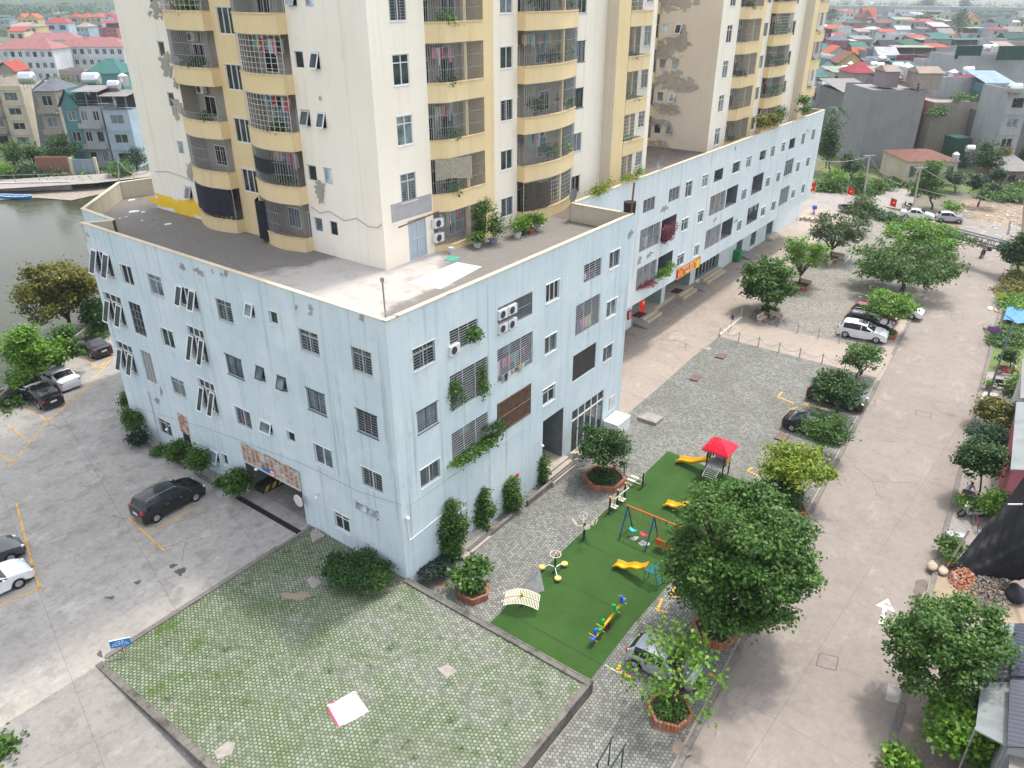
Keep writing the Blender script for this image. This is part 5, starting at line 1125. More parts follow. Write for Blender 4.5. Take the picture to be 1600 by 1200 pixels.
T('young_tree', 'sparse bright green young tree spreading above the silver hatchback', (1050, 1112), (1062, 1045), 84, 78, 'bright', 1250, .22, 'open', 114, trunk=.05, group=GK, nb=34, limbs=30, shape=1.1)
planter('six sided brick planter at the foot of the sparse young tree', (1046, 1116), 1.12, 6, plants=('mid', 900), rot=.3, sd=2)
planter('brick planter under the huge dense tree', (1116, 990), 1.25, 6, plants=('dark', 300), rot=.2, sd=3)
planter('brick planter under the small dark tree near the lime tree', (1241, 800), .9, 4, plants=('mid', 300), rot=.6, sd=4)
planter('brick planter with bushy filling at the nose of the white crossover', (1386, 525), 1.15, 4, plants=('mid', 900), rot=.1, sd=5)
planter('low brick planter with a clipped hedge behind the benches', (1202, 489), 1.3, 4, plants=('mid', 900), rot=.1, sd=6)
planter('brick planter under the thin light green tree', (1250, 450), 1.3, 4, plants=('mid', 60), rot=.1, sd=7)
planter('square planter under the forked grey green tree', (1297, 407), 1.3, 4, rot=.1, sd=8)
planter('farthest square planter with bushy filling', (1338, 372), 1.3, 4, plants=('bright', 500), rot=.1, sd=9)
planter('brick planter holding the loose leaved low bush near the blue corner', (740, 928), .98, 6, plants=('mid', 400), rot=.1, sd=10)
planter('brick planter under the flecked round shrub by the playground', (944, 752), 1.55, 6, plants=('dark', 1500), rot=.5, sd=11)
T('shrub', 'loose green bush growing from the brick planter near the blue corner', (740, 918), (740, 896), 28, 22, 'mid', 1100, .26, 'open', 120, trunk=.05, nb=16, cat='shrub')
T('shrub', 'broad round shrub flecked with pale leaves between doorway and playground', (942, 748), (942, 698), 49, 40, 'dark', 9000, .17, 'round', 121, trunk=.09, cat='shrub')
vs = leaves([(*onV(P(942, 748, ZC), 942, 698), 1.5, 1.5, 1.15)], 190, .13, 5); leafmesh('pale_leaves', vs[0], vs[1], M((.55, .48, .40), .7), bpy.data.objects['shrub.001'] if 'shrub.001' in bpy.data.objects else None).matrix_parent_inverse = (bpy.data.objects['shrub.001'].matrix_world.inverted() if 'shrub.001' in bpy.data.objects else Matrix())
bpy.context.view_layer.update(); o_ = bpy.data.objects['pale_leaves']; o_.matrix_parent_inverse = Matrix.Translation(-o_.parent.location)
# clipped shrubs round the blue block
GS = 'clipped shrubs at the foot of the blue block'
for i, (x, y, hw, hh, cx, cy, mt, n, lb) in enumerate((
 (198, 640, 7, 16, 197, 626, 'mid', 1100, 'narrow shrub hidden behind the far left corner of the block'),
 (210, 682, 17, 24, 206, 658, 'mid', 3000, 'round bright shrub, leftmost large one beside the car park'),
 (224, 694, 16, 12, 216, 684, 'blue', 1800, 'low dark shrub with pale flowers left of the first window'),
 (256, 708, 12, 8, 252, 702, 'mid', 1000, 'low spreading greenery left of the metal door'),
 (278, 724, 14, 20, 277, 704, 'mid', 2700, 'egg shaped shrub just left of the metal door'),
 (314, 745, 17, 26, 312, 718, 'mid', 3300, 'egg shaped shrub just right of the metal door'),
 (345, 760, 10, 7, 346, 753, 'mid', 700, 'low greenery between the egg shaped shrub and the garage shrub'),
 (372, 778, 19, 26, 371, 752, 'mid', 3400, 'pointed shrub at the left side of the garage mouth'))):
 c = Vector(P(x, y, 0)); bush(lb, (x, y), hw, hh, mt, n, .17, 130 + i, 0.0, group=GS, cpx=(cx, cy))
bush('wide spreading shrub on the mossy paving below the small window', (560, 905), 58, 25, 'dark', 8500, .15, 140, 0, cpx=(556, 887), nb=22)
bush('trailing end of the spreading shrub near the blue corner', (600, 915), 24, 17, 'mid', 3200, .16, 141, 0, cpx=(592, 902), nb=8)
bush('dark shrub with tiny violet flowers at the foot of the front wall', (676, 900), 37, 19, 'blue', 5200, .13, 142, ZC, cpx=(676, 888), nb=10)
def lumps(label, px, L, mat, n, sd):
 """clipped bush of several upright lumps: (cx, cy, hw, hh) each in the picture"""
 b = P(*px, ZC); t = thing('lumpy_shrub', label, 'shrub', b); B_ = []; k = mpp(b)
 for cx, cy, hw, hh in L: c = onV(b, cx, cy); B_.append((c.x - b.x, c.y - b.y, c.z - b.z, hw * k, hw * k, hh * k * 1.0))
 vs, idx = leaves(B_, n, .15, sd); leafmesh('crown', vs, idx, LF[mat], t); mb = MB()
 for q in B_: mb.tube([(0, 0, -.1), (q[0] * .5, q[1] * .5, q[2] * .4), q[:3]], .05, 6)
 mb.build('trunk', BARK, t)
lumps('tall bush of stacked rounded lumps left of the white door', (705, 872), [(682, 826, 12, 17), (700, 812, 11, 15), (707, 792, 7, 13), (718, 818, 11, 14), (700, 845, 14, 16), (712, 836, 12, 14), (707, 862, 12, 14)], 'mid', 8000, 151)
lumps('tall bush of stacked rounded lumps right of the white door', (752, 828), [(742, 785, 9, 14), (755, 775, 7, 12), (748, 803, 14, 17), (732, 790, 6, 10), (762, 795, 9, 13), (750, 820, 11, 10)], 'mid', 6500, 152)
lumps('lumpy bush halfway along the front wall', (797, 796), [(797, 760, 12, 15), (789, 776, 8, 11), (803, 780, 11, 14), (797, 788, 9, 8), (779, 797, 6, 6)], 'mid', 5200, 153)
lumps('narrow column shrub just left of the alcove steps', (846, 752), [(845, 722, 7, 13), (846, 740, 9, 13)], 'mid', 3000, 154)
# right-hand side of the road
GR = 'trees on the shop side of the road'
T('street_tree', 'large loose dark tree leaning over the shop canopies', (1470, 1108), (1484, 1015), 88, 92, 'mid', 15000, .19, 'open', 161, trunk=.10, group=GR, nb=110, limbs=26)
T('street_tree', 'big glossy yellow green bush tree at the bottom right', (1520, 1190), (1512, 1140), 66, 56, 'bright', 11000, .22, 'round', 162, trunk=.10, group=GR, z=ZC, shape=1.3)
T('street_tree', 'small bright sapling at the bottom edge near the kerb', (1404, 1196), (1404, 1186), 19, 16, 'bright', 700, .24, 'open', 163, trunk=.03, group=GR, nb=10)
T('street_tree', 'dark glossy tree on a slender trunk beside the seated person', (1527, 779), (1536, 718), 36, 36, 'dark', 7500, .19, 'round', 164, trunk=.06, group=GR)
T('street_tree', 'rounded dark tree just above the slender trunked one', (1548, 715), (1545, 682), 34, 22, 'teal', 4200, .19, 'round', 165, trunk=.06, group=GR)
T('mango_tree', 'mango tree with bronze new leaves beside the lamp post', (1552, 668), (1556, 644), 34, 26, 'olive', 4200, .26, 'round', 166, trunk=.07, group=GR, shape=.8)
T('street_tree', 'fresh green bush beside the parked bicycle', (1570, 820), (1566, 790), 28, 30, 'bright', 3600, .20, 'round', 167, trunk=.04, group=GR)
T('street_tree', 'little light green plant above the silver scooter', (1512, 800), (1514, 787), 14, 12, 'bright', 500, .24, 'open', 168, trunk=.02, group=GR, nb=8)
T('street_tree', 'leggy young plant at the edge of the black netting', (1484, 868), (1486, 852), 16, 20, 'mid', 700, .2, 'open', 169, trunk=.02, group=GR, nb=10)
T('street_tree', 'bright bushes behind the two parked motorbikes', (1590, 618), (1590, 602), 16, 22, 'bright', 2400, .22, 'round', 170, trunk=.03, group=GR)
T('street_tree', 'dark tree overhanging the barrier at the far end of the road', (1592, 432), (1590, 392), 26, 32, 'dark', 4500, .30, 'round', 171, trunk=.12, group=GR)
T('street_tree', 'small dark tree on the strip of green turf', (1578, 575), (1580, 556), 14, 14, 'dark', 1200, .2, 'open', 172, trunk=.05, group=GR, nb=10)
def patchveg(name, label, pts, z, mat, n, ls, sd, h=.5):
 rn = random.Random(sd); q = [P(x, y, z) for x, y in pts]; x0, x1 = min(p.x for p in q), max(p.x for p in q); y0, y1 = min(p.y for p in q), max(p.y for p in q); B_ = []
 def inside(x, y):
  c = False; j = len(q) - 1
  for i in range(len(q)):
   if (q[i].y > y) != (q[j].y > y) and x < (q[j].x - q[i].x) * (y - q[i].y) / (q[j].y - q[i].y) + q[i].x: c = not c
   j = i
  return c
 while len(B_) < max(12, n // 60):
  x, y = rn.uniform(x0, x1), rn.uniform(y0, y1)
  if inside(x, y): s = rn.uniform(.5, 1.1); B_.append((x, y, z + h * .3, s, s, h * rn.uniform(.4, 1)))
 vs, idx = leaves(B_, n, ls, sd); return struct(leafmesh(name, vs, idx, LF[mat]), 'stuff')
patchveg('ground_cover', '', ((1569, 425), (1600, 425), (1600, 465), (1568, 460)), ZC, 'olive', 2500, .3, 181)
patchveg('ground_cover', '', ((1572, 460), (1600, 462), (1600, 490), (1568, 484)), ZC, 'bright', 2500, .3, 182)
patchveg('ground_cover', '', ((1562, 515), (1600, 518), (1600, 545), (1548, 542)), ZC, 'mid', 3000, .28, 183)
patchveg('ground_cover', '', ((1258, 300), (1290, 285), (1330, 300), (1300, 300)), -.9, 'mid', 2500, .5, 184, .6)
patchveg('ground_cover', '', ((1300, 285), (1420, 280), (1430, 292), (1360, 305), (1320, 305)), -.9, 'mid', 4500, .45, 185, .5)
patchveg('ground_cover', '', ((1520, 300), (1600, 290), (1600, 318), (1540, 314)), -.9, 'mid', 3500, .5, 186, 1.2)
patchveg('ground_cover', '', ((0, 590), (40, 600), (100, 560), (180, 520), (165, 500), (60, 560)), 0, 'mid', 6000, .28, 187, .7)
patchveg('ground_cover', '', ((0, 665), (35, 630), (20, 610), (0, 620)), 0, 'mid', 1500, .28, 188, .5)
patchveg('ground_cover', '', ((0, 268), (60, 262), (110, 262), (110, 280), (0, 284)), -.8, 'dark', 3500, .5, 195, 2.2)
patchveg('ground_cover', '', ((70, 285), (150, 278), (150, 290), (80, 292)), -.8, 'bright', 2000, .5, 189, .8)
t_ = patchveg('hedge', '', ((1360, 330), (1420, 352), (1440, 358), (1436, 362), (1360, 340)), ZC, 'dark', 5000, .3, 190, 1.0); t_['kind'] = 'stuff'
# tiny moss tufts on the nearest paving
rn = random.Random(9); V_, I_ = [], []
B_ = []
for i in range(90):
 x, y = rn.uniform(-13, -.5), rn.uniform(-11.5, 7.5); B_.append((x, y, .01, rn.uniform(.08, .30), rn.uniform(.08, .30), .03))
vs, idx = leaves(B_, 5200, .055, 3); struct(leafmesh('moss_tufts', vs, idx, LF['mid']), 'stuff')
# left bank trees
GL_ = 'trees on the lake side of the car park'
T('bank_tree', 'large golden olive tree between the lake and the car park', (112, 520), (96, 455), 74, 62, 'olive', 16000, .30, 'round', 201, trunk=.2, group=GL_, z=-.5, nb=20)
T('bank_tree', 'bright green tree at the left edge above the parked saloons', (30, 620), (36, 545), 62, 52, 'bright', 9000, .28, 'tier', 202, trunk=.15, group=GL_, z=-.3, nb=18)
T('bank_tree', 'darker tree between the golden one and the white saloon', (98, 590), (92, 545), 34, 38, 'mid', 5000, .26, 'open', 203, trunk=.12, group=GL_, z=-.3, nb=22)
T('bank_tree', 'shadowy tree squeezed behind the blue corner', (165, 520), (150, 490), 26, 26, 'dark', 2500, .3, 'round', 204, trunk=.12, group=GL_, z=-.5)
T('shrub', 'broad leaved shrub cut off by the bottom left corner', (4, 1196), (8, 1180), 20, 30, 'mid', 1100, .25, 'round', 205, trunk=.04, z=-.9, cat='shrub', shape=1.3)
mb = MB(); a, b = P(-40, 680, -.4), P(205, 480, -.4); d = (b - a); n = Vector((-d.y, d.x, 0)).normalized() * .22
mb.prism([a.to_2d(), b.to_2d(), (b + n).to_2d(), (a + n).to_2d()], -1.2, .95); tag(mb.build('boundary_wall', M((.22, .20, .17), .95, .4, 1, bump=.3)), 'old grey wall under the trees behind the parked saloons', 'wall')
# far trees on both sides
far = [ # base, centre, hw, hh, mat, kind, ground z, label
 ((1296, 272), (1297, 222), 22, 46, 'dark', 'round', 'tall dark tree right behind the far end of the wing'), ((1332, 285), (1328, 258), 22, 20, 'dark', 'round', 'dark tree in front of the stained grey gable'),
 ((1345, 300), (1343, 282), 12, 14, 'mid', 'round', 'small tree beside the concrete pole'), ((1310, 298), (1306, 280), 15, 17, 'bright', 'open', 'fresh green tree in the vegetable field'),
 ((1350, 334), (1352, 319), 25, 15, 'greyg', 'round', 'low spreading tree over the red motorbike'), ((1456, 326), (1453, 284), 28, 36, 'mid', 'round', 'tall green tree in front of the low cream house'),
 ((1492, 300), (1490, 276), 22, 16, 'teal', 'round', 'bluish tree right of the low cream house'), ((1528, 322), (1541, 288), 24, 30, 'teal', 'open', 'leaning dark tree on the bare dirt lot'),
 ((1545, 285), (1543, 245), 26, 28, 'dark', 'round', 'dark round tree in front of the dark grey gable'), ((1566, 275), (1566, 245), 14, 24, 'olive', 'round', 'yellowish tree beside the dark round one'),
 ((1486, 335), (1488, 325), 16, 10, 'bright', 'open', 'bush behind the silver car'), ((1596, 262), (1597, 245), 10, 22, 'dark', 'round', 'dark tree cut by the right frame edge'),
 ((1372, 300), (1374, 290), 10, 6, 'mid', 'round', 'low bush at the foot of the tall grey gable'), ((1425, 305), (1430, 300), 8, 8, 'mid', 'round', 'small bush at the corner of the forecourt'),
 ((22, 275), (22, 238), 20, 24, 'mid', 'round', 'leafy tree left of the cream narrow house'), ((55, 272), (52, 238), 18, 20, 'mid', 'round', 'tree in front of the cream narrow house'),
 ((98, 272), (96, 233), 29, 27, 'dark', 'round', 'large dark tree in front of the grey gabled house'), ((190, 285), (190, 268), 34, 18, 'mid', 'layer', 'flat topped tree on the lake bank near the podium'),
 ((216, 272), (210, 245), 22, 17, 'teal', 'round', 'bluish tree touching the left edge of the tower'), ((10, 290), (8, 265), 10, 12, 'bright', 'open', 'small tree at the left frame edge on the bank'),
 ((92, 145), (90, 130), 25, 15, 'mid', 'round', 'round tree above the grey roofed terrace house'), ((22, 112), (22, 100), 18, 10, 'mid', 'round', 'round tree in front of the white school'),
 ((186, 110), (186, 84), 17, 20, 'dark', 'round', 'dark tree between the school and the near tower'), ((152, 100), (150, 88), 14, 12, 'mid', 'open', 'thinner tree in front of the school'),
 ((92, 54), (92, 45), 12, 8, 'greyg', 'round', 'pale round tree in front of the blue gable'), ((20, 60), (20, 50), 20, 8, 'mid', 'round', 'tree line left part behind the school roof'), ((142, 58), (140, 50), 20, 7, 'mid', 'round', 'tree line middle part behind the school roof'), ((175, 58), (172, 50), 16, 8, 'mid', 'round', 'tree line right part behind the school roof'),
 ((1300, 40), (1296, 22), 16, 16, 'greyg', 'round', 'hazy tree just right of the far tower top'), ((1447, 48), (1447, 33), 19, 13, 'mid', 'round', 'round tree amid the roofs left of the green house'),
 ((1497, 60), (1500, 38), 13, 24, 'teal', 'round', 'tall dark tree amid the far roofs'), ((1512, 62), (1510, 45), 9, 14, 'mid', 'round', 'tree touching the tall dark one'), ((1487, 117), (1487, 105), 17, 13, 'mid', 'round', 'round tree before the long grey wall'),
 ((1285, 78), (1283, 72), 5, 8, 'dark', 'round', 'small tree right behind the far tower edge'), ((1450, 20), (1447, 8), 15, 12, 'teal', 'round', 'faint tree under the bridge left part'), ((1510, 22), (1509, 10), 9, 16, 'teal', 'round', 'faint tall tree under the bridge'),
 ((1540, 30), (1541, 22), 18, 8, 'teal', 'round', 'faint tree group right of the tall one'), ((1575, 28), (1574, 20), 20, 9, 'teal', 'round', 'faint tree group near the right frame edge'), ((1592, 40), (1592, 34), 12, 10, 'teal', 'round', 'faint trees behind the narrow tower house'),
 ((1345, 32), (1343, 26), 16, 5, 'mid', 'round', 'low bushes left of the red gabled villa'), ((1480, 22), (1478, 16), 14, 6, 'teal', 'round', 'faint bushes between two tall trees'), ((1360, 52), (1360, 46), 14, 5, 'mid', 'round', 'bushes below the red gabled villa'), ((1525, 20), (1525, 15), 8, 5, 'teal', 'round', 'faint bush by the viaduct pier'),
]
for i, (bp, cp2, hw, hh, mt, kd, lb) in enumerate(far):
 d = P(*bp, -.9); k = mpp(d); n = int(min(7000, max(400, hw * hh * 4))); ls = min(2.8, max(.34, k * 3.0))
 T('distant_tree', lb, bp, cp2, hw, hh, mt, n, ls, kd, 300 + i, z=-.9, trunk=max(.15, k * 1.2), group='trees beyond the compound', nb=9 if kd != 'layer' else 5, limbs=3)
def palm(label, bp, topy, sd, group='palms on the far ridge', hw=11):
 b = P(*bp, -.9); c = onV(b, bp[0], topy); k = mpp(b); h = c.z - b.z; rn = random.Random(sd); t = thing('palm_tree', label, 'palm', b, 0, group); mb = MB(); mb.tube([(0, 0, 0), (0, 0, h * .5), (rn.uniform(-.3, .3), 0, h)], [k * 1.0, k * .8, k * .6], 6); mb.build('trunk', BARK, t)
 mb = MB()
 for i in range(16):
  a = 2 * pi * i / 16 + rn.uniform(-.2, .2); L = hw * k * rn.uniform(.8, 1.1); e = rn.uniform(.1, .7); pr = Vector((0, 0, h)); wv = Vector((-sin(a), cos(a), 0)) * L * .13
  for j in range(1, 5):
   q = j / 4; nx = Vector((L * q * cos(a), L * q * sin(a), h + L * (e * q - .95 * q * q))); w1, w2 = (1.1 - (j - 1) / 4.3), (1.1 - j / 4.3); mb.quad(pr - wv * w1, nx - wv * w2, nx + wv * w2 + Vector((0, 0, -.1)), pr + wv * w1); pr = nx
 mb.build('fronds', LF['teal'], t); return t
pl_ = ['far left', 'second', 'third', 'fourth', 'fifth', 'sixth', 'seventh', 'last and tallest']
for i, (x, y, ty) in enumerate(((8, 32, 8), (34, 34, 12), (52, 36, 12), (68, 36, 14), (84, 36, 14), (100, 36, 15), (117, 36, 17), (142, 34, 10))): palm('%s palm of the row on the ridge behind the houses' % pl_[i], (x, y), ty, 400 + i)
palm('palm rising behind the far end of the wing', (1290, 262), 168, 411, None, 22); palm('small palm amid the roofs beside the pale wall', (1330, 18), 12, 412, None, 6)
# ================= vehicles ================================================
def paint(name, c, metal=.0, r=.22):
 t = NT(name); g = t.geo(); n = t.noise(g, 3, 4, .6); t.b.inputs['Coat Weight'].default_value = .6; t.b.inputs['Coat Roughness'].default_value = .08; return t.fin(t.mix(n, mul(c, .85), mul(c, 1.12)), r, metal)
PB, PW, PS, PMR, PG = paint('black_car_paint', (.012, .013, .016)), paint('white_car_paint', (.72, .73, .75)), paint('silver_car_paint', (.42, .45, .50), .35, .3), paint('maroon_car_paint', (.16, .012, .03)), paint('grey_car_paint', (.06, .065, .075))
CGL = glassm('car_glass', (.02, .024, .028), .06); TYRE = M((.018, .018, .019), .9, .2, 6); RIM = M((.42, .43, .45), .3, .1, 5, .8); LAMP = M((.75, .78, .8), .12, .05); TLAMP = M((.45, .015, .02), .2, .1); PLATE = M((.7, .7, .68), .5, .05)
SHAPES = { # L, W, H, belt, top line (x/L, z), rear glass span, windscreen span
 'sedan': (4.7, 1.80, 1.45, .93, [(0, .72), (.012, .98), (.10, 1.06), (.16, 1.08), (.30, 1.40), (.42, 1.45), (.56, 1.42), (.715, 1.04), (.86, .93), (.96, .78), (1, .55)], (.165, .295), (.575, .71)),
 'suv': (4.6, 1.86, 1.68, 1.05, [(0, .75), (.01, 1.05), (.03, 1.12), (.11, 1.60), (.3, 1.68), (.55, 1.64), (.74, 1.14), (.86, 1.06), (.965, .92), (1, .6)], (.035, .10), (.58, .73)),
 'mpv': (4.5, 1.76, 1.70, 1.02, [(0, .75), (.01, 1.1), (.03, 1.2), (.09, 1.62), (.3, 1.70), (.56, 1.66), (.79, 1.12), (.9, 1.0), (.975, .85), (1, .6)], (.035, .085), (.60, .78)),
 'hatch': (3.65, 1.62, 1.50, .95, [(0, .7), (.01, .98), (.035, 1.05), (.13, 1.42), (.3, 1.50), (.55, 1.47), (.76, 1.05), (.9, .92), (.97, .78), (1, .55)], (.04, .125), (.59, .75)),
}
def car(kind, mat, name, label, loc, rz, parts=None, group='parked cars', sunroof=False, rack=False, shade=None):
 L, Wd, H, belt, top, rg, ws = SHAPES[kind]; t = thing(name, label, 'car', loc, rz, group); w = Wd / 2
 xr, xf = .185 * L if kind != 'hatch' else .17 * L, .80 * L if kind != 'hatch' else .82 * L; wr = .325 if kind != 'hatch' else .28
 if kind == 'suv': wr = .35
 ks = {0, .012, .05, .10, .95, .985, 1, rg[0], rg[1], ws[0], ws[1], .46, .475, .36, .30, .88, .42}
 for xc in (xr, xf):
  for q in (-.40, -.30, -.12, .12, .30, .40): ks.add((xc + q) / L)
 ks = sorted(ks); ks = [k for i, k in enumerate(ks) if i == 0 or k - ks[i - 1] > .004]
 def zt(x):
  for (a, za), (b, zb) in zip(top[:-1], top[1:]):
   if a <= x <= b: return za + (zb - za) * (x - a) / (b - a)
  return top[-1][1]
 rings = []
 for k in ks:
  x = k * L; z0 = .22; tap = 1 - .16 * max(0, (.06 - k) / .06) ** 1.5 - .30 * max(0, (k - .86) / .14) ** 2.2; ww = w * tap
  if k < .012: z0 = .32
  if k > .985: z0 = .28
  ar = 0
  for xc in (xr, xf):
   q = abs(x - xc)
   if q < .41: ar = max(ar, sqrt(max(0, .41 ** 2 - q * q)) + .28)
  zz = zt(k); bl = min(belt + .02 * k, zz - .06); lo = max(z0, ar)
  cab = zz > bl + .14
  hh = zz - bl; rw = .80 if cab else .93
  m5 = (ww * (.93 if cab else .985), bl + hh * .5); m6 = (ww * (rw + .0 if cab else .93), zz - (.07 if cab else .03)); m7 = (ww * rw * .72, zz - .008)
  h = [(0, z0), (ww * .80, z0 if ar == 0 else z0), (ww * .985, max(lo, z0 + .02)), (ww, max(lo + .04, bl * .62)), (ww * .985, max(bl, lo + .06)), m5, m6, m7, (0, zz + .012 * (1 if cab else 1))]
  rings.append([(x - L / 2, y, z) for y, z in h] + [(x - L / 2, -y, z) for y, z in h[-2:0:-1]])
 n = len(rings[0]); B_, G_l = MB(), {'windscreen': MB(), 'rear_window': MB(), 'side_window': MB()}; V_ = [v for r in rings for v in r]; fs = []
 for i in range(len(rings) - 1):
  xm = (ks[i] + ks[i + 1]) / 2
  for j in range(n):
   jj = (j + 1) % n; q = (i * n + j, (i + 1) * n + j, (i + 1) * n + jj, i * n + jj); s = j if j < 8 else n - 1 - j; key = None
   if ws[0] < xm < ws[1] and s in (6, 7): key = 'windscreen'
   elif rg[0] < xm < rg[1] and s in (6, 7): key = 'rear_window'
   elif s in (4, 5) and (rg[1] if kind == 'sedan' else rg[1] + .01) < xm < ws[0] + (.06 if s == 4 else 0) and not (.46 < xm < .475): key = 'side_window'
   elif s == 4 and ws[0] < xm < ws[1] - .03: key = 'side_window'
   if key: G_l[key].add([V_[a] for a in q], [(0, 1, 2, 3)])
   else: fs.append(q)
 fs.append(tuple(range(n))); fs.append(tuple(range((len(rings) - 1) * n, len(rings) * n))[::-1])
 B_.add(V_, fs); o = B_.build('body', mat, t, True)
 em = o.modifiers.new('edge', 'EDGE_SPLIT'); em.split_angle = radians(38)
 for k, g in G_l.items():
  if g.f: g.build(k, CGL, t, False)
 for x, nm in ((xr, 0), (xf, 0)):
  for s in (-1, 1):
   y = s * (w - .10); mb = MB(); X = x - L / 2; mb.cyl((X, y - .10, wr), (X, y + .10, wr), wr, wr, 20); ow = mb.build('wheel', TYRE, t)
   mb = MB(); e = y + s * .103; mb.cyl((X, e, wr), (X, e + s * .012, wr), wr * .62, wr * .58, 16)
   for a in range(5): an = a * 2 * pi / 5; mb.cyl((X, e + s * .018, wr), (X + wr * .58 * cos(an), e + s * .018, wr + wr * .58 * sin(an)), .035, .02, 5)
   mb.build('rim', RIM, ow)
 f = L / 2; zl = top[-2][1] - .10
 for s in (-1, 1):
  mb = MB(); mb.sphere((f - .19, s * w * .74, zl + .0), .17, .14, .06, 10); mb.build('headlight', LAMP, t, True)
  mb = MB(); zt_ = top[1][1] - .14 if kind == 'sedan' else top[1][1] - .08; mb.sphere((-f + .085, s * w * .80, zt_), .085, .15, .065 if kind == 'sedan' else .14, 10); mb.build('tail_light', TLAMP, t, True)
  mb = MB(); mb.sphere((ws[1] * L - L / 2 - .22, s * (w + .10), belt + .06), .09, .12, .08, 8); mb.build('wing_mirror', mat, t, True)
  for hx in (.36, .57): mb = MB(); mb.box(hx * L - f - .02, hx * L - f + .16, s * (w * .995) - .015, s * (w * .995) + .015, belt - .10, belt - .065); mb.build('door_handle', RIM, t)
 mb = MB(); mb.box(-f - .012, -f + .0, -.24, .24, .62 if kind == 'sedan' else .72, .76 if kind == 'sedan' else .88); mb.build('number_plate', PLATE, t)
 mb = MB(); mb.box(f - .05, f + .012, -.5, .5, .42, .58); mb.build('grille', BLK, t)
 mb = MB(); mb.box(-f * .96, f * .93, -w * .9, w * .9, .17, .24); mb.build('underbody', BLK, t)
 if sunroof: mb = MB(); mb.box(.38 * L - f, .56 * L - f, -.38, .38, H + .0, H + .022); mb.build('sunroof', CGL, t)
 if rack:
  for s in (-1, 1): mb = MB(); mb.tube([(.12 * L - f, s * w * .70, H - .05), (.16 * L - f, s * w * .70, H + .05), (.54 * L - f, s * w * .70, H + .03), (.58 * L - f, s * w * .70, H - .05)], .02, 5); mb.build('roof_rail', RIM, t)
 if shade: mb = MB(); a, b = rg; mb.box(a * L - f + .12, b * L - f - .15, -.4, .1, H * .86, H * .865); mb.build('sunshade', shade, t).rotation_euler = (0, 0, 0)
 return t
q90 = -pi / 2
car('mpv', PB, 'minivan', 'glossy black minivan parked nose to the shrubs beside the faded yellow bays', (-4.15, 17.1, 0), .0, rack=True)
car('sedan', PB, 'saloon_car', 'black saloon parked farthest back by the trees and the blue corner', (5.1, 44.8, 0), pi / 2)
car('sedan', PW, 'saloon_car', 'white fastback saloon with a black roof bar between two black saloons', (.1, 40.75, 0), pi / 2 + .02)
car('sedan', PB, 'saloon_car', 'black saloon with a large rear window, left of the white saloon', (-2.25, 38.75, 0), pi / 2)
car('sedan', PG, 'saloon_car', 'dark grey saloon half outside the left frame edge', (-14.15, 20.5, 0), -.06)
car('sedan', PW, 'saloon_car', 'white saloon cut by the left frame edge below the dark grey one', (-14.85, 17.85, 0), -.06)
car('hatch', PS, 'hatchback', 'silver hatchback parked beneath the sparse young tree', (3.45, -14.45, ZC), q90 + .0)
car('sedan', PB, 'saloon_car', 'black saloon with a green sunshade under the loose dark tree', (31.5, -13.2, ZC), q90 - .04)
car('suv', PB, 'crossover', 'black crossover largely hidden by the dense dark round tree', (37.6, -13.1, ZC), q90)
car('suv', PW, 'crossover', 'white crossover with a glass roof panel, first beyond the chain posts', (52.85, -11.15, ZC), q90 + .10, sunroof=True)
car('suv', PB, 'off_road_car', 'black off-road car right behind the white crossover', (55.7, -11.0, ZC), q90 + .05, rack=True)
car('suv', PMR, 'crossover', 'maroon car mostly hidden between the black one and a white one', (58.5, -10.9, ZC), q90)
car('sedan', PW, 'saloon_car', 'white saloon, last in the row under the fresh green tree', (61.6, -12.6, ZC), q90, shade=M((.05, .4, .2)))
c = P(1432, 341, -.85); car('sedan', PW, 'saloon_car', 'white saloon beyond the hedge, left of the silver one', (c.x, c.y, -.85), q90 + .15)
c = P(1482, 346, -.85); car('hatch', PS, 'hatchback', 'silver car nose out at the edge of the dirt lot', (c.x, c.y, -.85), q90 + .35)
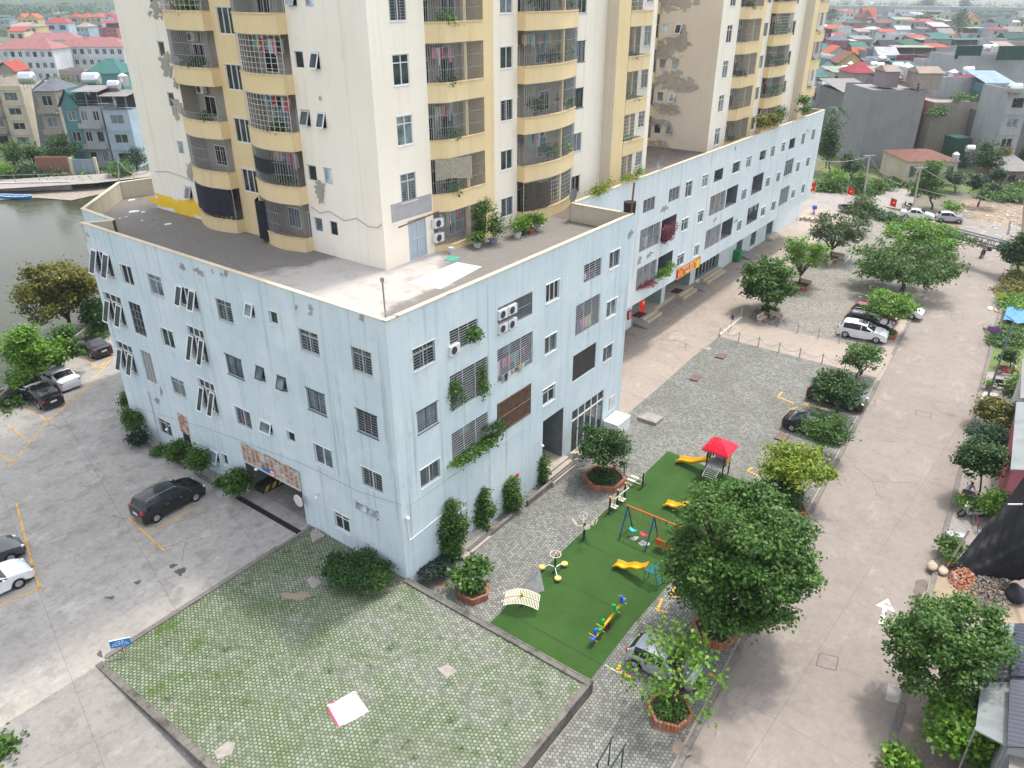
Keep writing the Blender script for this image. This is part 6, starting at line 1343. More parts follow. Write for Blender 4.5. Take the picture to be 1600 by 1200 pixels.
# ---- motorbikes -----------------------------------------------------------
def moto(label, loc, rz, c=(.02, .02, .025), box=None, group='parked motorbikes', seat=(.02, .02, .02)):
 t = thing('motorbike', label, 'motorbike', loc, rz, group); m = M(c, .3, .1, 5); X = Matrix.Rotation(pi / 2, 3, 'X')
 for x in (-.62, .62):
  mb = MB(); mb.ring((x, 0, .30), .25, .05, X, 16); o = mb.build('wheel', TYRE, t); mb = MB(); mb.cyl((x, -.03, .30), (x, .03, .30), .07, .07, 8)
  for a in range(6): mb.cyl((x, 0, .3), (x + .21 * cos(a * pi / 3), 0, .3 + .21 * sin(a * pi / 3)), .010, n=4)
  mb.build('rim', RIM, o)
 mb = MB(); mb.add([(-.75, -.12, .62), (-.75, .12, .62), (-.05, .14, .55), (-.05, -.14, .55), (-.80, -.09, .80), (-.80, .09, .80), (-.1, .13, .74), (-.1, -.13, .74)], [(0, 1, 2, 3), (4, 7, 6, 5), (0, 4, 5, 1), (3, 2, 6, 7), (0, 3, 7, 4), (1, 5, 6, 2)])
 mb.add([(-.1, -.10, .35), (-.1, .10, .35), (.38, .16, .40), (.38, -.16, .40), (.36, -.17, .95), (.36, .17, .95), (.48, .14, .50), (.48, -.14, .50)], [(0, 1, 2, 3), (3, 2, 5, 4), (2, 6, 5), (3, 4, 7), (4, 5, 6, 7), (3, 7, 6, 2)])
 mb.box(-.45, .25, -.08, .08, .22, .42); mb.build('fairing', m, t, False)
 mb = MB(); mb.sphere((-.38, 0, .82), .42, .14, .06, 10); mb.build('seat', M(seat, .8, .1, 5), t, True)
 mb = MB(); mb.tube([(.62, 0, .30), (.45, 0, .85), (.40, 0, 1.02)], .03); mb.tube([(.30, -.34, 1.05), (.42, -.1, 1.0), (.42, .1, 1.0), (.30, .34, 1.05)], .018); mb.tube([(-.62, .1, .30), (-.30, .1, .45)], .025); mb.cyl((-.2, -.13, .3), (-.85, -.15, .42), .045); mb.build('handlebar', STEEL, t)
 mb = MB(); mb.sphere((.52, 0, .88), .08, .10, .08, 8); mb.build('headlight', LAMP, t, True); mb = MB(); mb.box(-.86, -.80, -.07, .07, .66, .76); mb.build('tail_light', TLAMP, t)
 for s in (-1, 1): mb = MB(); mb.cyl((.36, s * .25, 1.04), (.34, s * .28, 1.18), .008); mb.sphere((.34, s * .29, 1.2), .02, .05, .035, 6); mb.build('mirror', BLK, t)
 if box: mb = MB(); mb.box(-1.0, -.35, -.32, .32, .92, 1.42); mb.build('delivery_box', M(box, .6, .1), t)
 return t
def mp(x, y, z, *a, **k): c = P(x, y, z); k['loc'] = c; return k
def bike(label, x, y, rz, z=ZC, **k): c = P(x, y, z); return moto(label, (c.x, c.y, z), rz, **k)
bike('red and black motorbike beside the strip of turf', 1572, 586, 1.9 + pi, c=(.35, .02, .03)); bike('black and white motorbike just below the red and black one', 1566, 608, 1.9 + pi, c=(.05, .05, .055))
bike('red and silver motorbike half under the dark glossy tree', 1515, 718, 2.3 + pi, c=(.4, .03, .03)); bike('silver scooter with black seat below the seated person', 1516, 808, 2.2, c=(.4, .42, .45))
bike('dark motorbike next to the silver scooter', 1530, 795, 2.0, c=(.03, .03, .035)); bike('scooter with a large blue delivery box at the far lane', 1271, 334, .3, -.88, c=(.6, .6, .6), box=(.03, .13, .45))
bike('motorbike with a white cover near the flag stump', 1320, 328, -.9, -.88, c=(.5, .5, .5), seat=(.7, .7, .7)); bike('red motorbike under the low spreading tree', 1346, 331, -.9, -.88, c=(.35, .02, .04)); bike('black motorbike standing on the forecourt edge', 1417, 325, 1.2, -.88)
def bicycle(label, loc, rz):
 t = thing('bicycle', label, 'bicycle', loc, rz); X = Matrix.Rotation(pi / 2, 3, 'X')
 for x in (-.52, .52): mb = MB(); mb.ring((x, 0, .34), .33, .02, X, 18); o = mb.build('wheel', TYRE, t); mb = MB(); [mb.cyl((x, 0, .34), (x + .32 * cos(a * pi / 4), 0, .34 + .32 * sin(a * pi / 4)), .004, n=3) for a in range(8)]; mb.build('rim', RIM, o)
 mb = MB(); mb.tube([(-.52, 0, .34), (-.15, 0, .30), (.38, 0, .80), (-.2, 0, .82), (-.15, 0, .30)], .018); mb.tube([(-.52, 0, .34), (-.2, 0, .82)], .012); mb.tube([(.52, 0, .34), (.38, 0, .80), (.36, 0, .98)], .018); mb.build('frame', M((.3, .02, .02), .4), t)
 mb = MB(); mb.sphere((-.22, 0, .92), .13, .08, .04, 8); mb.build('saddle', BLK, t, True); mb = MB(); mb.tube([(.30, -.26, 1.0), (.36, 0, .98), (.30, .26, 1.0)], .014); mb.build('handlebar', STEEL, t)
c = P(1524, 826, ZC); bicycle('bicycle parked on the pavement by the black netting', (c.x, c.y, ZC), .5)
# dark pickup behind the forked tree
c = P(1336, 332, -.88); t = thing('pickup_truck', 'dark pickup with an open load bed half hidden by the courtyard trees', 'pickup', (c.x, c.y, -.88), -.9)
mb = MB(); mb.box(-2.4, 2.4, -.9, .9, .45, .55);
for s in (-1, 1): mb.box(-2.4, .2, s * .9 - .04, s * .9 + .04, .55, 1.05)
mb.box(-2.45, -2.38, -.9, .9, .55, 1.05); mb.build('load_bed', PG, t); mb = MB(); mb.prism([(.25, -.88), (2.45, -.85), (2.45, .85), (.25, .88)], .55, 1.05); mb.add([(.3, -.8, 1.05), (1.6, -.82, 1.05), (1.6, .82, 1.05), (.3, .8, 1.05), (.45, -.7, 1.65), (1.2, -.7, 1.65), (1.2, .7, 1.65), (.45, .7, 1.65)], [(4, 5, 6, 7), (0, 1, 5, 4), (2, 3, 7, 6), (1, 2, 6, 5), (3, 0, 4, 7)]); mb.build('cab', PG, t)
for x in (-1.5, 1.7):
 for s in (-1, 1): mb = MB(); mb.cyl((x, s * .75, .36), (x, s * .93, .36), .36, n=16); mb.build('wheel', TYRE, t)
# ================= people ==================================================
SKIN = M((.42, .25, .16), .6, .06, 8); HAIR = M((.012, .01, .009), .6, .2, 20)
def skinmesh(name, joints, edges, mat, parent, root=0, lv=2):
 me = bpy.data.meshes.new(name); me.from_pydata([j[:3] for j in joints], edges, []); me.materials.append(mat); o = bpy.data.objects.new(name, me); COL.objects.link(o); o.parent = parent
 o.modifiers.new('skin', 'SKIN'); sd = me.skin_vertices[0].data
 for i, j in enumerate(joints): sd[i].radius = (j[3], j[3] if len(j) < 5 else j[4]); sd[i].use_root = (i == root)
 s = o.modifiers.new('sub', 'SUBSURF'); s.levels = lv; s.render_levels = lv
 return o
def person(label, loc, rz, pose, shirt, trousers, cap=None, helmet=None):
 t = thing('person', label, 'person', loc, rz)
 J = { # pelvis-rooted joints, person faces +x
  'stand': dict(pel=(0, 0, .93), ch=(0, 0, 1.30), nk=(0, 0, 1.47), hd=(.02, 0, 1.62), kn=[(.03, .1, .50), (.03, -.1, .50)], an=[(-.02, .11, .08), (-.02, -.11, .08)], sh=[(0, .18, 1.40), (0, -.18, 1.40)], el=[(-.02, .24, 1.12), (-.02, -.24, 1.12)], wr=[(.08, .25, .90), (.08, -.25, .90)]),
  'ride': dict(pel=(-.15, 0, .92), ch=(-.02, 0, 1.28), nk=(.04, 0, 1.44), hd=(.08, 0, 1.60), kn=[(.28, .17, .80), (.28, -.17, .80)], an=[(.20, .17, .36), (.20, -.17, .36)], sh=[(0, .19, 1.37), (0, -.19, 1.37)], el=[(.2, .28, 1.18), (.2, -.28, 1.18)], wr=[(.40, .28, 1.08), (.40, -.28, 1.08)]),
  'sit': dict(pel=(-.1, 0, .50), ch=(.02, 0, .85), nk=(.08, 0, 1.0), hd=(.14, 0, 1.14), kn=[(.42, .13, .52), (.45, -.1, .50)], an=[(.62, .14, .10), (.80, -.1, .09)], sh=[(.05, .18, .94), (.05, -.18, .94)], el=[(.22, .24, .72), (.22, -.24, .72)], wr=[(.42, .12, .62), (.42, -.10, .62)]),
 }[pose]
 P0 = J['pel']; V_ = [(*P0, .125, .10), (*J['ch'], .145, .10), (*J['nk'], .055, .055), (J['hd'][0] - .01, 0, J['hd'][2] - .06, .072, .080), (*J['hd'], .088, .098), (J['hd'][0], 0, J['hd'][2] + .09, .070, .078)]
 E_ = [(0, 1), (1, 2), (2, 3), (3, 4), (4, 5)]
 for s in (0, 1):
  k, a, sh, el, wr = J['kn'][s], J['an'][s], J['sh'][s], J['el'][s], J['wr'][s]; y = (.09, -.09)[s]; b = len(V_)
  V_ += [(P0[0], y, P0[2] - .06, .085), (*k, .056), (*a, .038), (a[0] + .16, a[1], a[2] - .045, .032), (*sh, .062), (*el, .042), (*wr, .028)]
  E_ += [(0, b), (b, b + 1), (b + 1, b + 2), (b + 2, b + 3), (1, b + 4), (b + 4, b + 5), (b + 5, b + 6)]
  d = (Vector(wr) - Vector(el)).normalized(); pm = Vector(wr) + d * .06; sgn = (1, -1)[s]; V_.append((*pm, .030, .016)); ip = len(V_) - 1; E_.append((b + 6, ip)); sd_ = Vector((d.y, -d.x, 0)).normalized() if abs(d.z) < .95 else Vector((0, 1, 0))
  for q, ln in enumerate((.065, .078, .072, .055)):
   f0 = pm + sd_ * (.024 - .016 * q) + d * .03; V_.append((*f0, .009)); V_.append((*(f0 + d * ln * .6 + Vector((0, 0, -.008))), .008)); V_.append((*(f0 + d * ln * .9 + Vector((0, 0, -.03))), .007)); E_ += [(ip, len(V_) - 3), (len(V_) - 3, len(V_) - 2), (len(V_) - 2, len(V_) - 1)]
  th = pm + sd_ * .035 * sgn; V_.append((*th, .010)); V_.append((*(th + d * .03 + sd_ * .02 * sgn), .008)); E_ += [(ip, len(V_) - 2), (len(V_) - 2, len(V_) - 1)]
 body = skinmesh('body', V_, E_, SKIN, t)
 h = Vector(J['hd'])
 mb = MB(); mb.sphere((h.x - .015, 0, h.z + .045), .10, .092, .10, 12); mb.build('hair' if not helmet else 'helmet', HAIR if not helmet else helmet, t, True) if not helmet else (mb.v.clear(), mb.f.clear(), mb.m.clear(), mb.sphere((h.x - .01, 0, h.z + .05), .135, .125, .125, 12), mb.build('helmet', helmet, t, True))
 mb = MB(); mb.sphere((h.x + .095, 0, h.z + .0), .018, .012, .02, 6)
 for s in (-1, 1): mb.sphere((h.x + .01, s * .088, h.z - .005), .018, .012, .028, 6)
 mb.build('face_relief', SKIN, t, True); mb = MB()
 for s in (-1, 1): mb.sphere((h.x + .082, s * .032, h.z + .022), .010, .013, .007, 6)
 mb.build('eyes', HAIR, t, True); mb = MB(); mb.sphere((h.x + .086, 0, h.z - .045), .008, .024, .006, 6); mb.build('mouth', M((.3, .09, .07)), t, True)
 V_ = [(*P0, .150, .125), (*J['ch'], .170, .125), (J['nk'][0], 0, J['nk'][2] - .05, .075, .075)]; E_ = [(0, 1), (1, 2)]
 for s in (0, 1): b = len(V_); V_ += [(*J['sh'][s], .078), (*J['el'][s], .056)]; E_ += [(1, b), (b, b + 1)]
 skinmesh('shirt', V_, E_, shirt, t); V_ = [(P0[0], 0, P0[2] + .03, .145, .12)]; E_ = []
 for s in (0, 1): y = (.09, -.09)[s]; b = len(V_); V_ += [(P0[0], y, P0[2] - .06, .105), (*J['kn'][s], .075), (J['an'][s][0], J['an'][s][1], J['an'][s][2] + .04, .056)]; E_ += [(0, b), (b, b + 1), (b + 1, b + 2)]
 skinmesh('trousers', V_, E_, trousers, t); mb = MB()
 for s in (0, 1): a = J['an'][s]; mb.sphere((a[0] + .07, a[1], a[2] - .035), .15, .055, .05, 8)
 mb.build('shoes', M((.05, .05, .06), .7), t, True); return t
c = P(1534, 402, ZR); moto('dark motorbike ridden along the far road towards the gate', (c.x, c.y, ZR), -.15, c=(.02, .02, .025), group='motorbikes in use')
person('person in a pink top and helmet riding a dark motorbike away', (c.x, c.y, ZR), -.15, 'ride', M((.62, .10, .20), .85), M((.03, .03, .05), .9), helmet=M((.12, .08, .14), .3))
c = P(1510, 776, ZC); person('person in a white shirt and blue jeans seated by the slender tree', (c.x, c.y, ZC), -2.3, 'sit', M((.62, .64, .68), .9), M((.04, .09, .19), .9))
mb = MB(); mb.obox((c.x + .1, c.y + .1), .18, .18, ZC, ZC + .38, .5); tag(mb.build('stool', M((.25, .05, .05), .6)), 'low stool under the seated person in jeans', 'stool')
# ================= playground ==============================================
TURFM = NT('artificial_turf')
def turfm():
 t = TURFM; g = t.geo(); n = t.noise(g, .5, 6, .6); n2 = t.noise(g, 18, 5, .8); c = t.mix(t.ss(n, .3, .7), (.032, .085, .015), (.048, .112, .022)); c = t.mix(t.math('MULTIPLY', n2, .5), c, (.012, .04, .007)); t.bump(n2, .5, .02); return t.fin(c, .95)
turfm(); ZT = ZC + .02
tp = [P(1046, 692, ZC), P(1006, 727, ZC), P(826, 908, ZC), P(757, 972, ZC), P(912, 1061, ZC), P(1180, 745, ZC)]
tp = [(22.4, -5.3), (20.2, -5.32), (8.2, -5.3), (.18, -5.45), (.12, -11.85), (5.2, -11.75), (21.9, -12.1)]
struct((lambda m: (m.prism(tp, ZC + .006, ZT), m.build('artificial_turf', TURFM.mat))[1])(MB()))
mb = MB()
for i, x in enumerate((1.95, 3.85, 5.8, 7.75, 9.6, 11.6, 13.6, 15.5, 17.5, 19.4)):
 strip(mb, (x, -5.35, 0), (x + R(-.1, .1), -11.85, 0), .035 if i % 2 else .07, ZT + .004)
struct(mb.build('turf_seam', M((.03, .05, .025), .9, .4, 3)))
mb = MB()
for a, b in (((5.75, -11.9), (5.65, -15.2)), ((2.0, -11.9), (1.9, -13.2))): strip(mb, (*a, 0), (*b, 0), .05, ZC + .012)
struct(mb.build('chalk_line', WHL)); patch('seam_wear', 1006, 849, 8, 4, ZT + .009, M((.33, .33, .33), .8, .3, 5), 91); patch('seam_wear', 991, 841, 6, 3, ZT + .009, M((.33, .33, .33), .8, .3, 5), 92)
def PL(name, label, x, y, rz=0): return thing(name, label, 'play equipment', (x, y, ZT), rz)
OR, BLU, YSL, TEAL = M((.60, .12, .03), .4, .1, 4), M((.015, .07, .22), .4, .1, 4), M((.78, .42, .02), .3, .08, 3), M((.02, .20, .22), .4, .1, 4)
DKG = M((.015, .035, .03), .45, .1, 4); CRM = M((.66, .60, .48), .45, .1, 4)
t = PL('swing_set', 'swing set with blue A frames and an orange top beam', 11.96, -7.55)
for y in (0, -1.82, -3.7):
 mb = MB(); mb.cyl((-.86, y, 0), (0, y, 2.12), .045); mb.cyl((.86, y, 0), (0, y, 2.12), .045); mb.cyl((-.36, y, 1.2), (.36, y, 1.2), .03); mb.build('a_frame', BLU, t)
mb = MB(); mb.cyl((0, .1, 2.14), (0, -3.8, 2.14), .055, n=10); mb.build('top_beam', OR, t)
for y, m in ((-.5, M((.03, .40, .62), .4)), (-1.27, M((.68, .02, .10), .4))):
 mb = MB(); n = 8; pts = [(-.12, y - .26 + .52 * i / n, .55 - .12 * sin(pi * i / n)) for i in range(n + 1)]
 for a, b in zip(pts[:-1], pts[1:]): mb.add([a, (a[0] + .24, a[1], a[2]), (b[0] + .24, b[1], b[2]), b, (a[0], a[1], a[2] + .03), (a[0] + .24, a[1], a[2] + .03), (b[0] + .24, b[1], b[2] + .03), (b[0], b[1], b[2] + .03)], [(0, 1, 2, 3), (4, 7, 6, 5), (0, 3, 7, 4), (1, 5, 6, 2)])
 o = mb.build('swing_seat', m, t); mb = MB()
 for s in (-.26, .26): mb.cyl((0, y + s, .58), (0, y + s * .8, 2.1), .012)
 mb.build('chain', OR, o)
mb = MB(); mb.box(-.3, .2, -3.2, -2.2, .38, .42); mb.box(-.32, -.28, -3.2, -2.2, .42, .85)
for y in (-3.2, -2.2): mb.box(-.3, .2, y - .02, y + .02, .62, .66); mb.cyl((-.28, y, .6), (0, y, 2.1), .012); mb.cyl((.2, y, .64), (0, y, 2.1), .012)
mb.build('bench_swing', OR, t)
def slidegeo(mb, p0, p1, w, n=20, waves=2.2, amp=.06, h=.16):
 p0, p1 = Vector(p0), Vector(p1); d = (p1 - p0); s = Vector((-d.y, d.x, 0)).normalized() * w / 2; prev = None
 for i in range(n + 1):
  t_ = i / n; c = p0 + d * t_; z = c.z + amp * sin(t_ * waves * 2 * pi) - (.10 * sin(pi * t_)); wd = s * (1.25 if t_ < .08 else 1.0)
  prof = [c - wd * 1.12 + Vector((0, 0, z - c.z + h * .9)), c - wd + Vector((0, 0, z - c.z + h)), c - wd * .82 + Vector((0, 0, z - c.z + .02)), c + wd * .82 + Vector((0, 0, z - c.z + .02)), c + wd + Vector((0, 0, z - c.z + h)), c + wd * 1.12 + Vector((0, 0, z - c.z + h * .9)), c + wd * .9 + Vector((0, 0, z - c.z - .05)), c - wd * .9 + Vector((0, 0, z - c.z - .05))]
  if prev:
   k = len(prof); vs = prev + prof; mb.add(vs, [(j, (j + 1) % k, k + (j + 1) % k, k + j) for j in range(k)])
  else: mb.poly(prof)
  prev = prof
t = PL('slide', 'yellow wavy slide with a teal platform and ladder', 8.85, -10.6)
mb = MB(); slidegeo(mb, (.0, 2.05, .12), (.0, .0, 1.0), .52); mb.build('chute', YSL, t, True)
mb = MB()
for x in (-.32, .32): mb.cyl((x, -.02, .0), (x, -.05, 1.02), .03) if x < 0 else mb.cyl((x, -.02, .0), (x, -.05, 1.02), .03); mb.cyl((x, -.62, 1.45), (x, -.98, 0), .03); mb.tube([(x, -.05, 1.02), (x, -.05, 1.0), (x, -.62, 1.0)], .025)
for z in (.2, .45, .7): mb.cyl((-.32, -.68 - (1 - z) * .26, z), (.32, -.68 - (1 - z) * .26, z), .02)
for i in range(9): y = -.06 - i * .07; mb.cyl((-.32, y, 1.0), (.32, y, 1.0), .014)
for i in range(7): x = -.28 + i * .093; mb.cyl((x, -.05, 1.0), (x, -.62, 1.0), .012)
mb.tube([(-.32, -.62, 1.42), (-.28, -.66, 1.5), (.28, -.66, 1.5), (.32, -.62, 1.42)], .02); mb.build('platform_ladder', TEAL, t)
t = PL('slide', 'yellow slide half hidden under the huge dense tree', 16.1, -10.4); mb = MB(); slidegeo(mb, (0, 2.2, .12), (0, 0, 1.0), .52); mb.build('chute', YSL, t, True); mb = MB()
for x in (-.3, .3): mb.cyl((x, 0, 0), (x, 0, 1.0), .03); mb.cyl((x, -.6, 1.4), (x, -.95, 0), .03)
for z in (.25, .5, .75): mb.cyl((-.3, -.7 - (1 - z) * .25, z), (.3, -.7 - (1 - z) * .25, z), .02)
mb.box(-.32, .32, -.65, 0, .98, 1.0); mb.build('platform_ladder', OR, t)
t = PL('play_tower', 'play tower with a red tiled roof, yellow slide and arched climber', 21.65, -9.45)
mb = MB()
for x in (-.58, .58):
 for y in (-.62, .62): mb.cyl((x, y, 0), (x, y, 2.25), .05)
mb.build('post', DKG, t)
mb = MB(); n = 10; nx = 10     # swelling hipped roof
def rz_(u, v): a = max(abs(u), abs(v)); return 2.25 + .62 * (1 - a ** 1.6)
vs = [];
for i in range(n + 1):
 for j in range(n + 1): u, v = -1 + 2 * i / n, -1 + 2 * j / n; vs.append((u * .98, v * .98, rz_(u, v)))
for i in range(n + 1):
 for j in range(n + 1): u, v = -1 + 2 * i / n, -1 + 2 * j / n; vs.append((u * .96, v * .96, rz_(u, v) - .09))
N = (n + 1) ** 2; fs = []
for i in range(n):
 for j in range(n): a = i * (n + 1) + j; fs += [(a, a + n + 1, a + n + 2, a + 1), (N + a, N + a + 1, N + a + n + 2, N + a + n + 1)]
for i in range(n):
 for (a, b) in ((i, i + 1), (n * (n + 1) + i, n * (n + 1) + i + 1), (i * (n + 1), (i + 1) * (n + 1)), (i * (n + 1) + n, (i + 1) * (n + 1) + n)): fs.append((a, b, N + b, N + a))
mb.add(vs, fs)
for i in range(9):
 for j in range(9):
  u, v = -.88 + 1.76 * i / 8, -.88 + 1.76 * j / 8 + (.06 if i % 2 else 0); z = rz_(u, v); mb.box(u * .98 - .035, u * .98 + .035, v * .98 - .035, v * .98 + .035, z - .02, z + .012)
mb.build('roof', M((.62, .008, .035), .35, .08, 3), t, False)
mb = MB(); mb.box(-.6, .6, -.62, .62, .95, 1.0); mb.build('deck', GREY, t)
mb = MB(); slidegeo(mb, (-.15, 2.95, .12), (-.1, .62, 1.02), .60, amp=.05, waves=1.5, h=.22); mb.build('chute', YSL, t, True)
mb = MB(); mb.cyl((.1, .64, 1.5), (.1, .70, 1.5), .42, n=18); mb.build('leaf_panel', M((.08, .45, .04), .4), t)
mb = MB(); mb.box(-.15, .5, -.66, -.62, 1.0, 1.75); mb.build('yellow_panel', YSL, t); mb = MB(); mb.box(.57, .62, -.45, .45, 1.0, 1.7); mb.build('white_panel', WHTD, t)
mb = MB()
for y in (-.55, .35): mb.tube([(-.6, y, 1.05), (-1.1, y, 1.15), (-1.9, y, .72)], .028)
for i in range(10):
 q = i / 9; x = -.65 - 1.2 * q; z = 1.06 + .15 * sin(pi * q) - .30 * q
 mb.tube([(x, -.55, z), (x, -.1, z + .04), (x, .35, z)], .02)
mb.build('climber', WHTD, t); mb = MB(); mb.cyl((-1.9, .38, 0), (-1.9, .38, 1.25), .045); mb.cyl((-1.9, -.58, 0), (-1.9, -.58, 1.0), .045); mb.tube([(-2.0, .28, 0), (-2.0, .28, .35), (-1.9, .28, .42)], .02); mb.build('climber_post', DKG, t)
def EX(name, label, x, y, rz=0): return thing(name, label, 'exercise machine', (x, y, ZT), rz)
t = EX('waist_twister', 'three seat waist twister with a wheel on a dark post', 6.27, -5.98, .3); mb = MB(); mb.cyl((0, 0, 0), (0, 0, 1.3), .06, n=10); mb.cyl((0, 0, 0), (0, 0, .05), .18, n=12); mb.build('post', DKG, t)
mb = MB(); mb.ring((0, 0, 1.33), .32, .024, None, 18); mb.tube([(-.32, 0, 1.33), (.32, 0, 1.33)], .015); mb.build('hand_wheel', CRM, t); mb = MB(); mb.sphere((0, 0, 1.37), .07); mb.build('cap', YSL, t, True)
for a in (1.5, 3.5, 5.6):
 mb = MB(); mb.tube([(0, 0, .35), (.35 * cos(a), .35 * sin(a), .42), (.75 * cos(a + .15), .75 * sin(a + .15), .18)], .032); o = mb.build('arm', WHT, t); mb = MB(); mb.cyl((.78 * cos(a + .15), .78 * sin(a + .15), .14), (.78 * cos(a + .15), .78 * sin(a + .15), .24), .20, n=14); mb.build('foot_disc', M((.66, .45, .14), .5), o)
t = EX('hand_wheel_trainer', 'four cream hand wheels on one dark post', 9.85, -5.75, .2); mb = MB(); mb.cyl((0, 0, 0), (0, 0, 1.25), .075, n=10); mb.cyl((0, 0, 0), (0, 0, .05), .2, n=12); mb.build('post', DKG, t)
for i in range(4):
 a = i * pi / 2 + .5; d = Vector((cos(a), sin(a), 0)); mb = MB(); mb.tube([(0, 0, 1.1), d * .35 + Vector((0, 0, 1.05)), d * .6 + Vector((0, 0, 1.3))], .028); q = d.to_track_quat('Z', 'Y').to_matrix() @ Matrix.Rotation(.6, 3, 'X'); c = d * .62 + Vector((0, 0, 1.36)); mb.ring(c, .25, .022, q, 16)
 for k in range(3): e = q @ Vector((.25 * cos(k * 2.1), .25 * sin(k * 2.1), 0)); mb.cyl(c, c + e, .014)
 mb.build('hand_wheel', CRM, t)
t = EX('air_walker', 'cream air walker between three dark posts with yellow caps', 14.15, -5.66)
for x in (-1.0, 0, 1.0): mb = MB(); mb.cyl((x, 0, 0), (x, 0, 1.25), .065, n=10); mb.cyl((x, 0, 0), (x, 0, .05), .2, n=12); o = mb.build('post', DKG, t); mb = MB(); mb.sphere((x, 0, 1.28), .085); mb.build('cap', YSL, o, True)
mb = MB(); mb.tube([(-1.0, 0, 1.15), (-.8, -.25, 1.15), (.8, -.35, 1.15), (1.0, 0, 1.15)], .028); mb.build('hand_rail', CRM, t)
for x in (-.6, -.35, .4, .65): mb = MB(); mb.cyl((x, 0, 1.1), (x, -.05, .3), .022); mb.box(x - .08, x + .08, -.28, .22, .22, .28); mb.build('foot_swing', CRM, t)
t = EX('ski_walker', 'cream rocking walker with two rails on dark end posts', 17.1, -5.15, 0)
for y in (-.85, .65): mb = MB(); mb.cyl((0, y, 0), (0, y, 1.15), .055, n=8); mb.box(-.45, .45, y - .05, y + .05, 0, .08); mb.build('post', DKG, t)
for x in (-.25, .25): mb = MB(); mb.tube([(x, .6, 1.1), (x, .6, .35), (x, -.8, .35), (x, -.8, 1.1)], .035); mb.box(x - .1, x + .1, -.35, .2, .36, .41); mb.build('rail', CRM, t)
t = EX('sit_up_bench', 'pair of curved white slatted sit-up benches', 2.85, -6.05, 0)
for y in (-.02, .62):
 mb = MB(); yy = y - .35
 n = 22; arc = [(1.15 * (-cos(pi * (.12 + .76 * i / n))) * -.0 + (-1.05 + 2.1 * i / n) * 0 + 0, 0) for i in range(n + 1)]
 pts = [(-.0 + .62 * cos(pi * 1) * 0, 0, 0)]
 cur = [(yy, -.95 + 1.9 * i / n, .30 + .42 * sin(pi * (.08 + .8 * i / n))) for i in range(n + 1)]
 for i in range(n): a = cur[i]; x = a[1] * .62; mb.obox((a[0] * 1.05 * 1 + (yy - a[0]), 0), .001, .001, 0, .001) if 0 else None
 for i in range(n + 1): c = cur[i]; mb.box(c[0] - .26, c[0] + .26, c[1] - .022, c[1] + .022, c[2] - .012, c[2] + .012)
 for s in (-.26, .26): mb.tube([(c[0] + s, c[1], c[2]) for c in cur], .026)
 mb.tube([(yy, .95, .5), (yy, 1.05, .62), (yy - .22, 1.05, .62)], .022); mb.build('bench_frame', CRM, t)
t.rotation_euler[2] = .5
mb = MB(); mb.cyl((-.05, 0, 0), (-.05, 0, .9), .06); mb.cyl((-.05, -.75, 0), (-.05, -.75, .45), .05); mb.cyl((-.05, .75, 0), (-.05, .75, .45), .05); mb.build('post', DKG, t); mb = MB(); mb.sphere((-.05, 0, .93), .09); mb.build('cap', YSL, t, True)
t = PL('seesaw', 'seesaw with blue and green animal seats on a yellow beam', 4.25, -10.75, -.03)
mb = MB(); mb.cyl((-1.5, 0, .28), (1.5, 0, .78), .07, n=10); mb.build('beam', YSL, t)
for x, c in ((-1.45, (.03, .12, .5)), (-.75, (.02, .33, .07)), (.75, (.02, .33, .07)), (1.45, (.03, .12, .5))):
 z = .53 + x / 6; m = M(c, .35, .08, 4); mb = MB(); mb.sphere((x, 0, z + .12), .27, .15, .10, 10); mb.sphere((x + .17 * (1 if x > 0 else -1) * -1, 0, z + .36), .10, .12, .22, 10); mb.sphere((x + .22 * (-1 if x > 0 else 1), 0, z + .55), .13, .10, .09, 8); mb.build('animal_seat', m, t, True)
 mb = MB(); mb.cyl((x - .1, -.22, z + .42), (x - .1, .22, z + .42), .02); mb.cyl((x + .05, -.25, z - .02), (x + .05, .25, z - .02), .02); mb.build('handle', YSL, t)
mb = MB(); mb.box(-.28, .28, -.2, .2, 0, .05); mb.cyl((0, -.1, .05), (0, -.1, .5), .06); mb.cyl((0, .1, .05), (0, .1, .5), .06); mb.build('stand', M((.07, .03, .02), .7), t)
a = [P(843, 890, ZT), P(815, 919, ZT), P(833, 930, ZT), P(850, 925, ZT)]
mb = MB(); mb.add([(a[0].x, a[0].y, ZT + .15), (a[1].x, a[1].y, ZT + .05), (a[2].x, a[2].y, ZT + .04), (a[3].x + .05, a[3].y, ZT + .04), ((a[0].x + a[2].x) / 2, (a[0].y + a[2].y) / 2, ZT + .38)], [(0, 1, 4), (1, 2, 4), (2, 3, 4), (3, 0, 4)])
tag(mb.build('turf_corner', M((.16, .165, .17), .9, .3, 4)), 'folded back grey underside of the turf beside the white benches', 'turf flap')
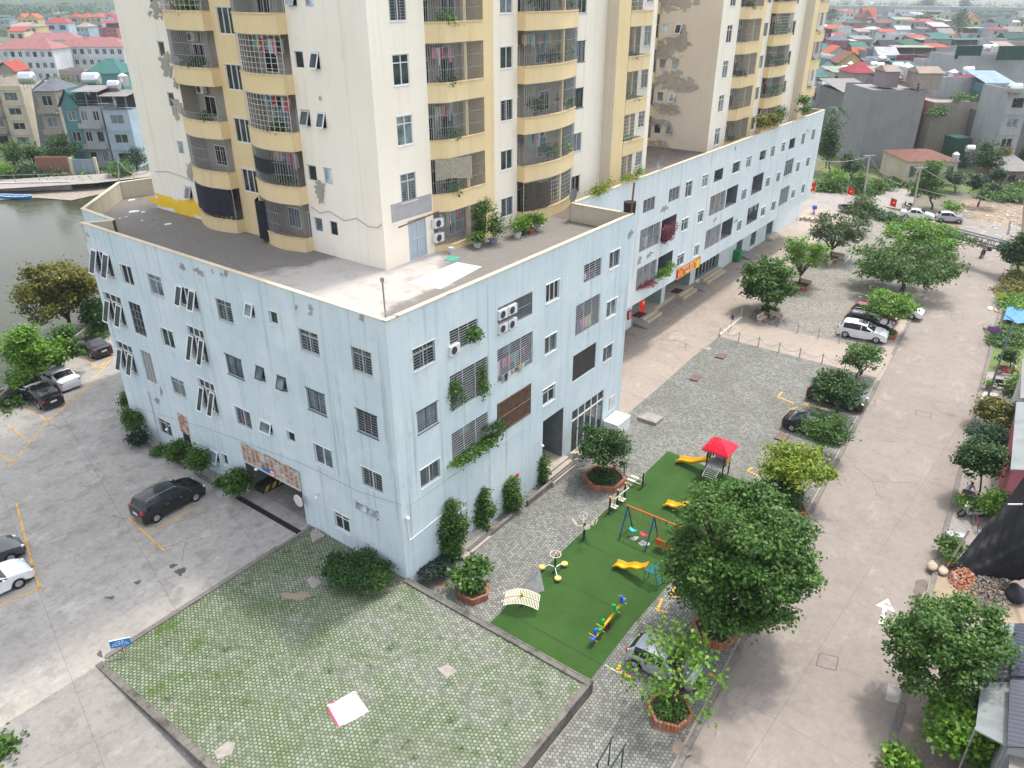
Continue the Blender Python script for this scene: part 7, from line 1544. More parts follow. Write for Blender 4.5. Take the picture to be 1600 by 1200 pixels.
# ================= street furniture =========================================
def bench(label, px, rz, z=ZC, group='concrete benches', back=True):
 c = P(*px, z); t = thing('bench', label, 'bench', (c.x, c.y, z), rz, group); m = M((.45, .38, .31), .85, .2, 4); mb = MB(); mb.box(-.75, .75, -.22, .22, .40, .48); mb.build('seat', m, t)
 for x in (-.55, .55): mb = MB(); mb.box(x - .06, x + .06, -.2, .2, 0, .4); mb.build('leg', m, t)
 if back: mb = MB(); mb.box(-.75, .75, .2, .27, .55, .90); mb.box(-.6, -.5, .2, .25, .3, .55); mb.box(.5, .6, .2, .25, .3, .55); mb.build('backrest', m, t)
for i, (x, y, rz, lb) in enumerate(((1190, 503, -.1, 'left concrete bench under the round tree'), (1213, 499, 1.4, 'right concrete bench under the round tree'), (1243, 458, .1, 'bench at the front of the thin tree planter'), (1258, 447, 1.5, 'bench at the side of the thin tree planter'),
  (1296, 415, .1, 'bench before the forked tree'), (1310, 405, 1.5, 'bench beside the forked tree'), (1340, 378, .1, 'bench at the farthest planter'), (1254, 343, -.2, 'first of the backless benches at the wing end'), (1262, 344, -.2, 'second of the backless benches at the wing end'), (1270, 345.5, -.2, 'third of the backless benches at the wing end'), (1278, 347, -.2, 'last of the backless benches at the wing end'))):
 bench(lb, (x, y), rz, back=(i < 7), group='concrete benches' if i < 7 else 'backless benches at the wing end')
def post(x, y, m, label): c = P(x, y, ZC); mb = MB(); mb.cyl((c.x, c.y, ZC), (c.x, c.y, ZC + .95), .055, .05, 10); mb.sphere((c.x, c.y, ZC + .97), .06, n=8); o = tag(mb.build('bollard', m), label, 'bollard', 'chain posts of the cross path'); return c
RPOST = M((.30, .10, .09), .7, .3, 6); GPOST = M((.42, .41, .39), .7, .2, 6)
o1 = ['first', 'second', 'third', 'fourth', 'fifth', 'sixth', 'seventh']
rows = ([(1123.8, 526), (1153.8, 533), (1184.7, 541), (1216.6, 550), (1248.8, 558.5), (1284, 567.5), (1319.7, 577)], [(1157.5, 497), (1184.7, 503), (1214.7, 511), (1246, 519.7), (1278, 528), (1311, 536)])
for ri, row in enumerate(rows):
 cs = [post(x, y, RPOST if (ri == 1 and i in (1, 2)) else GPOST, '%s post from the left in the %s chained row' % (o1[i], ('nearer', 'farther')[ri])) for i, (x, y) in enumerate(row)]
 for i, (a, b) in enumerate(zip(cs[:-1], cs[1:])):
  if ri == 1 and i in (0,): continue
  mb = MB(); mb.tube([(a.x + (b.x - a.x) * t_, a.y + (b.y - a.y) * t_, ZC + .85 - .5 * sin(pi * t_)) for t_ in [k / 10 for k in range(11)]], .022, 5); tag(mb.build('chain', GREY), 'sagging chain %s in the %s row of posts' % (o1[i], ('nearer', 'farther')[ri]), 'chain', 'chains of the cross path')
mb = MB(); a, b = P(1124, 525, ZC), P(1158, 497, ZC); d = (b - a).normalized(); n = Vector((-d.y, d.x, 0)) * .15; mb.prism([(a - n).to_2d(), (b - n).to_2d(), (b + n).to_2d(), (a + n).to_2d()], ZC, ZC + .18)
tag(mb.build('kerb', M((.60, .54, .48), .85, .15, 2)), 'short pale raised kerb closing the cross path at the lane', 'kerb')
mb = MB();
for k in range(4): q = a.lerp(b, .12 + k * .24); q2 = a.lerp(b, .26 + k * .24); mb.tube([(q.x, q.y, ZC + .18), (q.x, q.y, ZC + .5), (q2.x, q2.y, ZC + .5), (q2.x, q2.y, ZC + .18)], .03, 5)
tag(mb.build('low_barrier', GREY), 'low grey pipe hoops on the short pale kerb', 'barrier')
def sign(name, label, px, z, w, h, ph, board, rz, pole=None, group=None, ztop=None):
 c = P(*px, z); t = thing(name, label, 'sign', (c.x, c.y, z), rz, group); mb = MB(); mb.box(-w / 2, w / 2, -.02, .02, ph, ph + h); mb.build('board', board, t)
 mb = MB()
 for x in ((0,) if pole == 1 else (-w * .35, w * .35)): mb.cyl((x, .03, 0), (x, .03, ph + h * .6), .022)
 mb.build('pole', RUST if pole == 1 else GREY, t); return t
SB = M((.01, .20, .55), .4, .05); t = sign('sign', 'small blue notice board on a rust red stake at the paving corner', (194, 1024), 0, .95, .46, .62, SB, -.62, 1)
Fs = Fr((0, -.022, 0), (1, 0, 0), (0, -1, 0)); mb = MB(); mb.box(-.48, .48, -.025, .025, 1.082, 1.11); mb.build('rim', WHT, t)
mb = MB(); rn = random.Random(2)
for z, a, b in ((.975, -.2, .22), (.865, -.34, .34), (.755, -.40, .40)):
 x = a
 while x < b - .05: w_ = rn.uniform(.03, .055); mb.box(x, x + w_, -.027, -.021, z - .028, z + .028); x += w_ + (.018 if rn.random() < .7 else .06)
mb.build('small_lettering', WHT, t)
sign('sign', 'small dark blue board on a thin post at the pale kerb', (1142, 515), ZC, .5, .5, 1.1, M((.05, .06, .18), .5), .9, 1)
t = sign('sign', 'yellow and green board standing on the road edge', (1560, 474), ZR, 1.0, .45, .75, M((.45, .48, .06), .5, .3, 6), -1.5); t = sign('sign', 'blue and red board standing on the road edge nearer the lamp', (1548, 531), ZR, 1.15, .5, .85, M((.13, .10, .40), .5, .3, 5), -1.5)
mb = MB(); mb.box(-.5, .5, -.026, -.021, 1.02, 1.18); mb.build('red_band', M((.5, .03, .12), .5), t)
mb = MB(); q = [(P(x, y, .0)) for x, y in ((553, 1080), (577, 1112), (530, 1137), (512, 1104))]; mb.prism([(p.x, p.y) for p in q], .0, .018); o = tag(mb.build('white_sheet', M((.82, .80, .79), .6, .03)), 'white sheet with ragged pink edges laid on the mossy paving', 'sheet')
mb = MB()
for a, b, w_ in (((513, 1106), (529, 1135), .09), ((515, 1099), (524, 1097), .08), ((534, 1134), (538, 1132), .08)): strip(mb, P(*a, .02), P(*b, .02), w_, .024)
mb.build('pink_edge', M((.70, .06, .16), .6, .3, 6), o)
for i, (x, y) in enumerate(((554, 1083), (573, 1112), (532, 1133), (514, 1103))): c = P(x, y, .02); mb = MB(); mb.cyl((c.x, c.y, .02), (c.x, c.y, .07), .10, .09, 8); tag(mb.build('paver_weight', M((.46, .43, .39), .9, .2, 5)), 'loose paver holding the %s corner of the white sheet' % ('top', 'right', 'bottom', 'left')[i], 'paver', 'pavers weighing down the white sheet')
def slabm(name, label, pts, z0, h, mat, cat): mb = MB(); mb.prism([P(x, y, z0 + h).to_2d() for x, y in pts], z0 - .02, z0 + h); return tag(mb.build(name, mat), label, cat)
CEM = M((.30, .27, .245), .9, .3, 3, bump=.3); slabm('manhole_box', 'big raised cement box between white cabinet and playground', ((995, 651), (1011, 643), (1037, 651), (1025, 661)), ZC, .28, CEM, 'manhole box')
IRON = M((.16, .10, .09), .7, .3, 4)
for i, pt in enumerate((((1083, 584), (1095, 588), (1090, 595), (1077, 592)), ((1123, 551), (1136, 554), (1130, 560), (1117, 557)), ((1214, 676), (1233, 681), (1226, 689), (1210, 684)))): slabm('manhole_cover', 'raised rust brown cover, the %s of three' % ('middle', 'farthest', 'nearest, beside the black saloon')[i], pt, ZC, .12, IRON, 'manhole cover')
slabm('manhole_cover', 'flat grey cover at the edge of the sunny lane', ((1100, 540), (1113, 544), (1108, 548), (1096, 544)), ZC, .03, CEM, 'manhole cover')
slabm('manhole_box', 'low cement box between the garage and the mossy paving', ((484, 833), (493, 825), (508, 836), (488, 848)), 0, .14, CEM, 'manhole box')
for i, pt in enumerate((((684, 1045), (699, 1037), (714, 1048), (698, 1060)), ((355, 1158), (368, 1160), (362, 1178), (340, 1186), (334, 1174)), ((478, 905), (490, 900), (503, 909), (488, 920)), ((158, 657), (181, 649), (184, 655), (161, 663)))): slabm('manhole_cover', 'worn square cover %s' % ('in the middle right of the mossy paving', 'at the lower left corner of the mossy paving', 'in the upper part of the mossy paving', 'set in the car park near the shrubs')[i], pt, .0, .012, CEM, 'manhole cover')
mb = MB();
for pts in (((1281, 1020), (1310, 1027), (1306, 1048), (1275, 1040)), ((1431, 641), (1455, 645), (1454, 653), (1431, 649)), ((1487, 491), (1506, 493), (1505, 498), (1487, 496)), ((1352, 626), (1369, 626), (1366, 634), (1350, 632))):
 q = [P(x, y, ZR) for x, y in pts]
 for a, b in zip(q, q[1:] + q[:1]): strip(mb, a, b, .045, ZR + .005)
struct(mb.build('road_cover_outline', M((.10, .095, .09), .9)))
slabm('drain_cover', 'pale square drain cover with a hole at the kerb', ((1388, 1068), (1410, 1072), (1405, 1100), (1383, 1094)), ZR, .02, M((.36, .34, .32), .9, .2, 3), 'drain cover')
# hand rail at the bottom edge
t = thing('hand_rail', 'pair of dark green stair rails at the bottom edge of the picture', 'handrail', P(948, 1190, ZC)); o0 = t.location
mb = MB()
for bx, by, ex, ey in ((931, 1197, 958, 1150), (951, 1205, 978, 1162)):
 a, b = P(bx, by, ZC + .05), P(ex - 2, ey + 40, ZC); a1 = onV(P(bx + 2, by + 34, ZC), bx, by); b1 = onV(b, ex, ey)
 mb.tube([a1 - o0, b1 - o0], .04, 6); m1 = a1.lerp(b1, .85); m0 = a1.lerp(b1, .12)
 for m_ in (m1, m0): mb.cyl(Vector((m_.x, m_.y, ZC - 1.0)) - o0, m_ - o0, .035)
mb.build('rail', DKG, t)
# white cabinet, planks, wall items by the alcove
c = P(967, 660, ZC); t = thing('white_cabinet', 'white metal box standing against the far end of the front wall', 'cabinet', (22.6, -.75, ZC)); mb = MB(); mb.box(-.95, .95, -.62, .62, 0, 1.15); mb.build('body', WHT, t); mb = MB(); mb.box(-.99, .99, -.66, .66, 1.152, 1.2); mb.build('lid', M((.80, .80, .79), .4), t)
c = onY(862, 722, -1.0); mb = MB(); mb.obox((16.75, -1.15), .55, .04, ZC, ZC + .75, -.45); tag(mb.build('white_board', WHTD), 'white board leaning by the alcove steps', 'board')
mb = MB(); mb.obox((17.35, -.65), .45, .30, ZC, ZC + .80, 0); mb.obox((17.35, -.65), .36, .22, ZC + .802, ZC + .81, 0); tag(mb.build('trough', M((.50, .42, .28), .8, .2, 3)), 'small cream planting trough beside the alcove', 'trough')
q = onY(807, 744, 0); mb = MB(); FB.box(mb, q.x - .22, q.x + .22, q.z - .16, q.z + .16, .003, .03); tag(mb.build('red_plate', REDM), 'small red plate on the wall above the lumpy bush', 'sign')
def lamp(label, F, s, z, L=.6):
 t = thing('wall_lamp', label, 'lamp', F.p(s, z, 0)); mb = MB(); o = F.p(s, z, 0); mb.tube([Vector((0, 0, 0)), F.p(s, z + .1, L * .5) - o, F.p(s, z, L) - o], .018); mb.build('bracket', WHTD, t); mb = MB(); e = F.p(s, z - .08, L) - o; mb.sphere(e, .12, .12, .09); mb.build('shade', WHT, t, True)
q = onX(417, 727, 0); lamp('white lamp on a bracket above the rusty garage fascia', FA, q.y, q.z + .2, .8); q = onX(270, 665, 0); lamp('small white lamp beside the first ground floor window', FA, q.y, q.z, .5)
q = onX(500, 772, 0); lamp('small double spotlight on the blue wall right of the garage', FA, q.y, q.z, .3); q = onY(840, 692, 0); lamp('grey floodlight left of the alcove', FB, q.x, q.z, .4)
q = onX(470, 792, 0); t = thing('convex_mirror', 'round pale traffic mirror at the right side of the garage mouth', 'mirror', FA.p(8.45, 2.0, 0)); mb = MB(); mb.cyl((-.42, .1, 0), (-.46, .1, 0), .42, .40, 20); mb.build('disc', M((.62, .58, .55), .4), t); mb = MB(); mb.tube([(0, 0, .1), (-.4, .1, 0)], .025); mb.build('bracket', STEEL, t)
q = onX(430.5, 750, 0); t = thing('height_sign', 'round white height limit sign over the garage mouth', 'sign', FA.p(q.y, 2.75, .12)); mb = MB(); mb.cyl((0, 0, 0), (-.02, 0, 0), .27, .27, 20, 0); mb.cyl((-.022, 0, 0), (-.026, 0, 0), .21, .21, 20, 1); mb.build('disc', [REDM, WHT], t)
text('lettering', '2,2', Fr((0, 0, 0), (0, 1, 0), (-1, 0, 0)), 0, 0, .03, .2, BLK, t); mb = MB(); mb.box(-.02, 0, .3, 1.0, -.12, .12); mb.build('blue_plate', SB, t)
mb = MB(); q = onY(632, 885 - 45, 0); a0 = onY(632.5, 812, 0); mb.tube([FB.p(.35, a0.z, .04), FB.p(.40, a0.z - 1.55, .04), FB.p(3.6, a0.z - 1.4, .04)], .03); mb.sphere(FB.p(.35, a0.z + .05, .1), .12); tag(mb.build('camera_conduit', WHT), 'white conduit and round camera near the bottom of the blue corner', 'security camera')
# flags, concrete pole, wires, gate frame, street lamp
def flag(label, px, ty, fx, w=1.5, h=1.0, sd=1, z=-.88):
 c = P(*px, z); top = onV(c, px[0], ty); t = thing('flag', label, 'flag', (c.x, c.y, z), 0, 'red flags with a yellow star'); H = top.z - z; mb = MB(); mb.cyl((0, 0, 0), (0, 0, H), .035); mb.build('pole', WHTD, t); mb = MB(); u = rgt * fx; n = 8; S = w
 for i in range(n):
  a, b = i / n, (i + 1) / n; p = lambda q, zz: u * S * q * .85 + Vector((0, 0, H - .05 - zz - .35 * q)) + fwd * (.12 * sin(q * 7)); mb.quad(p(a, 0), p(b, 0), p(b, h), p(a, h))
 mb.build('cloth', FLG.mat, t); mb = MB(); cc = u * S * .42 + Vector((0, 0, H - .05 - h / 2 - .15)) - fwd * .10; star(mb, cc, rgt, (0, 0, 1), h * .2, -fwd * .02); mb.build('star', YSTAR, t)
flag('flag with a drooping red cloth right beside the wing end', (1272, 306), 284, -1, 1.5, 1.4, 1); flag('flag on the short post above the far motorbikes', (1320, 317), 291, 1, 1.4, 1.1, 2); flag('flag near the hedge and the forecourt', (1389, 326), 308, 1, 1.2, 1.2, 3)
CPOLE = M((.40, .37, .34), .9, .2, 3)
def upole(name, label, px, tpx, z=-.9, r=.17, arm=True):
 c = P(*px, z); top = onV(c, *tpx); t = thing(name, label, 'pole', c); d = top - c; mb = MB(); mb.cyl((0, 0, 0), d, r, r * .65, 10); mb.build('shaft', CPOLE, t)
 if arm: mb = MB(); mb.cyl(d + rgt * -1.0, d + rgt * 1.0, .07); mb.build('cross_arm', GREY, t)
 return c + d
tp1 = upole('utility_pole', 'concrete utility pole between the field and the far lane', (1350, 304), (1359, 243)); tp2 = upole('utility_pole', 'leaning concrete pole rising out of the forecourt trees', (1424, 338), (1439, 262))
tp3 = upole('utility_pole', 'thin pole at the right frame edge on the dirt lot', (1597, 368), (1602, 300), arm=False); upole('utility_pole', 'short post left of the thin pole on the dirt lot', (1575, 366), (1579, 345), arm=False)
tp4 = upole('utility_pole', 'thin dark pole on the lake bank left of the podium', (187, 300), (184, 250), arm=False, r=.12)
def wire(a, b, sag, r=.03, n=14): return [tuple(Vector(a).lerp(Vector(b), i / n) - Vector((0, 0, sag * 4 * (i / n) * (1 - i / n)))) for i in range(n + 1)]
for i, (a, b, s) in enumerate(((onY(1274, 249, YW), tp1, .6), (tp1, onV(P(1402, 305, -.9), 1410, 288), 1.0), (tp2, onV(tp2, 1600, 330), .5), (tp2, onV(tp2, 1400, 300), .4), (onX(232, 268, 8.0), tp4, 1.0), (tp2 - Vector((0, 0, 3)), tp3 - Vector((0, 0, 2)), .3))):
 mb = MB(); mb.tube(wire(a, b, s), .035, 4); tag(mb.build('overhead_wire', GREY), ('wire from the wing end to the field pole', 'yellowish wire from the field pole to the cream house', 'upper wire running off the right frame edge', 'wire slanting down left from the leaning pole', 'wire from the lake bank pole to the tower corner', 'lower wire across the dirt lot')[i], 'wire')
for F, pl_, lb in ((FL0, [(243, 268), (262, 268), (285, 276), (304, 284)], 'black cable sagging along the tower foot left of the nets'), (FL0, [(486, 323), (500, 333), (514, 330), (538, 345), (557, 341), (575, 354), (590, 356), (596, 350)], 'looping cable on the cream wall above the terrace')):
 mb = MB(); mb.tube([onX(x, y, TX - .03) for x, y in pl_], .022, 5); tag(mb.build('cable', GREY), lb, 'cable')
mb = MB(); mb.tube([onY(x, y, -.03) for x, y in ((635, 791), (655, 781), (700, 748), (760, 708), (820, 672))], .012, 4); tag(mb.build('cable', GREY), 'thin cable along the front wall above the bushes', 'cable')
mb = MB(); mb.tube([onX(x, y, -.03) for x, y in ((198, 632), (240, 645), (320, 668), (420, 705), (480, 728), (560, 768), (630, 790))], .012, 4); tag(mb.build('cable', GREY), 'thin cable along the left blue wall above the garage', 'cable')
# lattice gate beam across the far road end
ga, gb = onV(P(1470, 362, -.9), 1478, 357), onV(P(1600, 400, -.9), 1606, 378); t = thing('gate_truss', 'long dark lattice girder on posts across the far end of the road', 'gate', (0, 0, 0)); mb = MB(); n = 16; dz = Vector((0, 0, .9)); ga = P(1462, 364, 2.0); gb = P(1612, 404, 2.0)
for q in (0, 1): mb.cyl(ga + dz * q, gb + dz * q, .08)
dd = (gb - ga); wv = Vector((-dd.y, dd.x, 0)).normalized() * 1.1
for q in (0, 1): mb.cyl(ga + dz * q + wv, gb + dz * q + wv, .08)
for i in range(n + 1):
 p = ga.lerp(gb, i / n); mb.cyl(p, p + dz, .04); mb.cyl(p + wv, p + dz + wv, .04); mb.cyl(p + dz, p + dz + wv, .04)
 if i < n: p2 = ga.lerp(gb, (i + 1) / n); mb.cyl(p + (dz if i % 2 else Vector((0, 0, 0))), p2 + (Vector((0, 0, 0)) if i % 2 else dz), .035)
mb.build('lattice_girder', M((.16, .18, .21), .6), t); mb = MB()
for q in (0, 1): p = ga.lerp(gb, q); mb.cyl((p.x, p.y, -1), p + dz, .10); mb.cyl((p.x + wv.x, p.y + wv.y, -1), p + dz + wv, .10)
mb.build('gate_post', M((.16, .18, .21), .6), t); mb = MB(); mb.quad(ga + dz * .9 + wv * .1, gb + dz * .9 + wv * .1, gb + dz * .9 + wv * .9, ga + dz * .9 + wv * .9); mb.build('cover_sheet', M((.20, .21, .24), .6), t)
t = thing('barrier_gate', 'striped dark barrier boom with a black counterweight on the far road', 'barrier', P(1545, 391, ZR)); o0 = t.location; e = onV(P(1580, 396, ZR), 1582, 387) - o0; mb = MB(); mb.obox((0, 0), .28, .28, 0, .45, .3); mb.build('counterweight', BLK, t); mb = MB(); mb.tube([(0, 0, .4), (.25, 0, 1.35), (e.x, e.y, 1.25)], .05); mb.build('boom', GREY, t)
lp = P(1540, 630, ZC); t = thing('street_lamp', 'tall curved street lamp leaning over the road by the turf strip', 'street lamp', lp); mb = MB(); tpv = onV(lp, 1583, 503) - lp; hd = onV(lp, 1556, 486) - lp; md = onV(lp, 1574, 494) - lp
mb.tube([(0, 0, 0), (tpv.x * .5, tpv.y * .5, tpv.z * .5), tpv * .93, tpv + Vector((0, 0, .1)), md, hd], [.09, .075, .06, .055, .045, .04], 8); mb.build('mast', M((.13, .17, .20), .5, .1), t, False)
mb = MB(); mb.sphere(hd - (md - hd).normalized() * .45 * 1, .42, .22, .13, 10); mb.build('lamp_head', M((.68, .66, .55), .4), t, True); mb = MB(); mb.sphere(hd, .22, .14, .11, 8); mb.build('lamp_collar', M((.45, .30, .10), .5), t, True)
text('lettering', 'C2A', Fr((0, 0, 0), (cos(1.25 + pi), sin(1.25 + pi), 0), (0, 0, 1)), 0, 0, 0, .5, M((.30, .04, .05), .8)) if 0 else None
mb = MB()
# ================= houses around ===========================================
RV = atan2(rgt.y, rgt.x)
def flat(c, v=.12, s=1.0, r=.85): return M(c, r, v, s)
WC = {'white': (.62, .65, .68), 'cream': (.62, .55, .42), 'grey': (.27, .275, .285), 'lgrey': (.40, .42, .44), 'beige': (.36, .32, .28), 'dgrey': (.19, .185, .18), 'pink': (.42, .12, .15), 'teal': (.10, .26, .27), 'blue': (.16, .38, .62),
 'lblue': (.42, .52, .62), 'yellow': (.60, .47, .22), 'lime': (.38, .47, .22), 'maroon': (.20, .03, .05), 'brown': (.26, .18, .14), 'brick': (.30, .15, .11), 'orange': (.65, .30, .05), 'mauve': (.26, .21, .24)}
RC = {'red': (.50, .10, .07), 'crimson': (.42, .05, .07), 'orange': (.58, .15, .07), 'green': (.03, .12, .09), 'dteal': (.05, .20, .18), 'pgreen': (.36, .44, .34), 'grey': (.34, .33, .32), 'slate': (.20, .22, .26), 'brown': (.28, .13, .10), 'olive': (.42, .44, .34), 'lblue': (.38, .52, .66), 'pbrown': (.46, .36, .31), 'dark': (.035, .045, .055), 'pinkred': (.46, .20, .20), 'white': (.6, .62, .64), 'blue': (.06, .25, .6)}
wm = {k: plaster('house_' + k, mul(c, .78), mul(c, .95), .55, None, grime=(.11, .105, .10), fine=.03) for k, c in WC.items()}
rm = {k: corrug('roof_' + k, mul(c, .66), .55, 'X', .85, 0, .5) for k, c in RC.items()}
TANK = M((.62, .64, .66), .25, .1, 3, .75)
def house(label, xl, xr, yt, wall, roof='flat', rc='grey', h=9.0, depth=9.0, yb=None, rot=0.0, cols=2, rows=None, name='house', rh=None, over=.4, bal=False, blank=False, group='houses of the surrounding town', win=None, bx=None, parapet=True):
 xm = (xl + xr) / 2
 if yb is not None: b = P(bx if bx is not None else xm, yb, -.9); c = onV(b, xm, yt); h = c.z + .9; w = (xr - xl) * mpp(c)
 else: c = P(xm, yt, -.9 + h); b = Vector((c.x, c.y, -.9)); w = (xr - xl) * mpp(c)
 t = thing(name, label, 'house', b, RV + rot, group); D = depth; mb = MB(); F = Fr((0, 0, 0), (1, 0, 0), (0, -1, 0)); FS = [Fr((-w / 2, 0, 0), (0, 1, 0), (-1, 0, 0)), Fr((w / 2, 0, 0), (0, 1, 0), (1, 0, 0))]
 rows = rows if rows is not None else max(1, int(h / 3.3)); H = []; sh = []
 if not blank:
  fh = h / rows; cw = w / cols
  for r in range(rows):
   for q in range(cols):
    a = -w / 2 + cw * q + cw * .24; e = a + cw * .52; z0 = fh * r + fh * .30; z1 = fh * r + fh * .78
    H.append((a, e, z0, z1))
 F.wall(mb, -w / 2, w / 2, 0, h, H, .25)
 for f in FS: f.wall(mb, 0, D, 0, h, sh, .25)
 mb.quad((-w / 2, D, 0), (w / 2, D, 0), (w / 2, D, h), (-w / 2, D, h))
 if roof in ('flat', 'canopy'): mb.quad((-w / 2, 0, h - .3), (w / 2, 0, h - .3), (w / 2, D, h - .3), (-w / 2, D, h - .3))
 mb.build('wall', wm[wall], t)
 for i, r in enumerate(H):
  m = MB(); F.quad(m, r[0], r[1], r[2], r[3], -.2); m2 = MB(); e = .09
  for a, b_, c_, d_ in ((r[0], r[0] + e, r[2], r[3]), (r[1] - e, r[1], r[2], r[3]), (r[0], r[1], r[2], r[2] + e), (r[0], r[1], r[3] - e, r[3]), ((r[0] + r[1]) / 2 - e / 2, (r[0] + r[1]) / 2 + e / 2, r[2], r[3])): F.box(m2, a, b_, c_, d_, -.19, -.08)
  o = m2.build('window', WHTD if i % 3 else DKFR, t); m.build('pane', GL[(i * 7 + int(xl)) % 5], o)
 if bal:
  fh = h / rows
  for r in range(1, rows): m = MB(); F.box(m, -w / 2 + .1, w / 2 - .1, fh * r - .12, fh * r, .0, 1.1); F.box(m, -w / 2 + .1, w / 2 - .1, fh * r, fh * r + .85, 1.02, 1.1); m.build('balcony', wm['lgrey' if wall in ('white', 'lgrey') else wall], t)
 if not blank and roof != 'gable':
  m = MB()
  for r in range(1, rows + 1): F.box(m, -w / 2 - .05, w / 2 + .05, h * r / rows - .18, h * r / rows - .02, .003, .12)
  m.build('cornice', wm[wall], t)
 o_ = over; rh = rh if rh is not None else min(w, D) * .28; m = MB(); x0, x1, y0, y1 = -w / 2 - o_, w / 2 + o_, -o_, D + o_
 if roof == 'gable': # ridge runs away from the viewer
  m.quad((x0, y0, h), (0, y0, h + rh), (0, y1, h + rh), (x0, y1, h)); m.quad((0, y0, h + rh), (x1, y0, h), (x1, y1, h), (0, y1, h + rh)); m.quad((x0, y0, h - .12), (0, y0, h + rh - .12), (0, y1, h + rh - .12), (x0, y1, h - .12)); m.quad((0, y0, h + rh - .12), (x1, y0, h - .12), (x1, y1, h - .12), (0, y1, h + rh - .12))
  g = MB(); g.poly([(-w / 2, 0, h), (w / 2, 0, h), (0, 0, h + rh - .2)]); g.build('gable_wall', wm[wall], t)
 elif roof == 'ridge': # ridge runs across
  ym = D / 2; m.quad((x0, y0, h), (x1, y0, h), (x1, ym, h + rh), (x0, ym, h + rh)); m.quad((x0, ym, h + rh), (x1, ym, h + rh), (x1, y1, h), (x0, y1, h)); m.poly([(-w / 2, 0, h), (-w / 2, D, h), (-w / 2, ym, h + rh)]); m.poly([(w / 2, 0, h), (w / 2, D, h), (w / 2, ym, h + rh)])
 elif roof == 'hip':
  i_ = min(w, D) * .45; m.quad((x0, y0, h), (x1, y0, h), (x1 - i_, D / 2, h + rh), (x0 + i_, D / 2, h + rh)); m.quad((x1, y1, h), (x0, y1, h), (x0 + i_, D / 2, h + rh), (x1 - i_, D / 2, h + rh)); m.poly([(x0, y1, h), (x0, y0, h), (x0 + i_, D / 2, h + rh)]); m.poly([(x1, y0, h), (x1, y1, h), (x1 - i_, D / 2, h + rh)])
  m.quad((x0, y0, h - .02), (x1, y0, h - .02), (x1, y1, h - .02), (x0, y1, h - .02))
 elif roof == 'shed': m.add([(x0, y0, h + .1), (x1, y0, h + .1), (x1, y1, h + .1 + rh), (x0, y1, h + .1 + rh), (x0, y0, h + .2), (x1, y0, h + .2), (x1, y1, h + .2 + rh), (x0, y1, h + .2 + rh)], [(0, 1, 2, 3), (4, 7, 6, 5), (0, 4, 5, 1), (1, 5, 6, 2), (0, 3, 7, 4)])
 elif roof == 'canopy':
  hc = 2.5; m.add([(x0, y0, h + hc), (x1, y0, h + hc), (x1, D * .7, h + hc + rh * .5), (x0, D * .7, h + hc + rh * .5), (x0, y0, h + hc + .08), (x1, y0, h + hc + .08), (x1, D * .7, h + hc + rh * .5 + .08), (x0, D * .7, h + hc + rh * .5 + .08)], [(0, 1, 2, 3), (4, 7, 6, 5), (0, 4, 5, 1), (1, 5, 6, 2), (0, 3, 7, 4)])
  g = MB()
  for x in (-w / 2 + .1, 0, w / 2 - .1): g.box(x - .05, x + .05, .05, .15, h, h + hc)
  for z in (h + .5, h + 1.0): g.box(-w / 2, w / 2, .06, .10, z - .02, z + .02)
  g.build('canopy_frame', GREY, t); g = MB(); g.box(-w / 2 + .1, w / 2 - .1, D * .65, D * .68, h - .2, h + hc); g.build('terrace_back', DIM, t)
 if roof == 'flat' and parapet:
  for a, b_, c_, d_ in ((-w / 2, w / 2, 0, .2), (-w / 2, w / 2, D - .2, D), (-w / 2, -w / 2 + .2, .2, D - .2), (w / 2 - .2, w / 2, .2, D - .2)): m.box(a, b_, c_, d_, h + .002, h + .7)
  m.build('parapet', wm[wall], t)
 elif m.f: m.build('roof', rm[rc], t)
 t['_h'] = h
 return t, w, h
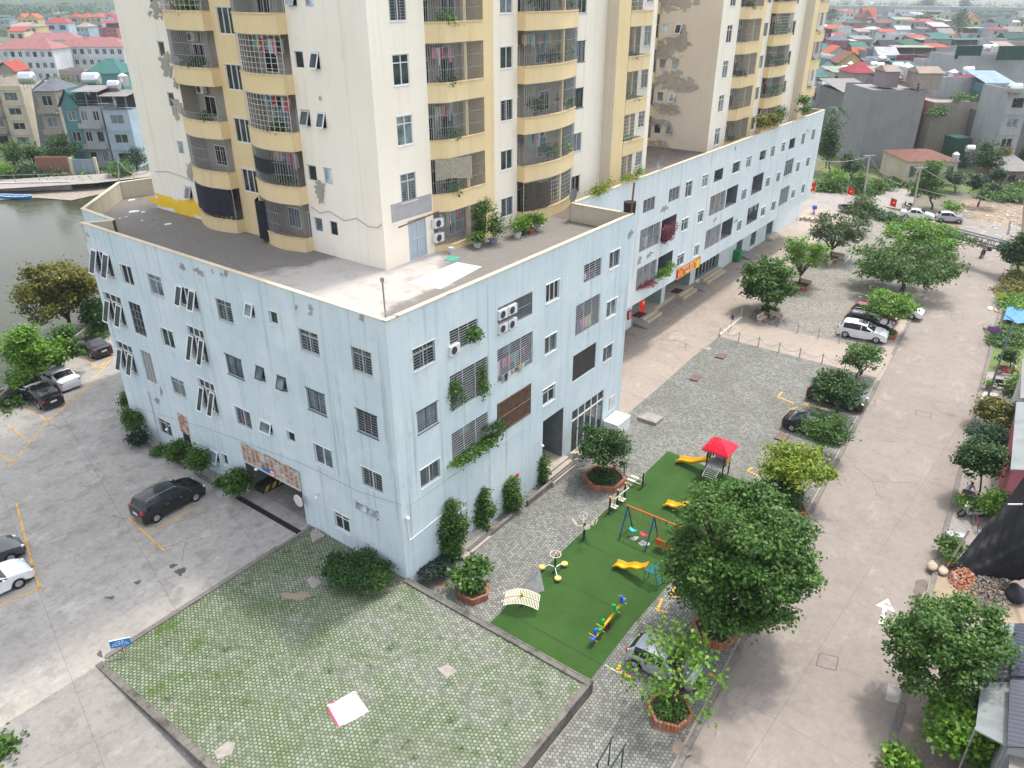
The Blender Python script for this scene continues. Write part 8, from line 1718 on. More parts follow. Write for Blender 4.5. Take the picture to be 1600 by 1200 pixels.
HS = [
 ('stained grey party wall house with a pale sheet roof, left of the tallest gable', 1312, 1366, 145, 'dgrey', dict(yb=238, bx=1328, roof='shed', rc='grey', blank=True, depth=14, rh=1.2)),
 ('tallest plain grey gable wall facing the field', 1366, 1449, 141, 'grey', dict(yb=262, bx=1380, blank=True, depth=13, roof='flat', parapet=False)),
 ('narrow pink red house squeezed between the grey and beige gables', 1449, 1461, 143, 'pink', dict(yb=244, bx=1419, depth=14, cols=1, rows=4)),
 ('wide beige gable wall with a red roofed roof room', 1462, 1546, 160, 'beige', dict(yb=248, bx=1480, blank=True, depth=13, parapet=False)),
 ('dark weathered grey gable wall at the right frame edge', 1549, 1625, 180, 'dgrey', dict(yb=262, bx=1570, blank=True, depth=12, parapet=False)),
 ('low cream house with a rusty brown hipped roof by the forecourt', 1422, 1500, 252, 'cream', dict(yb=288, bx=1450, roof='hip', rc='brown', rh=1.2, depth=10, cols=4, rows=1)),
 ('low brown shed house with washing outside at the right edge', 1565, 1610, 268, 'brown', dict(yb=291, bx=1588, roof='shed', rc='grey', depth=9, rows=1, rh=1.5)),
 ('long pale grey flat roofed block with green sheeting on top', 1496, 1612, 92, 'lgrey', dict(h=15, depth=14, blank=True)),
 ('long pale wall house behind the beige gable', 1468, 1542, 126, 'lgrey', dict(h=14, depth=12, blank=True)),
 ('teal blue walled house with a light blue roof', 1542, 1582, 131, 'teal', dict(h=14, depth=8, roof='shed', rc='lblue', rh=1.5, blank=True)),
 ('pale tall house under the blue roof at the right edge', 1578, 1612, 146, 'lgrey', dict(h=14, depth=9, cols=1)),
 ('grey flat roofed house with laundry frames left of the stained gable', 1266, 1308, 140, 'lgrey', dict(h=10, depth=10, cols=3)),
 ('stone walled house with a teal band and a crimson hipped roof', 1334, 1374, 114, 'beige', dict(h=12, depth=9, roof='hip', rc='crimson', rh=2.2, blank=True)),
 ('white caged house with a pale green sheet roof', 1303, 1337, 114, 'white', dict(h=11, depth=8, roof='shed', rc='pgreen', rh=.8, cols=3)),
 ('pink brick house under a teal shed roof next to the far tower', 1266, 1293, 122, 'brick', dict(h=10, depth=8, roof='shed', rc='dteal', rh=1.4)),
 ('mauve walled house with a pale brown roof next to the big tanks', 1380, 1406, 123, 'mauve', dict(h=14, depth=9, roof='shed', rc='pbrown', rh=1.5)),
 ('cream gabled house with a brown roof', 1311, 1350, 99, 'yellow', dict(h=10, depth=9, roof='gable', rc='brown', rh=3.2, cols=3)),
 ('white house with a dark green gable canopy beside the far tower', 1276, 1309, 106, 'white', dict(h=9, depth=8, roof='gable', rc='green', rh=2.5)),
 ('white flat roofed building with a tiled terrace', 1272, 1306, 90, 'white', dict(h=9, depth=14, cols=3)),
 ('house with a double orange gable, left half', 1294, 1327, 86, 'lgrey', dict(h=9, depth=9, roof='gable', rc='orange', rh=3)),
 ('low orange roofed house right of the double gable', 1335, 1354, 85, 'lgrey', dict(h=9, depth=8, roof='ridge', rc='orange', rh=2.2)),
 ('blank grey wall beside the orange gables', 1354, 1374, 82, 'grey', dict(h=10, depth=9, blank=True)),
 ('maroon clad house on white walls at the far tower edge', 1279, 1300, 48, 'maroon', dict(h=13, depth=9, cols=1, rows=3)),
 ('house with a long orange roof and green fascia', 1283, 1320, 45, 'lime', dict(h=9, depth=10, roof='ridge', rc='orange', rh=2.0, cols=3)),
 ('white side wall house next to the long orange roof', 1318, 1331, 44, 'white', dict(h=10, depth=9, blank=True)),
 ('white house under a framed terrace canopy', 1310, 1337, 74, 'lgrey', dict(h=8, depth=9, roof='canopy', rc='white', rh=.6)),
 ('steep red gabled villa with a brick front', 1346, 1362, 27, 'brick', dict(h=10, depth=12, roof='gable', rc='brown', rh=5, cols=2)),
 ('white villa with a very large steep red roof', 1350, 1370, 27, 'white', dict(h=10, depth=14, roof='ridge', rc='orange', rh=7, cols=1)),
 ('long low red roof behind the villas', 1348, 1378, 17, 'lgrey', dict(h=8, depth=10, roof='ridge', rc='red', rh=3)),
 ('white house with a red hipped roof left of the villas', 1323, 1335, 20, 'white', dict(h=9, depth=9, roof='hip', rc='red', rh=3)),
 ('white house with a red lean-to left of the hipped one', 1309, 1321, 18, 'white', dict(h=9, depth=9, roof='shed', rc='red', rh=2)),
 ('brown roofed low houses right of the villa', 1369, 1394, 36, 'brown', dict(h=7, depth=9, roof='ridge', rc='brown', rh=2.5)),
 ('teal roofed yard sheds right of the villa', 1376, 1398, 27, 'teal', dict(h=6, depth=10, roof='shed', rc='dteal', rh=1.5)),
 ('long white house below the blue water tower', 1399, 1431, 17, 'white', dict(h=11, depth=9, cols=4, rows=2)),
 ('grey annexe with a pale green roof', 1399, 1431, 31, 'lgrey', dict(h=8, depth=9, roof='shed', rc='pgreen', rh=1.5, cols=3)),
 ('white house with an arched white parapet', 1397, 1430, 55, 'white', dict(h=11, depth=9, cols=3)),
 ('house with a bright red flat sheet roof', 1377, 1400, 51, 'white', dict(h=8, depth=8, roof='shed', rc='red', rh=1.5)),
 ('house with a red terrace roof right of the arched parapet', 1424, 1452, 60, 'lgrey', dict(h=10, depth=8, roof='shed', rc='red', rh=1.0, cols=3)),
 ('house with a grey green terrace canopy', 1436, 1470, 72, 'lgrey', dict(h=8, depth=9, roof='canopy', rc='pgreen', rh=.6)),
 ('tall grey house with a green pitched roof', 1463, 1488, 62, 'beige', dict(h=12, depth=9, roof='shed', rc='dteal', rh=2, cols=2)),
 ('house with a long olive terrace canopy full of plants', 1398, 1455, 86, 'beige', dict(h=9, depth=9, roof='canopy', rc='olive', rh=.7, cols=4)),
 ('dark sheeted roof shed among the pale houses', 1378, 1420, 72, 'dgrey', dict(h=9, depth=9, roof='ridge', rc='dark', rh=2.2)),
 ('maroon balcony house below the olive canopy', 1418, 1450, 92, 'maroon', dict(h=9, depth=8, cols=3, rows=2)),
 ('small grey house right of the maroon balcony', 1444, 1470, 97, 'lgrey', dict(h=9, depth=8, cols=2)),
 ('house with a long green canopy before the lime one', 1490, 1541, 72, 'lgrey', dict(h=8, depth=10, roof='canopy', rc='dteal', rh=.6, cols=4)),
 ('lime green house with rounded balconies', 1477, 1494, 23, 'lime', dict(h=12, depth=9, bal=True)),
 ('cream gabled house with an orange roof', 1508, 1532, 32, 'yellow', dict(h=9, depth=9, roof='gable', rc='orange', rh=4)),
 ('bright blue walled house', 1522, 1547, 45, 'blue', dict(h=8, depth=9, cols=3)),
 ('house with a pale green terrace roof beside the blue wall', 1513, 1537, 52, 'lgrey', dict(h=8, depth=9, roof='canopy', rc='pgreen', rh=.6)),
 ('grey roofed row behind the blue house', 1532, 1566, 31, 'lgrey', dict(h=8, depth=9, roof='shed', rc='grey', rh=1.5, cols=4)),
 ('tall narrow tower-like house with a green cap', 1567, 1585, 22, 'lgrey', dict(h=15, depth=6, cols=1, rows=4, roof='hip', rc='dteal', rh=1.2)),
 ('dark green arched sheds at the right edge', 1572, 1606, 60, 'teal', dict(h=8, depth=9, roof='ridge', rc='green', rh=2.5)),
 ('grey flat house left of the green arched sheds', 1546, 1574, 63, 'lgrey', dict(h=9, depth=9, cols=3)),
 ('light flat house at the right edge below the green sheds', 1585, 1612, 68, 'beige', dict(h=9, depth=9)),
 ('orange yellow balcony house cut by the right frame edge', 1593, 1612, 100, 'orange', dict(h=13, depth=8, cols=1, bal=True)),
 ('small red gabled house near the tall dark tree', 1491, 1501, 60, 'lblue', dict(h=7, depth=6, roof='gable', rc='red', rh=2.5, cols=1)),
 ('orange roofed hut just behind the wing end', 1262, 1278, 148, 'brick', dict(h=8, depth=7, roof='ridge', rc='red', rh=2)),
 ('grey house behind the crimson roof', 1352, 1376, 97, 'lgrey', dict(h=9, depth=8)),
 ('grey house left of the white arched parapet', 1336, 1364, 62, 'beige', dict(h=8, depth=9, roof='shed', rc='grey', rh=1.2)),
 ('pale house under the villa gardens', 1340, 1360, 50, 'lgrey', dict(h=7, depth=8, roof='shed', rc='pbrown', rh=1.5)),
 ('green roofed stall amid the trees', 1333, 1347, 58, 'teal', dict(h=6, depth=8, roof='shed', rc='dteal', rh=1.0)),
 ('cream four storey narrow house with one window per floor', 12, 49, 139, 'cream', dict(yb=232, bx=40, cols=1, rows=4, depth=11)),
 ('grey narrow house with a slate hipped roof and terraces', 76, 106, 141, 'beige', dict(yb=240, bx=95, roof='hip', rc='slate', rh=2.0, cols=1, rows=3, bal=True, depth=9)),
 ('dark fronted house with teal gables and a red awning', 113, 139, 165, 'teal', dict(yb=262, bx=132, roof='gable', rc='dteal', rh=3.0, cols=1, rows=3, depth=9)),
 ('pale grey balcony house with a tank on the roof', 135, 172, 165, 'lgrey', dict(yb=262, bx=160, cols=2, rows=3, bal=True, roof='canopy', rc='grey', rh=.8, depth=9)),
 ('white blue plain house touching the tower edge', 174, 214, 172, 'lblue', dict(yb=262, bx=200, cols=1, rows=3, roof='canopy', rc='grey', rh=.8, depth=9)),
 ('balcony house cut by the left frame edge', -10, 18, 128, 'beige', dict(yb=232, bx=10, cols=1, rows=4, bal=True, depth=9)),
 ('house with red tent roofs behind the cream narrow house', -4, 22, 112, 'beige', dict(h=10, depth=8, roof='gable', rc='red', rh=2.5, cols=1)),
 ('large hall with a teal hipped roof', 131, 189, 115, 'teal', dict(h=9, depth=14, roof='hip', rc='dteal', rh=3.5, blank=True)),
 ('low beige wall building in front of the school', 92, 131, 112, 'beige', dict(h=5, depth=8, cols=5, rows=1)),
 ('school front wing, white with wide dark windows', -12, 82, 77, 'white', dict(h=11, depth=12, cols=8, rows=3, roof='hip', rc='pinkred', rh=3.2)),
 ('school right wing, white under a long pinkish roof', 84, 192, 73, 'white', dict(h=11, depth=12, cols=9, rows=3, roof='hip', rc='pinkred', rh=3.0)),
 ('school rear wing showing mostly its pinkish roof', 34, 120, 63, 'white', dict(h=9, depth=12, cols=6, rows=2, roof='hip', rc='pinkred', rh=3.0)),
 ('grey house with a teal roof at the far left', -2, 14, 32, 'lgrey', dict(h=10, depth=9, roof='shed', rc='dteal', rh=1)),
 ('left twin of the pair of yellow houses with orange tents', 25, 41, 29, 'yellow', dict(h=12, depth=9, rows=3, roof='gable', rc='orange', rh=3, bal=True)),
 ('right twin of the pair of yellow houses with orange tents', 41, 58, 29, 'yellow', dict(h=12, depth=9, rows=3, roof='gable', rc='orange', rh=3, bal=True)),
 ('bright blue shed between the yellow twins and the blue gable', 60, 71, 39, 'blue', dict(h=6, depth=6)),
 ('house with a sky blue side wall and stepped red roofs', 70, 105, 36, 'lblue', dict(h=11, depth=9, roof='hip', rc='red', rh=3, rows=2)),
 ('grey house with a red roof, first of three together', 107, 123, 27, 'lgrey', dict(h=12, depth=9, roof='hip', rc='red', rh=2.5, rows=3, cols=1)),
 ('yellow fronted house with an orange roof, middle of three', 124, 140, 27, 'yellow', dict(h=12, depth=9, roof='hip', rc='orange', rh=2.5, rows=3)),
 ('grey house with an orange roof, last of three', 140, 157, 27, 'lgrey', dict(h=12, depth=9, roof='hip', rc='orange', rh=2.5, rows=3)),
 ('white house with a round dark gable near the tower', 165, 180, 31, 'white', dict(h=11, depth=9, roof='gable', rc='crimson', rh=3, rows=2)),
 ('yellow house touching the left edge of the tower', 180, 196, 25, 'yellow', dict(h=12, depth=9, rows=3)),
]
rn = random.Random(31); names_ = [(w_, r_) for w_ in ('white', 'cream', 'lgrey', 'beige', 'pink', 'yellow', 'lblue', 'grey') for r_ in ('red', 'slate', 'dteal', 'pbrown', 'grey', 'white', 'green', 'crimson')]; rn.shuffle(names_); used_ = [((a + b) / 2, y) for _, a, b, y, _, _ in HS]
nm_ = dict(lgrey='pale grey', lblue='light blue', dteal='teal', pbrown='light brown'); k_ = 0
for _ in range(900):
 x, y = (rn.uniform(1268, 1606), rn.uniform(12, 108)) if rn.random() < .8 else (rn.uniform(0, 190), rn.uniform(22, 50))
 if k_ >= len(names_) or any(abs(x - a) < 13 + y * .06 and abs(y - b) < 4 + y * .06 for a, b in used_): continue
 w_, r_ = names_[k_]; k_ += 1; used_.append((x, y)); q = rn.uniform(6.5, 10) + y * .07
 HS.append(('small %s house with a %s roof amid the crowded town' % (nm_.get(w_, w_), nm_.get(r_, r_)), x - q, x + q, y, w_, dict(h=rn.uniform(6, 11), depth=rn.uniform(8, 14), roof=rn.choice(('shed', 'ridge', 'hip', 'shed', 'canopy')), rc=r_, rh=rn.uniform(1, 2.5), cols=rn.choice((2, 3)))))
hh_ = {}
for i, (lb, xl, xr, yt, wc, kw) in enumerate(HS): hh_[lb] = house(lb, xl, xr, yt, wc, rot=R(-.07, .07) if 'yb' not in kw else 0, **kw)
# roof rooms of the two big gables
def onroof(name, label, x0, x1, y0, z, w, d, h, m, roofm_=None, rh=.8, cat='roof room'):
 c = P((x0 + x1) / 2, y0, z); ww = (x1 - x0) * mpp(c); t = thing(name, label, cat, c, RV); mb = MB(); mb.box(-ww / 2, ww / 2, 0, d, 0, h); mb.build('wall', m, t)
 mb = MB(); o = .3; mb.add([(-ww / 2 - o, -o, h + .02), (ww / 2 + o, -o, h + .02), (ww / 2 + o, d + o, h + .02), (-ww / 2 - o, d + o, h + .02), (-ww / 2, d * .5, h + rh), (ww / 2, d * .5, h + rh)], [(0, 1, 5, 4), (3, 4, 5, 2), (0, 4, 3), (1, 2, 5), (0, 3, 2, 1)]); mb.build('roof', roofm_ or rm['grey'], t)
zt_ = lambda k: hh_[k][2] - .9
kg, kb = 'tallest plain grey gable wall facing the field', 'wide beige gable wall with a red roofed roof room'
onroof('roof_room', 'red roofed roof room above the beige gable with plants along its edge', 1496, 1552, 150, zt_(kb), 0, 5, 2.4, wm['maroon'], rm['crimson'], 1.4)
onroof('roof_room', 'small red roofed roof room at the left of the beige gable', 1458, 1492, 162, zt_(kb) - 3, 0, 4, 2.2, wm['lgrey'], rm['crimson'], 1.0)
onroof('roof_room', 'brown roofed roof room on the tallest grey gable', 1432, 1468, 140, zt_(kg), 0, 5, 2.8, wm['beige'], rm['pbrown'], 1.0)
onroof('roof_room', 'mauve roof room with a pale brown roof on the tallest grey gable', 1380, 1402, 137, zt_(kg), 0, 5, 2.8, wm['mauve'], rm['pbrown'], 1.0)
t = patchveg('roof_plants', '', ((1493, 152), (1552, 150), (1553, 155), (1494, 157)), zt_(kb) + .4, 'mid', 1400, .4, 501, .8); patchveg('roof_plants', '', ((1450, 176), (1472, 172), (1472, 178), (1452, 179)), zt_(kb) - 1.8, 'mid', 700, .4, 502, 1.0)
c = P(1433, 143, zt_(kg)); person('person in dark clothes standing on the tallest grey roof', (c.x, c.y, c.z + .0), RV - pi / 2, 'stand', M((.03, .03, .04), .9), M((.03, .03, .04), .9))
# green sheeting on the long block, school, container, etc.
for lb, x0, x1, y0, z, h in (('green sheet screen on the long pale block, left part', 1491, 1531, 92, 14.1, 3.0), ('green sheet screen on the long pale block, right part', 1556, 1606, 94, 14.1, 3.2)):
 c = P((x0 + x1) / 2, y0, z); w = (x1 - x0) * mpp(c); t = thing('sheet_screen', lb, 'screen', c, RV); mb = MB(); mb.box(-w / 2, w / 2, 0, .1, 0, h); mb.build('sheet', rm['green'], t); mb = MB(); [mb.cyl((x, .2, -.2), (x, .2, h), .06) for x in (-w / 2, 0, w / 2)]; mb.build('frame', STEEL, t)
def box_at(name, label, cat, x0, x1, yb, z, h, d, m, rot=0): c = P((x0 + x1) / 2, yb, z); w = (x1 - x0) * mpp(c); mb = MB(); mb.obox((c.x + fwd.x * d / 2, c.y + fwd.y * d / 2), w / 2, d / 2, z, z + h, RV + rot, 0); return tag(mb.build(name, m), label, cat)
box_at('green_cabin', 'dark green cabin with a pale top behind the low cream house', 'cabin', 1482, 1508, 262, -.9, 5.5, 4, rm['green']); box_at('brick_wall', 'old red brick wall below the dark tree on the lake bank', 'wall', 62, 112, 277, -.7, 3.6, .4, wm['brick'])
t = box_at('yard_gate', 'blue grey metal yard gate between cream posts', 'gate', 119, 151, 279, -.7, 3.4, .2, corrug('gate_sheet', (.24, .29, .34), .6)); box_at('gate_post', 'cream post on the left of the blue grey gate', 'gate post', 114, 118, 279, -.7, 3.7, .5, wm['cream']); box_at('gate_post', 'cream post on the right of the blue grey gate', 'gate post', 152, 156, 279, -.7, 3.7, .5, wm['cream'])
# grey party wall with a sloping top right of the cream house
b0 = P(64, 232, -.9); mb = MB(); a1 = onV(b0, 49, 140); a2 = onV(b0, 68, 124); a3 = onV(b0, 90, 214); a4 = onV(b0, 64, 232)
th = fwd * .4
mb.add([a1, a2, a3, a4, a1 + th, a2 + th, a3 + th, a4 + th], [(0, 1, 2, 3), (4, 7, 6, 5), (0, 4, 5, 1), (1, 5, 6, 2), (2, 6, 7, 3), (3, 7, 4, 0)]); tag(mb.build('party_wall', wm['grey']), 'grey party wall with a sloping top beside the cream narrow house', 'wall')
# steel water tanks
TL = [(1415, 114, 14, 'big round steel tank on the tallest grey gable', 1.3), (1402, 104, 13, 'steel tank behind the biggest one', 1.0), (1424, 118, 14, 'small tank right of the biggest one', .7), (1488, 120, 13, 'horizontal white steel tank behind the beige gable', 1.0), (1513, 111, 14, 'steel tank on a stand before the long pale block', .9), (1543, 76, 15, 'horizontal tank on top of the long pale block', 1.1), (1553, 77, 15, 'rounder tank on top of the long pale block', .9),
 (1291, 132, 10, 'upright steel tank next to the far tower', .8), (1320, 107, 11, 'tank in front of the cream gable, left one', .8), (1328, 104, 11, 'tank in front of the cream gable, right one', .8), (1365, 101, 10, 'tank behind the crimson roof, left one', .8), (1375, 103, 10, 'tank behind the crimson roof, right one', .9), (1275, 91, 10, 'tank at the corner of the white tiled terrace', .8), (1378, 92, 10, 'tank near the dark sheeted shed', .9),
 (1288, 42, 10, 'tank on the long orange roof', 1.0), (1362, 6, 12, 'tank on top of the large villa roof', 1.0), (1586, 138, 14, 'steel tank at the right frame edge', .9), (1516, 232, 5.2, 'small steel tank beside the green cabin', .6), (1493, 246, 4.2, 'small blue and white tank before the green cabin', .6),
 (42, 122, 14, 'big horizontal tank on the cream narrow house', 1.2), (143, 124, 14, 'big horizontal tank on the pale grey balcony house', 1.3), (193, 126, 14, 'blue and white round tank near the tower edge', .9), (96, 152, 10, 'small tank on the terrace of the slate roofed house', .6), (178, 133, 13.5, 'greenish upright tank between two left houses', .9)]
for i, (x, y, z, lb, r) in enumerate(TL):
 c = P(x, y, z); t = thing('water_tank', lb, 'water tank', (c.x, c.y, c.z - r - .9), RV, 'steel water tanks on the roofs'); mb = MB(); L = r * 1.25
 if i % 3:
  for a, b_, r0, r1 in ((-L, -L * .82, r * .55, r), (-L * .82, L * .82, r, r), (L * .82, L, r, r * .55)): mb.cyl((a, 0, r + .9), (b_, 0, r + .9), r0, r1, 14)
 else: mb.cyl((0, 0, .9), (0, 0, .9 + r * 2), r, r, 14); mb.cyl((0, 0, .9 + r * 2), (0, 0, .9 + r * 2.5), r, r * .2, 14)
 mb.build('tank', TANK, t, True).modifiers.new('e', 'EDGE_SPLIT'); mb = MB()
 for sx in (-.6, .6):
  for sy in (-.5, .5): mb.cyl((sx * r, sy * r, 0), (sx * r, sy * r, 1.0), .05)
 mb.build('stand', GREY, t)
# ---- shops and works yard on the right of the road ------------------------
CAN = corrug('dull_canopy_sheet', (.24, .26, .265), 1.4, 'X', .9, 0, .5); TIL = corrug('ribbed_dark_roof', (.085, .09, .115), .24, 'X', .5, 0, .3)
def roofpoly(name, label, pts, z, z2, m, wallm, cat='shop', drop=True):
 q = [P(x, y, zz) for (x, y), zz in zip(pts, (z, z2, z2, z))]; t = thing(name, label, cat, (q[0].x, q[0].y, ZC)); o = t.location; mb = MB(); vs = [p - o for p in q]; dn = Vector((0, 0, -.08)); mb.add(vs + [v + dn for v in vs], [(0, 1, 2, 3), (4, 7, 6, 5), (0, 4, 5, 1), (1, 5, 6, 2), (2, 6, 7, 3), (3, 7, 4, 0)]); mb.build('roof', m, t)
 if drop:
  mb = MB(); c = sum(vs, Vector()) / 4; ins = [c + (v - c) * .9 for v in vs]; n = 4
  for i in range(4): a, b_ = ins[i], ins[(i + 1) % 4]; mb.quad((a.x, a.y, 0), (b_.x, b_.y, 0), (b_.x, b_.y, b_.z - .1), (a.x, a.y, a.z - .1))
  mb.build('wall', wallm, t)
 else:
  mb = MB(); [mb.cyl((v.x * .97, v.y * .97, -.0), (v.x * .97, v.y * .97, v.z), .04) for v in vs]; mb.build('post', GREY, t)
 return t
roofpoly('shop', 'shop with a dark ribbed roof, lower one at the right frame edge', ((1578, 1062), (1700, 1062), (1690, 1172), (1574, 1166)), 3.4, 4.2, TIL, wm['lgrey']); roofpoly('shop', 'shop with a darker blue ribbed roof, just above the lower one', ((1586, 974), (1700, 974), (1700, 1058), (1580, 1056)), 3.4, 4.2, corrug('ribbed_blue_roof', (.04, .05, .085), .24, 'X', .5), wm['lgrey'])
roofpoly('canopy', 'long dull translucent canopy beside the ribbed roofs, lower part', ((1534, 1064), (1580, 1066), (1574, 1166), (1524, 1140)), 2.6, 2.9, CAN, CAN, 'canopy', False); roofpoly('canopy', 'long dull translucent canopy beside the ribbed roofs, upper part', ((1552, 972), (1588, 973), (1580, 1060), (1538, 1056)), 2.6, 2.9, M((.24, .26, .27), .95, .2, 1), CAN, 'canopy', False)
roofpoly('shop', 'rough grey flat roofed shed in the bottom right corner', ((1578, 1172), (1700, 1172), (1700, 1290), (1570, 1290)), 2.8, 2.8, M((.20, .18, .16), .95, .4, 2), wm['dgrey'])
roofpoly('shop', 'shop with a smooth grey roof and pinkish red front', ((1588, 628), (1700, 628), (1700, 738), (1579, 733)), 3.6, 4.4, M((.23, .25, .26), .95, .25, .8), M((.42, .13, .16), .8, .1, 1)); box_at('mint_board', 'thin mint green panel at the corner of the grey roofed shop', 'panel', 1588, 1591, 648, ZC, 2.6, .25, M((.07, .32, .24), .6, .1, 2))
roofpoly('shop', 'house behind the bright bushes with a plain light roof', ((1597, 560), (1700, 560), (1700, 622), (1594, 622)), 3.4, 4.0, M((.24, .24, .24), .95, .15, 1), wm['white'])
mb = MB(); A_, B2, C_, D_ = P(1484, 888, ZC + .2), P(1580, 908, ZC + .25), P(1660, 880, 3.6), P(1612, 728, 4.6); n = 44; vs = []; rn = random.Random(4)
for i in range(n + 1):
 for j in range(n + 1):
  u, v = i / n, j / n; p = (A_.lerp(B2, u)).lerp(D_.lerp(C_, u), v); p.z += -.55 * sin(pi * v) * (1 - .5 * u) + (.24 * sin(u * 9 + v * 4) + .12 * sin(u * 23 - v * 11) + .07 * sin(u * 37 + v * 29)) * sin(pi * min(1, v + .1)) + rn.uniform(-.03, .03); vs.append(p)
mb.add(vs, [(i * (n + 1) + j, (i + 1) * (n + 1) + j, (i + 1) * (n + 1) + j + 1, i * (n + 1) + j + 1) for i in range(n) for j in range(n)]); tag(mb.build('black_netting', M((.014, .015, .018), .7, .6, 1.5, bump=.6), None, True), 'large sagging black netting over the works yard', 'netting')
mb = MB(); mb.cyl(P(1478, 888, ZC + .0), onV(P(1478, 888, ZC), 1515, 828), .06, n=8); tag(mb.build('leaning_pole', CPOLE), 'pole leaning against the corner of the black netting', 'pole')
mb = MB(); mb.cyl(P(1575, 788, 3.2), P(1640, 788, 3.2), .05); tag(mb.build('white_pipe', WHT), 'thin white pipe across the black netting', 'pipe')
sheet('sand_yard', G2(ZC, (1452, 903), (1500, 895), (1600, 918), (1600, 985), (1548, 972), (1455, 955), (1447, 930)), ZC + .012, M((.30, .235, .17), .95, .3, .8, bump=.6))
def heap(name, label, px, rx, ry, h, m, n, s, sd, cat, kind=None):
 c = P(*px, ZC + .01); rn = random.Random(sd); mb = MB()
 for i in range(n):
  a = rn.uniform(0, 6.3); r = sqrt(rn.random()); x, y = c.x + rx * r * cos(a), c.y + ry * r * sin(a); z = ZC + h * (1 - r * r) * rn.uniform(.5, 1); q = Matrix.Rotation(rn.uniform(0, 6), 4, Vector((rn.random(), rn.random(), rn.random())).normalized())
  vs = [Vector((x, y, z)) + q @ Vector(((k & 1) * 2 - 1, (((k >> 1) & 1) * 2 - 1) * .5, ((k >> 2) - .5) * .7)) * s * rn.uniform(.6, 1.2) for k in range(8)]; mb.add(vs, [(0, 2, 3, 1), (4, 5, 7, 6), (0, 1, 5, 4), (2, 6, 7, 3), (0, 4, 6, 2), (1, 3, 7, 5)])
 o = mb.build(name, m); return tag(o, label, cat) if not kind else struct(o, 'stuff')
heap('brick_rubble', '', (1503, 902), 1.3, .7, .45, islands('broken_bricks', [(.42, .14, .06), (.50, .22, .12), (.36, .12, .07), (.45, .35, .30)]), 220, .12, 1, '', 'stuff'); heap('rubble', '', (1548, 925), 2.6, 1.1, .3, islands('mixed_rubble', [(.16, .13, .11), (.3, .26, .22), (.10, .09, .08), (.4, .38, .36), (.2, .1, .07)]), 420, .11, 2, '', 'stuff')
def sack(label, px, s, c=(.42, .35, .27)): p = P(*px, ZC); mb = MB(); mb.sphere((p.x, p.y, ZC + s * .38), s, s * .7, s * .42, 10); mb.sphere((p.x + s * .5, p.y + s * .2, ZC + s * .5), s * .45, s * .4, s * .35, 8); tag(mb.build('sack', M(c, .9, .25, 6), None, True), label, 'sack', 'sacks at the yard edge')
sack('brown sack on the kerb below the leaning pole', (1456, 888), .45); sack('pale sack right of the brown one', (1473, 895), .42, (.5, .42, .33)); sack('small white sack among the sand', (1512, 964), .4, (.6, .6, .6)); sack('black rubbish bags against the yard wall', (1586, 935), .8, (.02, .02, .025))
mb = MB(); q = [P(x, y, ZC + .3) for x, y in ((1478, 829), (1508, 833), (1508, 840), (1480, 837))]; mb.prism([p.to_2d() for p in q], ZC, ZC + .3); tag(mb.build('trough', M((.38, .40, .42), .7, .2, 3)), 'long grey planting trough at the pavement edge by the netting', 'trough'); vv = leaves([(q[0].lerp(q[1], .5).x, q[0].lerp(q[1], .5).y, ZC + .45, .9, .35, .22)], 350, .15, 9);
pot_plant('clay pot with grassy leaves near the lamp foot', P(1544, 608, ZC), .8, .35, 'bright', 91, 0, 300, .16, pr=.28); pot_plant('leafy pot at the bottom of the sapling pavement', P(1483, 886, ZC), .9, .4, 'mid', 92, 0, 300, .16, pr=.25); pot_plant('wispy palm-like potted plant beside the mango tree', P(1573, 620, ZC), 1.6, .5, 'greyg', 93, 2, 300, .22, pr=.28)
sheet('turf_strip', G2(ZC, (1547, 545), (1600, 547), (1600, 586), (1543, 580)), ZC + .03, M((.12, .165, .05), .95, .2, 2)); sheet('white_step', G2(ZC, (1538, 612), (1588, 622), (1583, 640), (1530, 628)), ZC + .05, M((.50, .47, .45), .9, .15, 2))
mb = MB(); n = 10; q = [P(1572, 485, ZC), P(1606, 487, ZC), P(1606, 512, ZC), P(1566, 505, ZC)]; vs = []
for i in range(n + 1):
 for j in range(n + 1): u, v = i / n, j / n; p = q[0].lerp(q[1], u).lerp(q[3].lerp(q[2], u), v); p.z = ZC + .35 + .10 * sin(u * 9 + v * 6) + rn.uniform(0, .05); vs.append(p)
mb.add(vs, [(i * (n + 1) + j, (i + 1) * (n + 1) + j, (i + 1) * (n + 1) + j + 1, i * (n + 1) + j + 1) for i in range(n) for j in range(n)]); tag(mb.build('tarpaulin', M((.08, .24, .55), .6, .2, 2), None, True), 'bright blue tarpaulin spread over a garden bed', 'tarpaulin')
# litter on the dirt lot and cement wall strip, boat
rn = random.Random(8); V_ = MB()
for i in range(160):
 c = P(rn.uniform(1500, 1600), rn.uniform(318, 372), -.92); s = rn.uniform(.08, .3); V_.obox((c.x, c.y), s, s * .6, -.92, -.84, rn.uniform(0, 3))
struct(V_.build('litter', islands('litter_bits', [(.6, .58, .55), (.3, .25, .2), (.5, .48, .45), (.25, .4, .5)])), 'stuff')
c = P(25, 310, -.96); t = thing('rowing_boat', 'small blue and white rowing boat moored at the far lake shore', 'boat', (c.x, c.y, -.97), RV - .12); mb = MB(); n = 12; L = 3.0; out, inn = [], []
sec = []
for i in range(n + 1):
 u = -1 + 2 * i / n; w = .75 * sqrt(max(0, 1 - abs(u) ** 3)) + .02; sec.append([(u * L, -w, .45 + .15 * u * u), (u * L * .95, -w * .6, 0), (u * L * .95, w * .6, 0), (u * L, w, .45 + .15 * u * u), (u * L * .97, w * .85, .42), (u * L * .9, w * .5, .12), (u * L * .9, -w * .5, .12), (u * L * .97, -w * .85, .42)])
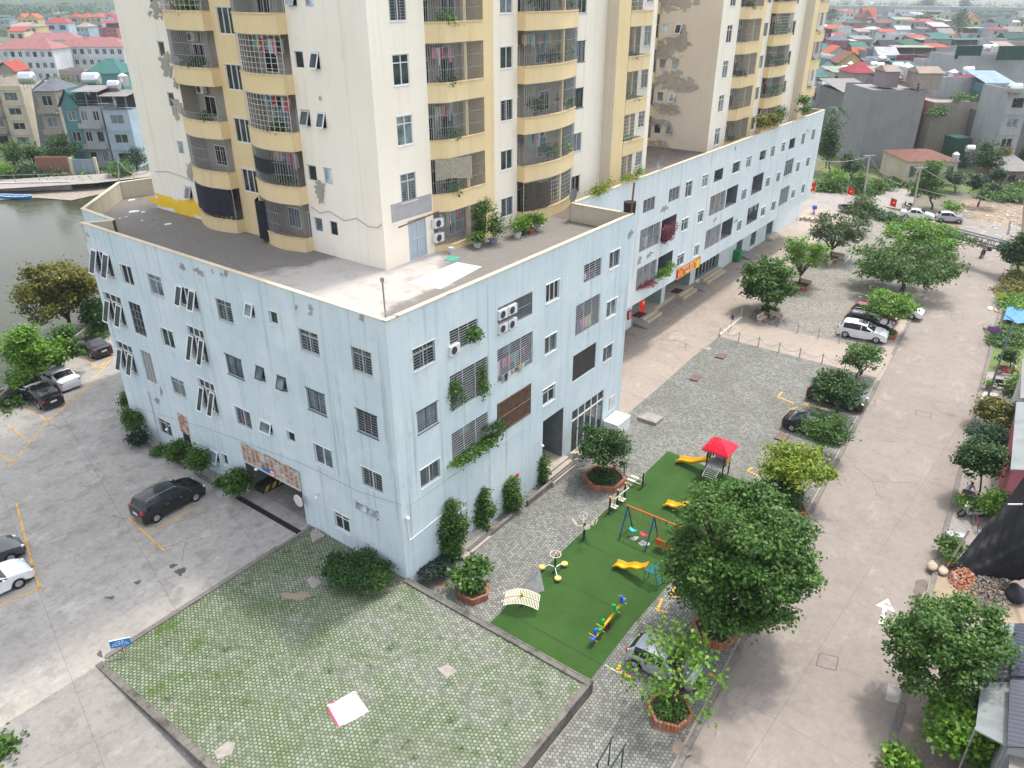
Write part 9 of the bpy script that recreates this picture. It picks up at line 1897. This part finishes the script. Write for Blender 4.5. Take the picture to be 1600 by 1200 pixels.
for a, b_ in zip(sec[:-1], sec[1:]): mb.add(a + b_, [(j, (j + 1) % 8, 8 + (j + 1) % 8, 8 + j) for j in range(8)])
mb.build('hull', M((.03, .22, .50), .5, .1, 3), t); mb = MB()
for x in (-1.2, 0, 1.2): mb.box(x - .12, x + .12, -.6, .6, .34, .38)
mb.build('thwart', M((.10, .35, .60), .5), t); mb = MB(); mb.tube([s_[0] for s_ in sec], .05, 5); mb.tube([s_[3] for s_ in sec], .05, 5); mb.build('gunwale', WHT, t)
# ---- viaduct, hills -------------------------------------------------------
t = thing('viaduct', 'long pale road viaduct on wide piers crossing the hazy background', 'bridge', (0, 0, 0)); va, vb = onV(P(1200, 40, -.9), 1180, 1), onV(P(1700, 52, -.9), 1760, 18)
z0_ = 13.5; va.z = vb.z = z0_; D_ = vb - va; nn = Vector((-D_.y, D_.x, 0)).normalized() * 9; mb = MB(); mb.prism([va.to_2d(), vb.to_2d(), (vb + nn).to_2d(), (va + nn).to_2d()], z0_, z0_ + 2.6); mb.build('deck', wm['lgrey'], t); mb = MB()
dn = D_.normalized(); ang = atan2(dn.y, dn.x); k = int(D_.length / 48)
for i in range(k + 1): p = va.lerp(vb, i / k) + nn * .5; mb.obox((p.x, p.y), 2.0, 3.0, -1, z0_ - 2.5, ang); mb.obox((p.x, p.y), 6, 4.2, z0_ - 2.5, z0_ - .01, ang)
mb.build('pier', wm['lgrey'], t)
def ridge(name, az0, az1, dist, h, sd, m):
 rn = random.Random(sd); n = 60; mb = MB(); vs = []
 for i in range(n + 1):
  a = radians(az0 + (az1 - az0) * i / n); d = fwd * cos(a) + rgt * sin(a); e = sin(pi * i / n) ** .5; hh = h * e * (.6 + .25 * sin(i * .31 + sd) + .15 * sin(i * .83 + sd * 2) + rn.uniform(-.03, .03))
  for k, q in enumerate((0, .35, .7, 1.0, 1.3)): p = CAM + d * (dist * (1 + .35 * q)); vs.append((p.x, p.y, -1 + hh * sin(min(1, q) * pi / 2) if q < 1.2 else -1))
 mb.add(vs, [(i * 5 + j, (i + 1) * 5 + j, (i + 1) * 5 + j + 1, i * 5 + j + 1) for i in range(n) for j in range(4)]); return struct(mb.build(name, m, None, True))
HILL = M((.035, .065, .025), .95, .5, .02); ridge('hills', -60, 5, 1500, 110, 3, HILL); ridge('hills', -5, 60, 3200, 200, 5, HILL); struct(t) if 0 else None
patchveg('ridge_wood', '', ((0, 20), (60, 22), (150, 30), (150, 36), (0, 34)), -.9, 'teal', 6000, 2.4, 601, 14); patchveg('distant_wood', '', ((1290, 4), (1600, 12), (1600, 34), (1290, 20)), -.9, 'teal', 7000, 2.8, 602, 7); patchveg('distant_wood', '', ((60, 8), (185, 8), (185, 22), (60, 20)), -.9, 'dark', 3000, 3.2, 603, 10)
patchveg('distant_wood', '', ((1265, 160), (1300, 150), (1315, 230), (1270, 230)), -.9, 'dark', 3500, .8, 604, 6); patchveg('distant_wood', '', ((0, 45), (180, 50), (180, 58), (0, 58)), -.9, 'mid', 3500, 1.4, 605, 6)
# ---- hazy air -------------------------------------------------------------
hz = MB(); hz.box(-2600, 8500, -2600, 8500, -6, 260); hm = bpy.data.materials.new('haze'); hm.use_nodes = True; ht = hm.node_tree; ht.nodes.clear()
vo = ht.nodes.new('ShaderNodeVolumePrincipled'); vo.inputs['Color'].default_value = (.86, .92, 1.0, 1); vo.inputs['Density'].default_value = .00026; vo.inputs['Anisotropy'].default_value = .3
oo = ht.nodes.new('ShaderNodeOutputMaterial'); ht.links.new(vo.outputs[0], oo.inputs['Volume']); struct(hz.build('haze', hm), 'stuff')
